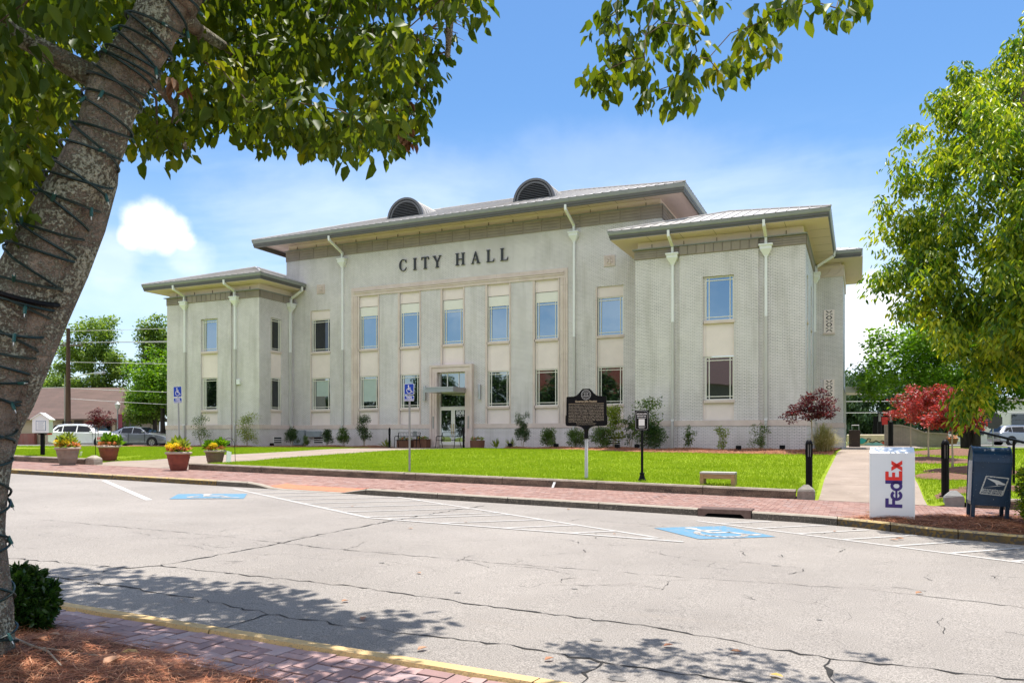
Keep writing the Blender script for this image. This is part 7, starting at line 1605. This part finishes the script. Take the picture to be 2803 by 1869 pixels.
# ------------------------------------------------------------------ little library box
def library():
    t = thing('book_box', (-27.2, 18.6, 0.84), 'white pitched-roof little library box on a dark post', 'book box', rz=R(38)); mb = MB(); mb.box(-0.06,0.06,-0.06,0.06,-0.1,0.82); mb.build('post', M_black, t, world=False)
    mb = MB(); mb.box(-0.19,0.19,-0.22,0.22,0.82,0.84); mb.build('shelf', M_black, t, world=False)
    P = [(-0.27,0.84),(0.27,0.84),(0.27,1.36),(0,1.54),(-0.27,1.36)]; mb = MB(); mb.prismy(P, -0.22, 0.22); b_ = fix(mb.build('cabinet', M_white, t, world=False))
    mb = MB()
    for s in (-1, 1): mb.add([(s*0.33,-0.28,1.30),(0,-0.28,1.545),(0,0.28,1.545),(s*0.33,0.28,1.30),(s*0.33,-0.28,1.33),(0,-0.28,1.575),(0,0.28,1.575),(s*0.33,0.28,1.33)],[(0,1,2,3),(4,5,6,7),(0,1,5,4),(2,3,7,6),(0,3,7,4),(1,2,6,5)])
    fix(mb.build('roof', M_white, t, world=False))
    mb = MB(); mb.box(-0.285,-0.272,-0.17,0.17,0.90,1.32); mb.cur = 1; mb.box(-0.29,-0.286,-0.12,0.12,0.96,1.27); mb.build('door', [mat('brown_trim', (0.09,0.05,0.035),.6), M_glass_dk], t, world=False)
    mb = MB(); mb.box(-0.15,0.17,-0.226,-0.221,0.92,1.28); mb.cur = 1; mb.box(-0.135,0.155,-0.229,-0.2265,0.935,1.265); mb.cur = 0
    for k in range(7): mb.box(-0.10+0.02*(k%2),0.12-0.02*(k%3),-0.231,-0.2295,1.225-k*0.04,1.233-k*0.04)
    mb.build('notice', [mat('notice_blue', (0.10,0.17,0.30),.6), M_white], t, world=False)
library()
# ------------------------------------------------------------------ entrance furniture
def metal_bench(x, y, rz, label):
    t = thing('metal_bench', (x, y, 0.935), label, 'bench', rz=rz, group='black metal benches by the entrance'); W = 1.3; mb = MB()
    prof = [(0.40,0.43),(0.05,0.42),(-0.02,0.46),(-0.10,0.72),(-0.14,0.88)]
    for i in range(15): x_ = -W/2+W*i/14; mb.tube([(x_,-p[0]+0.2,p[1]) for p in prof], 0.009, 4)
    se = mb.build('seat', M_black, t, world=False)
    mb = MB(); 
    for y_, z_ in ((-0.2,0.43),(0.15,0.42),(0.34,0.88),(0.27,0.65)): mb.tube([(-W/2,y_,z_),(W/2,y_,z_)], 0.014, 6)
    mb.build('rail', M_black, t, world=False)
    for sx in (-1, 1):
        x_ = sx*(W/2+0.03); mb = MB(); mb.tube([(x_,-0.28,0),(x_,-0.22,0.35),(x_,-0.22,0.60),(x_,-0.15,0.65),(x_,0.22,0.66)], 0.02, 6); mb.build('leg', M_black, t, world=False); mb = MB(); mb.tube([(x_,0.34,0),(x_,0.20,0.42),(x_,0.34,0.88)], 0.02, 6); mb.build('leg', M_black, t, world=False)
metal_bench(-23.75, 37.95, R(8), 'black metal bench left of the hall door'); metal_bench(-20.85, 37.55, R(-12), 'black metal bench right of the hall door')
M_cedarw = mat('red_cedar', (0.22,0.09,0.045), 0.7, scale=8, color2=(0.13,0.055,0.03), stretch=(1,1,6))
def box_planter(x, y, w_, d_, h, label, seed, rnd_=False):
    t = thing('entrance_planter', (x, y, 0.935), label, 'planter', group='wooden planters by the entrance'); mb = MB()
    if rnd_: mb.lathe([(w_/2*.92,0),(w_/2,h)], x, y, 0.935, 20)
    else:
        for k in range(5): mb.box(x-w_/2+k*w_/5+0.004, x-w_/2+(k+1)*w_/5-0.004, y-d_/2, y+d_/2, 0.935, 0.935+h)
        mb.box(x-w_/2-0.02, x+w_/2+0.02, y-d_/2-0.02, y+d_/2+0.02, 0.935+h, 0.965+h)
    mb.build('box', M_cedarw, t); V, F = leaf_cloud([(x+q*w_*.3, y, 0.935+h+.08) for q in (-1,0,1)], 0.13, 50, 0.10, 0.045, seed, droop=-.2); np_mesh('foliage', V, F, L_ylw, t)
    V, F = leaf_cloud([(x+q*w_*.35, y-.05, 0.935+h+.10) for q in (-.6,.3)], 0.06, 30, 0.05, 0.04, seed+1, droop=-.2); np_mesh('flower', V, F, L_fo, t)
box_planter(-24.35, 38.75, 0.95, 0.5, 0.42, 'reddish wooden planter box behind the left end of the entrance bench', 1); box_planter(-23.2, 38.7, 0.85, 0.5, 0.46, 'reddish wooden planter box nearest the door frame', 2); box_planter(-19.4, 38.3, 0.85, 0.8, 0.42, 'round brown planter tub right of the entrance', 3, True)
for i, (x, y, lab) in enumerate([(-16.95,37.3,'black ground spotlight left of the tall dark shrub foot'),(-13.9,36.2,'black ground spotlight left of the marker'),(-10.2,34.4,'black ground spotlight below the white vent'),(-9.4,34.9,'black ground spotlight beside the sparse upright shrub'),(-4.75,34.2,'black ground spotlight below the right wing window'),(-2.95,34.0,'black ground spotlight nearest the maroon maple'),(-34.9,35.5,'black ground spotlight by the left wing downspout foot'),(-32.5,36.6,'black ground spotlight below the meter cabinets')]):
    t = thing('ground_spotlight', (x, y, zmul(x,y)), lab, 'spotlight', group='black spotlights along the hall front'); z = zmul(x,y); mb = MB(); mb.bbox(x-0.11,x+0.11,y-0.08,y+0.08,z+0.04,z+0.20,0.012); mb.cyl(x,y,z-0.02,z+0.05,0.02,n=8); mb.build('housing', M_black, t)
# ------------------------------------------------------------------ things at the end of the side path
t = thing('litter_cabinet', (-0.35, 52.5, 0.92), 'brown slatted litter cabinet at the end of the side path', 'litter bin'); mb = MB(); mb.bbox(-0.62,0.02,52.3,52.9,0.94,1.98,0.02); mb.build('cabinet', mat('dark_brown', (0.05,0.032,0.025),.7), t); mb = MB(); mb.tube([(-0.45,52.35,1.98),(-0.45,52.35,2.28),(-0.05,52.35,2.28),(-0.05,52.35,1.98)],0.03,6); mb.build('handle', M_steel, t)
t = thing('mural_wall', (1.0, 63.5, 0.92), 'low cream wall bench painted with a teal and orange mural', 'mural'); mb = MB(); mb.bbox(-0.9,2.9,63.0,63.8,0.85,1.75,0.05); w_ = mb.build('wall', mat('mural_cream', (0.62,0.54,0.38),.8), t)
mb = MB()
def blob(cx_, cz, rx, rz_, ci, seed):
    g = random.Random(seed); mb.cur = ci; mb.add([(cx_+rx*(1+g.uniform(-.3,.3))*math.cos(k*.45), 62.985-0.002*ci-0.0001*seed, cz+rz_*(1+g.uniform(-.35,.35))*math.sin(k*.45)) for k in range(14)], [tuple(range(14))])
for a in ((0.0,1.25,.55,.22,0,1),(2.2,1.25,.5,.24,0,2),(-.4,1.12,.35,.16,1,3),(1.0,1.05,.7,.12,1,4),(2.4,1.1,.3,.14,2,5),(1.7,1.12,.25,.1,2,6)): blob(*a)
mb.cur = 3; mb.tube([(0.4,62.96,1.15),(0.55,62.96,1.45),(0.75,62.96,1.4),(0.65,62.96,1.2),(0.9,62.96,1.15),(1.1,62.96,1.3),(1.3,62.96,1.15),(1.5,62.96,1.3),(1.8,62.96,1.15)],0.03,5)
mb.build('painting', [mat('mural_teal',(0.03,0.33,0.36),.7), mat('mural_blue',(0.25,0.5,0.62),.7), mat('mural_red',(0.5,0.08,0.06),.7), M_black], w_)
t = thing('stepped_wall', (3.5, 57.5, 0.92), 'stepped painted brick wall with a stone cap beyond the drop box', 'wall')
mb = MB(); P = [(1.55,0.8),(5.4,0.8),(5.4,1.72),(4.0,1.80),(3.2,2.15),(2.5,2.32),(1.55,2.32)]; mb.prismy(P, 59.0, 59.5); mb.build('wall', brickmat('grey_brick', (0.33,0.29,0.25),(0.27,0.24,0.21),(0.12,0.11,0.10)), t, uv=True)
mb = MB(); 
for (a, b), (c, d) in zip(P[2:], P[3:]): mb.beam((a,59.25,b+0.03),(c,59.25,d+0.03),0.08,0.62) if False else mb.add([(a,58.95,b),(c,58.95,d),(c,59.55,d),(a,59.55,b),(a,58.95,b+.09),(c,58.95,d+.09),(c,59.55,d+.09),(a,59.55,b+.09)],[(0,1,2,3),(4,5,6,7),(0,1,5,4),(1,2,6,5),(2,3,7,6),(3,0,4,7)])
mb.build('cap', M_frieze, t)
t = thing('sign_box', (1.5, 66, 0.92), 'small red and dark sign box above the mural wall', 'sign'); mb = MB(); mb.box(0.9,2.0,65.9,66.3,0.9,2.45); mb.cur = 1; mb.box(1.3,1.95,65.88,65.898,2.5,3.1); mb.cur = 0; mb.box(0.95,1.98,65.9,66.2,2.45,3.15); mb.build('box', [M_black, mat('box_red',(0.45,0.02,0.02),.5)], t)
t = thing('picnic_table', (5.4, 66, 0.92), 'small black metal table beyond the stepped wall', 'table'); mb = MB(); mb.box(4.4,6.0,65.5,66.5,2.0,2.08); mb.build('top', M_black, t)
for dx in (4.5,5.9):
    for dy in (65.6,66.4): mb = MB(); mb.cyl(dx,dy,0.9,2.0,0.04,n=6); mb.build('leg', M_black, t)
t = thing('flower_basket', (5.2, 58.8, 0.92), 'wicker basket of orange flowers at the low end of the stepped wall', 'basket'); mb = MB(); mb.lathe([(0.25,0.6),(0.36,0.95)],5.6,58.6,.5,14); mb.build('basket', M_cedarw, t); V,F=leaf_cloud([(5.6,58.6,1.5)],.3,60,.12,.08,4); np_mesh('flower',V,F,L_fo,t)
t = thing('handrail', (3.2, 20.4, 0.4), 'sloping black handrail running behind the blue mailbox', 'handrail')
mb = MB(); mb.beam((2.72,22.4,1.66),(5.9,18.9,0.60),0.075,0.05); mb.build('rail', M_black, t); mb = MB(); mb.beam((3.35,21.7,0.35),(3.35,21.7,1.42),0.05,0.05); mb.build('post', M_black, t); mb = MB(); mb.beam((5.4,19.45,0.2),(5.4,19.45,0.74),0.05,0.05); mb.build('post', M_black, t)
t = thing('stop_sign', (8.9, 66, 0.9), 'back of an octagonal stop sign under a green street sign', 'sign'); mb = MB(); mb.cyl(8.9,66,0.8,4.3,0.05,n=8); mb.build('post', M_galv, t); mb = MB(); mb.prismy([(8.9+0.62*math.cos(R(22.5+45*k)),2.75+0.62*math.sin(R(22.5+45*k))) for k in range(8)],65.9,65.93); mb.build('panel', mat('sign_back',(0.05,0.05,0.055),.6), t); mb = MB(); mb.box(8.0,9.3,65.98,66.02,4.0,4.3); mb.build('street_name_sign', mat('sign_green',(0.02,0.22,0.16),.5), t)
# ------------------------------------------------------------------ cars
M_tyre = mat('tyre', (0.015,0.015,0.016), 0.85); M_rim = mat('alloy', (0.42,0.42,0.43), 0.3, metal=0.9); M_cglass = mat('car_glass', (0.006,0.008,0.012), 0.08, spec=0.35); M_lampr = mat('tail_lamp', (0.45,0.01,0.02), 0.2); M_lampw = mat('head_lamp', (0.5,0.5,0.52), 0.1)
def car(x, y, z, rz, paint, label, kind='suv', group='parked cars', simple=False):
    t = thing('parked_car', (x, y, z), label, 'car', rz=rz, group=group)
    if kind == 'suv':   # stations: x, z low, z belt, z roof, half width, half roof width
        S = [(-2.35,.45,.80,.84,.78,.70),(-2.30,.32,.98,1.02,.88,.72),(-2.18,.26,1.02,1.22,.90,.64),(-1.80,.24,1.02,1.54,.91,.64),(-1.2,.22,1.0,1.61,.92,.66),(0.0,.20,.98,1.60,.92,.67),(0.55,.20,.97,1.52,.92,.66),(1.25,.20,.97,1.08,.92,.74),(1.75,.22,.93,.98,.91,.74),(2.15,.25,.84,.88,.88,.70),(2.35,.32,.70,.74,.78,.60)]; L_ = 4.75; wb = (-1.42, 1.36); r = 0.35
        side = [[(-1.98,1.10),(-1.35,1.07),(-1.35,1.45),(-1.70,1.40)],[(-1.28,1.07),(-0.35,1.05),(-0.35,1.48),(-1.28,1.46)],[(-0.27,1.05),(0.85,1.04),(0.42,1.42),(-0.27,1.48)]]
    else:
        S = [(-2.40,.45,.78,.82,.76,.66),(-2.34,.30,.93,.97,.86,.68),(-1.95,.24,.95,1.00,.90,.70),(-1.55,.22,.95,1.12,.90,.66),(-0.85,.20,.94,1.40,.91,.62),(-0.2,.19,.92,1.44,.91,.63),(0.35,.19,.91,1.38,.91,.62),(1.15,.19,.90,.98,.91,.72),(1.75,.20,.84,.89,.90,.72),(2.2,.24,.74,.78,.86,.68),(2.42,.32,.60,.64,.74,.56)]; L_ = 4.85; wb = (-1.42, 1.40); r = 0.33
        side = [[(-1.55,1.00),(-0.95,0.98),(-0.95,1.28),(-1.20,1.22)],[(-0.88,0.98),(-0.12,0.96),(-0.12,1.36),(-0.88,1.32)],[(-0.05,0.96),(0.92,0.95),(0.42,1.28),(-0.05,1.36)]]
    mb = MB(); rings = []
    for (X, zl_, zb_, zr, hw, hr) in S:
        zm = zl_+(zb_-zl_)*0.55; pr = [(-hw*.90,zl_),(-hw,zl_+.1),(-hw*1.0,zm),(-hw*.975,zb_)]
        if zr-zb_ > 0.15: pr += [(-hw*.94,zb_+.02),(-hr,zr-.05),(-hr+.12,zr)]
        else: pr += [(-hw*.95,zb_+.01),(-hw*.8,zr-.005),(-hr+.05,zr)]
        rings.append([(X, a, b) for a, b in pr]+[(X, -a, b) for a, b in reversed(pr)])
    n = len(rings[0]); vs = [v for q in rings for v in q]; fs = [tuple(range(n)), tuple(range((len(S)-1)*n, len(S)*n))]
    for i in range(len(S)-1):
        for k in range(n): j = (k+1) % n; fs.append((i*n+k,i*n+j,(i+1)*n+j,(i+1)*n+k))
    mb.add(vs, fs); b_ = fix(mb.build('body', paint, t, world=False, smooth=True)); b_.modifiers.new('split', 'EDGE_SPLIT').split_angle = R(38)
    def wy(X, Z):
        for (a, b) in zip(S, S[1:]):
            if a[0] <= X <= b[0]:
                f = (X-a[0])/(b[0]-a[0]); hw = a[4]+(b[4]-a[4])*f; hr = a[5]+(b[5]-a[5])*f; zb_ = a[2]+(b[2]-a[2])*f; zr = a[3]+(b[3]-a[3])*f; g = max(0, min(1, (Z-zb_-.02)/max(.05, (zr-.05-zb_-.02)))); return hw*.94+(hr-hw*.94)*g
        return S[-1][4]
    for s in (-1, 1):
        for w_ in side: mb = MB(); mb.quad(*[(X, s*(wy(X,Z)+.012), Z) for X, Z in w_]); mb.build('window', M_cglass, t, world=False)
    mb = MB(); i0 = 6; a, b = S[i0], S[i0+1]; mb.quad((a[0]+.06,-a[5]+.06,a[3]-.03),(a[0]+.06,a[5]-.06,a[3]-.03),(b[0]-.06,b[4]*.86,b[3]+.03),(b[0]-.06,-b[4]*.86,b[3]+.03)); o = mb.build('windscreen', M_cglass, t, world=False); o.location.z = 0.02
    if kind == 'suv': mb = MB(); mb.quad((-2.27,-.6,1.12),(-2.27,.6,1.12),(-2.02,.56,1.52),(-2.02,-.56,1.52)); mb.build('rear_window', M_cglass, t, world=False)
    else: mb = MB(); mb.quad((-1.52,-.6,1.14),(-1.52,.6,1.14),(-.92,.54,1.39),(-.92,-.54,1.39)); o = mb.build('rear_window', M_cglass, t, world=False); o.location.z = 0.02
    for X in wb:
        for s in (-1, 1):
            y0 = s*(S[5][4]-0.16); y1 = s*(S[5][4]+0.012); mb = MB(); mb.tube([(X,y0,r),(X,y1,r)], r+.06, 22); ar = mb.build('wheel_arch', M_dark, t, world=False)
            mb = MB(); mb.tube([(X,y0,r),(X,y1+s*.012,r)], r, 22); wh = mb.build('wheel', M_tyre, t, world=False)
            mb = MB(); mb.tube([(X,y1+s*.0125,r),(X,y1+s*.020,r)], r*.62, 16); mb.cur = 1
            for k in range(5): a = k*1.2566+.3; mb.tube([(X+r*.36*math.cos(a),y1+s*.0205,r+r*.36*math.sin(a)),(X+r*.36*math.cos(a),y1+s*.022,r+r*.36*math.sin(a))], r*.13, 6)
            mb.build('rim', [M_rim, M_dark], wh, world=False)
    if simple: return t
    for s in (-1, 1):
        mb = MB(); X = S[-3][0]; mb.add([(X+.1,s*.62,.66),(X+.42,s*.55,.64),(X+.10,s*.885,.68),(X-.30,s*.915,.80),(X-.05,s*.80,.84)],[(0,1,2,3,4)]); mb.build('headlight', M_lampw, t, world=False)
        mb = MB(); mb.bbox(-2.33, -2.0 if kind == 'suv' else -2.1, *sorted((s*.66, s*.925)), .86, 1.0, .02); mb.build('tail_light', M_lampr, t, world=False)
        mb = MB(); mb.bbox(0.72,0.92,*sorted((s*.93,s*1.08)),.98,1.12,.03); mb.build('mirror', paint, t, world=False)
        for X in (-0.31, 0.86, -1.30): mb = MB(); mb.box(X-.004,X+.004,*sorted((s*.90,s*.927)),.32,.97); mb.build('door_gap', M_dark, t, world=False)
        if kind == 'suv': mb = MB(); mb.tube([(-1.85,s*.6,1.68),(-1.6,s*.6,1.73),(.2,s*.6,1.73),(.4,s*.6,1.66)],.018,5); mb.build('roof_rail', M_black, t, world=False)
    return t
def cpaint(n, c, met=0.0): return mat(n, c, 0.22, var=0.02, metal=met, coat=0.8)
P_white, P_silver, P_grey, P_red, P_navy, P_blk = cpaint('car_white',(0.78,0.78,0.78)), cpaint('car_silver',(0.30,0.31,0.33),.6), cpaint('car_grey',(0.24,0.25,0.27),.5), cpaint('car_red',(0.30,0.01,0.015)), cpaint('car_navy',(0.012,0.03,0.08)), cpaint('car_black',(0.012,0.012,0.014))
car(-49.3, 37.0, 0.86, R(22), P_white, 'white wagon parked beyond the left lawn, behind the planters')
car(-46.6, 39.0, 0.86, R(20), P_grey, 'grey sedan parked in front of the dark red maple', 'sedan')
car(-57.6, 48.2, 0.9, R(75), P_silver, 'white and silver wagon facing away behind the white wagon', 'suv', simple=True)
car(-53.5, 50.0, 0.9, R(20), P_blk, 'black car parked under the small light green tree', 'suv', simple=True)
car(-47.0, 46.0, 0.9, R(30), P_red, 'red car parked in the shade behind the maple', 'suv', simple=True)
car(-44.6, 45.0, 0.9, R(75), P_navy, 'dark blue car at the corner of the left wing', 'suv', simple=True)
car(12.0, 74, 0.9, R(24), P_silver, 'silver wagon far behind the stop sign', 'suv', group='cars on the far right street', simple=True)
car(17.6, 78, 0.9, R(24), P_silver, 'silver car beyond the picket fence at far right', 'suv', group='cars on the far right street', simple=True)
car(6.7, 88, 0.9, R(24), P_white, 'white car glimpsed behind the red maples', 'sedan', group='cars on the far right street', simple=True)
car(13.6, 37.2, 0.55, R(200), P_silver, 'silver pickup-like car at the right edge of the lawn', 'suv', group='cars on the far right street')
mb = MB(); mb.quad((-95,37.9,.93),(-42.5,37.9,.93),(-42.5,75,.93),(-95,75,.93)); mb.quad((-95,34.6,.925),(-47,35.0,.925),(-42.5,37.9,.925),(-95,37.9,.925)); struct(mb.build('parking_lot', M_lot))
mb = MB(); mb.quad((4,66,.90),(60,66,.90),(60,84,.90),(4,84,.90)); mb.quad((9.5,26,.50),(60,20,.5),(60,66,.899),(9.5,66,.899)); struct(mb.build('side_street', M_lot))
# ------------------------------------------------------------------ shop house at far left
def shop():
    t = thing('shop_house', (-60, 44.5, 0.92), 'small cream sided shop with a steep brown shingle roof', 'building', rz=R(20))
    M_sid = mat('cream_siding', (0.62,0.50,0.34), .7, var=.04); M_shg = brickmat('brown_shingle', (0.145,0.09,0.072),(0.105,0.068,0.053),(0.07,0.045,0.038), bw=0.9, rh=0.14, ms=0.012, stain=(0.15,0.09,0.07), amt=.4)
    X0, X1 = -7.5, 2.9; mb = MB(); mb.box(X0, X1, 0, 7, -0.1, 2.25)
    for k in range(14): mb.box(X0-.01, X1+.01, -0.02, -0.001, k*0.16, k*0.16+0.02)
    w_ = mb.build('wall', M_sid, t, world=False)
    mb = MB(); ov = 0.7; A = (X0-ov,-ov,2.15); B = (X1+ov,-ov,2.15); r0 = (X0+1.2,3.5,5.05); r1 = (X1-1.3,3.5,5.05); C_ = (X1+ov,7+ov,2.15); D = (X0-ov,7+ov,2.15)
    mb.quad(A,B,r1,r0); mb.quad(B,C_,r1); mb.quad(C_,D,r0,r1); mb.quad(D,A,r0); mb.quad(D,C_,B,A); rf = mb.build('roof', M_shg, t, world=False, uv=True)
    mb = MB(); mb.box(X0-ov, X1+ov, -ov-0.03, -ov, 2.05, 2.17); mb.box(X1+ov, X1+ov+.03, -ov, 7+ov, 2.05, 2.17); mb.build('eave_board', mat('eave_brown',(0.10,0.06,0.045),.7), rf, world=False)
    mb = MB(); mb.box(-1.75,-0.95,-0.06,-0.022,0,2.0); dr = mb.build('door', mat('door_brown',(0.09,0.055,0.035),.6), t, world=False); mb = MB(); mb.box(-1.62,-1.08,-0.07,-0.061,0.95,1.85); mb.build('pane', M_glass_dk, dr, world=False)
    for a, b in ((0.35,1.35),(1.7,2.6),(-3.9,-2.9)):
        mb = MB(); mb.box(a,b,-0.06,-0.022,0.85,1.95); wn = mb.build('window', mat('eave_brown',(0,0,0)), t, world=False); mb = MB(); mb.box(a+.08,(a+b)/2-.03,-0.07,-0.061,.93,1.87); mb.box((a+b)/2+.03,b-.08,-0.07,-0.061,.93,1.87); mb.build('pane', M_glass_dk, wn, world=False)
    mb = MB(); mb.box(-0.65,0.15,-0.12,-0.07,1.72,2.05); sg = mb.build('hanging_sign', mat('door_brown',(0,0,0)), t, world=False)
    mb = MB(); mb.cyl(0.2,-0.18,1.35,1.62,0.07,0.05,n=8); mb.build('porch_lamp', M_black, t, world=False)
    mb = MB(); mb.box(-6.6,-3.9,-0.5,-0.2,0,0.95); mb.build('brick_planter', brickmat('red_brick',(0.32,0.07,0.04),(0.25,0.055,0.035),(0.25,0.2,0.17)), t, world=False, uv=True)
shop()
t = thing('white_house', (-52.5, 56, 0.9), 'white house glimpsed between the trees behind the parked cars', 'building'); mb = MB(); mb.box(-60,-46,58,64,0.8,4.0); mb.build('wall', M_offw, t); mb = MB(); mb.add([(-60.6,57.4,4),(-45.4,57.4,4),(-45.4,64.6,4),(-60.6,64.6,4),(-60,61,6.2),(-46,61,6.2)],[(0,1,5,4),(1,2,5),(2,3,4,5),(3,0,4),(3,2,1,0)]); mb.build('roof', M_frieze, t)
for x in (-57.5,-54.5,-51.3,-48.6): mb = MB(); mb.box(x-.5,x+.5,57.95,57.995,1.9,3.2); mb.build('window', M_glass_dk, t)
t = thing('white_store', (16, 92, 0.9), 'long white building across the far right street', 'building'); mb = MB(); mb.box(8,44,92,100,0.5,5.2); mb.build('wall', M_offw, t); mb = MB(); mb.box(7.5,44.5,91.4,100.5,5.2,5.6); mb.build('roof', M_frieze, t)
for k in range(8): mb = MB(); x = 10+k*4; mb.box(x,x+1.6,91.9,91.99,1.8,3.9); mb.build('window', M_glass_dk, t)
t = thing('picket_fence', (21, 74, 0.9), 'white picket fence at the far right', 'fence'); mb = MB()
for k in range(60): mb.box(16+k*.2,16.12+k*.2,72,72.04,0.9,2.2)
mb.build('pickets', M_white, t); mb = MB(); mb.box(16,28,72.05,72.1,1.2,1.3); mb.box(16,28,72.05,72.1,1.8,1.9); mb.build('rail', M_white, t)
# ------------------------------------------------------------------ utility pole, lamp, wires
up_ = thing('utility_pole', (-51.5, 37.1, 0.9), 'tall brown wooden utility pole with a crossarm and lamp bracket', 'utility pole')
bx, by = -51.5, 37.1; mb = MB(); mb.tube([(bx,by,0.5),(bx,by,9.3)], [0.19,0.12], 12); mb.build('pole', mat('creosote_wood', (0.05,0.022,0.014),.8,scale=5,color2=(0.10,0.05,0.03),stretch=(1,1,.2)), up_)
mb = MB(); mb.beam((bx-.9,by-.4,8.1),(bx+.9,by+.4,8.1),0.10,0.12); mb.build('crossarm', M_bark, up_)
for k in (-.8,-.3,.35,.8): mb = MB(); mb.cyl(bx+k,by+k*.44,8.15,8.35,0.05,n=8); mb.build('insulator', M_galv, up_)
mb = MB(); mb.tube([(bx-.22,by-.1,1.0),(bx-.22,by-.1,6.0)],0.035,6); mb.build('conduit', M_galv, up_)
mb = MB(); mb.tube([(bx,by,5.6),(bx+1.0,by+.4,6.0),(bx+2.0,by+.9,6.15)],0.04,6); mb.bbox(bx+1.7,bx+2.6,by+.7,by+1.0,6.05,6.2,0.03); mb.build('lamp_arm', M_steel, up_)
for (a, b, lab) in [((bx,by,9.1),(-20,62,13.0),'topmost overhead wire from the utility pole'),((bx+.8,by+.4,8.3),(-20,60,11.2),'upper overhead wire from the crossarm'),((bx+.4,by+.2,8.3),(-20,59,10.6),'overhead wire just below the crossarm wire'),((bx,by,6.9),(-22,58,8.2),'middle overhead wire crossing the left trees'),((bx,by,5.05),(-30,52,5.4),'lower thick overhead cable left of the hall'),((bx,by,4.3),(-32,50,4.2),'lowest overhead cable left of the hall'),((bx,by,8.3),(-95,22,9.5),'overhead wire running left from the pole'),((bx,by,5.1),(-95,24,6.0),'overhead cable running left from the pole')]:
    t = thing('overhead_wire', a, lab, 'wire', group='overhead wires'); mb = MB(); pa_, pb_ = Vector(a), Vector(b); mb.tube([pa_.lerp(pb_, k/12)-Vector((0,0,0.9*math.sin(math.pi*k/12)*0.5)) for k in range(13)], 0.016, 4); mb.build('wire', mat('wire_grey',(0.42,0.42,0.42),.6), t)
for y, z0 in ((70, 5.2), (70, 4.6), (69, 3.6)):
    t = thing('overhead_wire', (-6,y,z0), {5.2:'top wire seen beyond the side canopy',4.6:'middle wire seen beyond the side canopy',3.6:'low wire seen beyond the side canopy'}[z0], 'wire', group='wires beyond the hall'); mb = MB(); mb.tube([(-8,y,z0),(20,y+8,z0)],0.025,4); mb.build('wire', MATS['wire_grey'], t)
lp = thing('lamp_post', (-51.6, 41.2, 0.9), 'grey lamp post with a lantern head and maroon banner', 'street lamp'); lx, ly = -51.6, 41.2
mb = MB(); mb.lathe([(0.13,0),(0.12,0.5),(0.06,0.6),(0.045,2.75)], lx, ly, 0.9, 10); mb.build('post', M_galv, lp); mb = MB(); mb.lathe([(0.06,0),(0.15,0.12),(0.19,0.38)], lx, ly, 3.65, 10); mb.build('lantern', mat('lantern_glass',(0.6,0.58,0.5),.3), lp); mb = MB(); mb.lathe([(0.24,0),(0.20,0.05),(0.06,0.2),(0.02,0.3)], lx, ly, 4.03, 10); mb.build('cap', M_galv, lp)
mb = MB(); mb.box(lx+.08,lx+.5,ly-.01,ly+.01,2.2,3.3); mb.build('banner', mat('banner_maroon',(0.22,0.03,0.05),.7), lp)
# buildings on the street behind the viewpoint, mirrored in the ground-floor panes
t = thing('brick_storefront', (-31,-26,0.1), 'red brick storefront across the street behind the viewpoint', 'building'); mb = MB(); mb.box(-44,-24,-32,-26,0,12.2); mb.build('wall', brickmat('red_brick',(0,0,0),(0,0,0),(0,0,0)) if 'red_brick' not in MATS else MATS['red_brick'], t, uv=True); mb = MB(); mb.box(-44.2,-23.8,-32.2,-25.8,12.2,12.8); mb.build('cornice', M_offw, t)
t = thing('tan_storefront', (-14,-26,0.1), 'tan storefront with a grey awning behind the viewpoint', 'building'); mb = MB(); mb.box(-23.5,-4,-32,-26,0,8.0); mb.build('wall', mat('tan_stucco',(0.20,0.17,0.13),.9), t); mb = MB(); mb.add([(-23.8,-25.6,8),(-3.6,-25.6,8),(-3.6,-32.4,8),(-23.8,-32.4,8),(-22,-29,13),(-5.5,-29,13)],[(0,1,5,4),(1,2,5),(2,3,4,5),(3,0,4),(3,2,1,0)]); mb.build('roof', mat('maroon_roof',(0.07,0.028,0.03),.7), t); mb = MB(); mb.box(-23.3,-4.2,-26,-24.2,3.1,3.25); mb.build('awning', M_louvre, t)
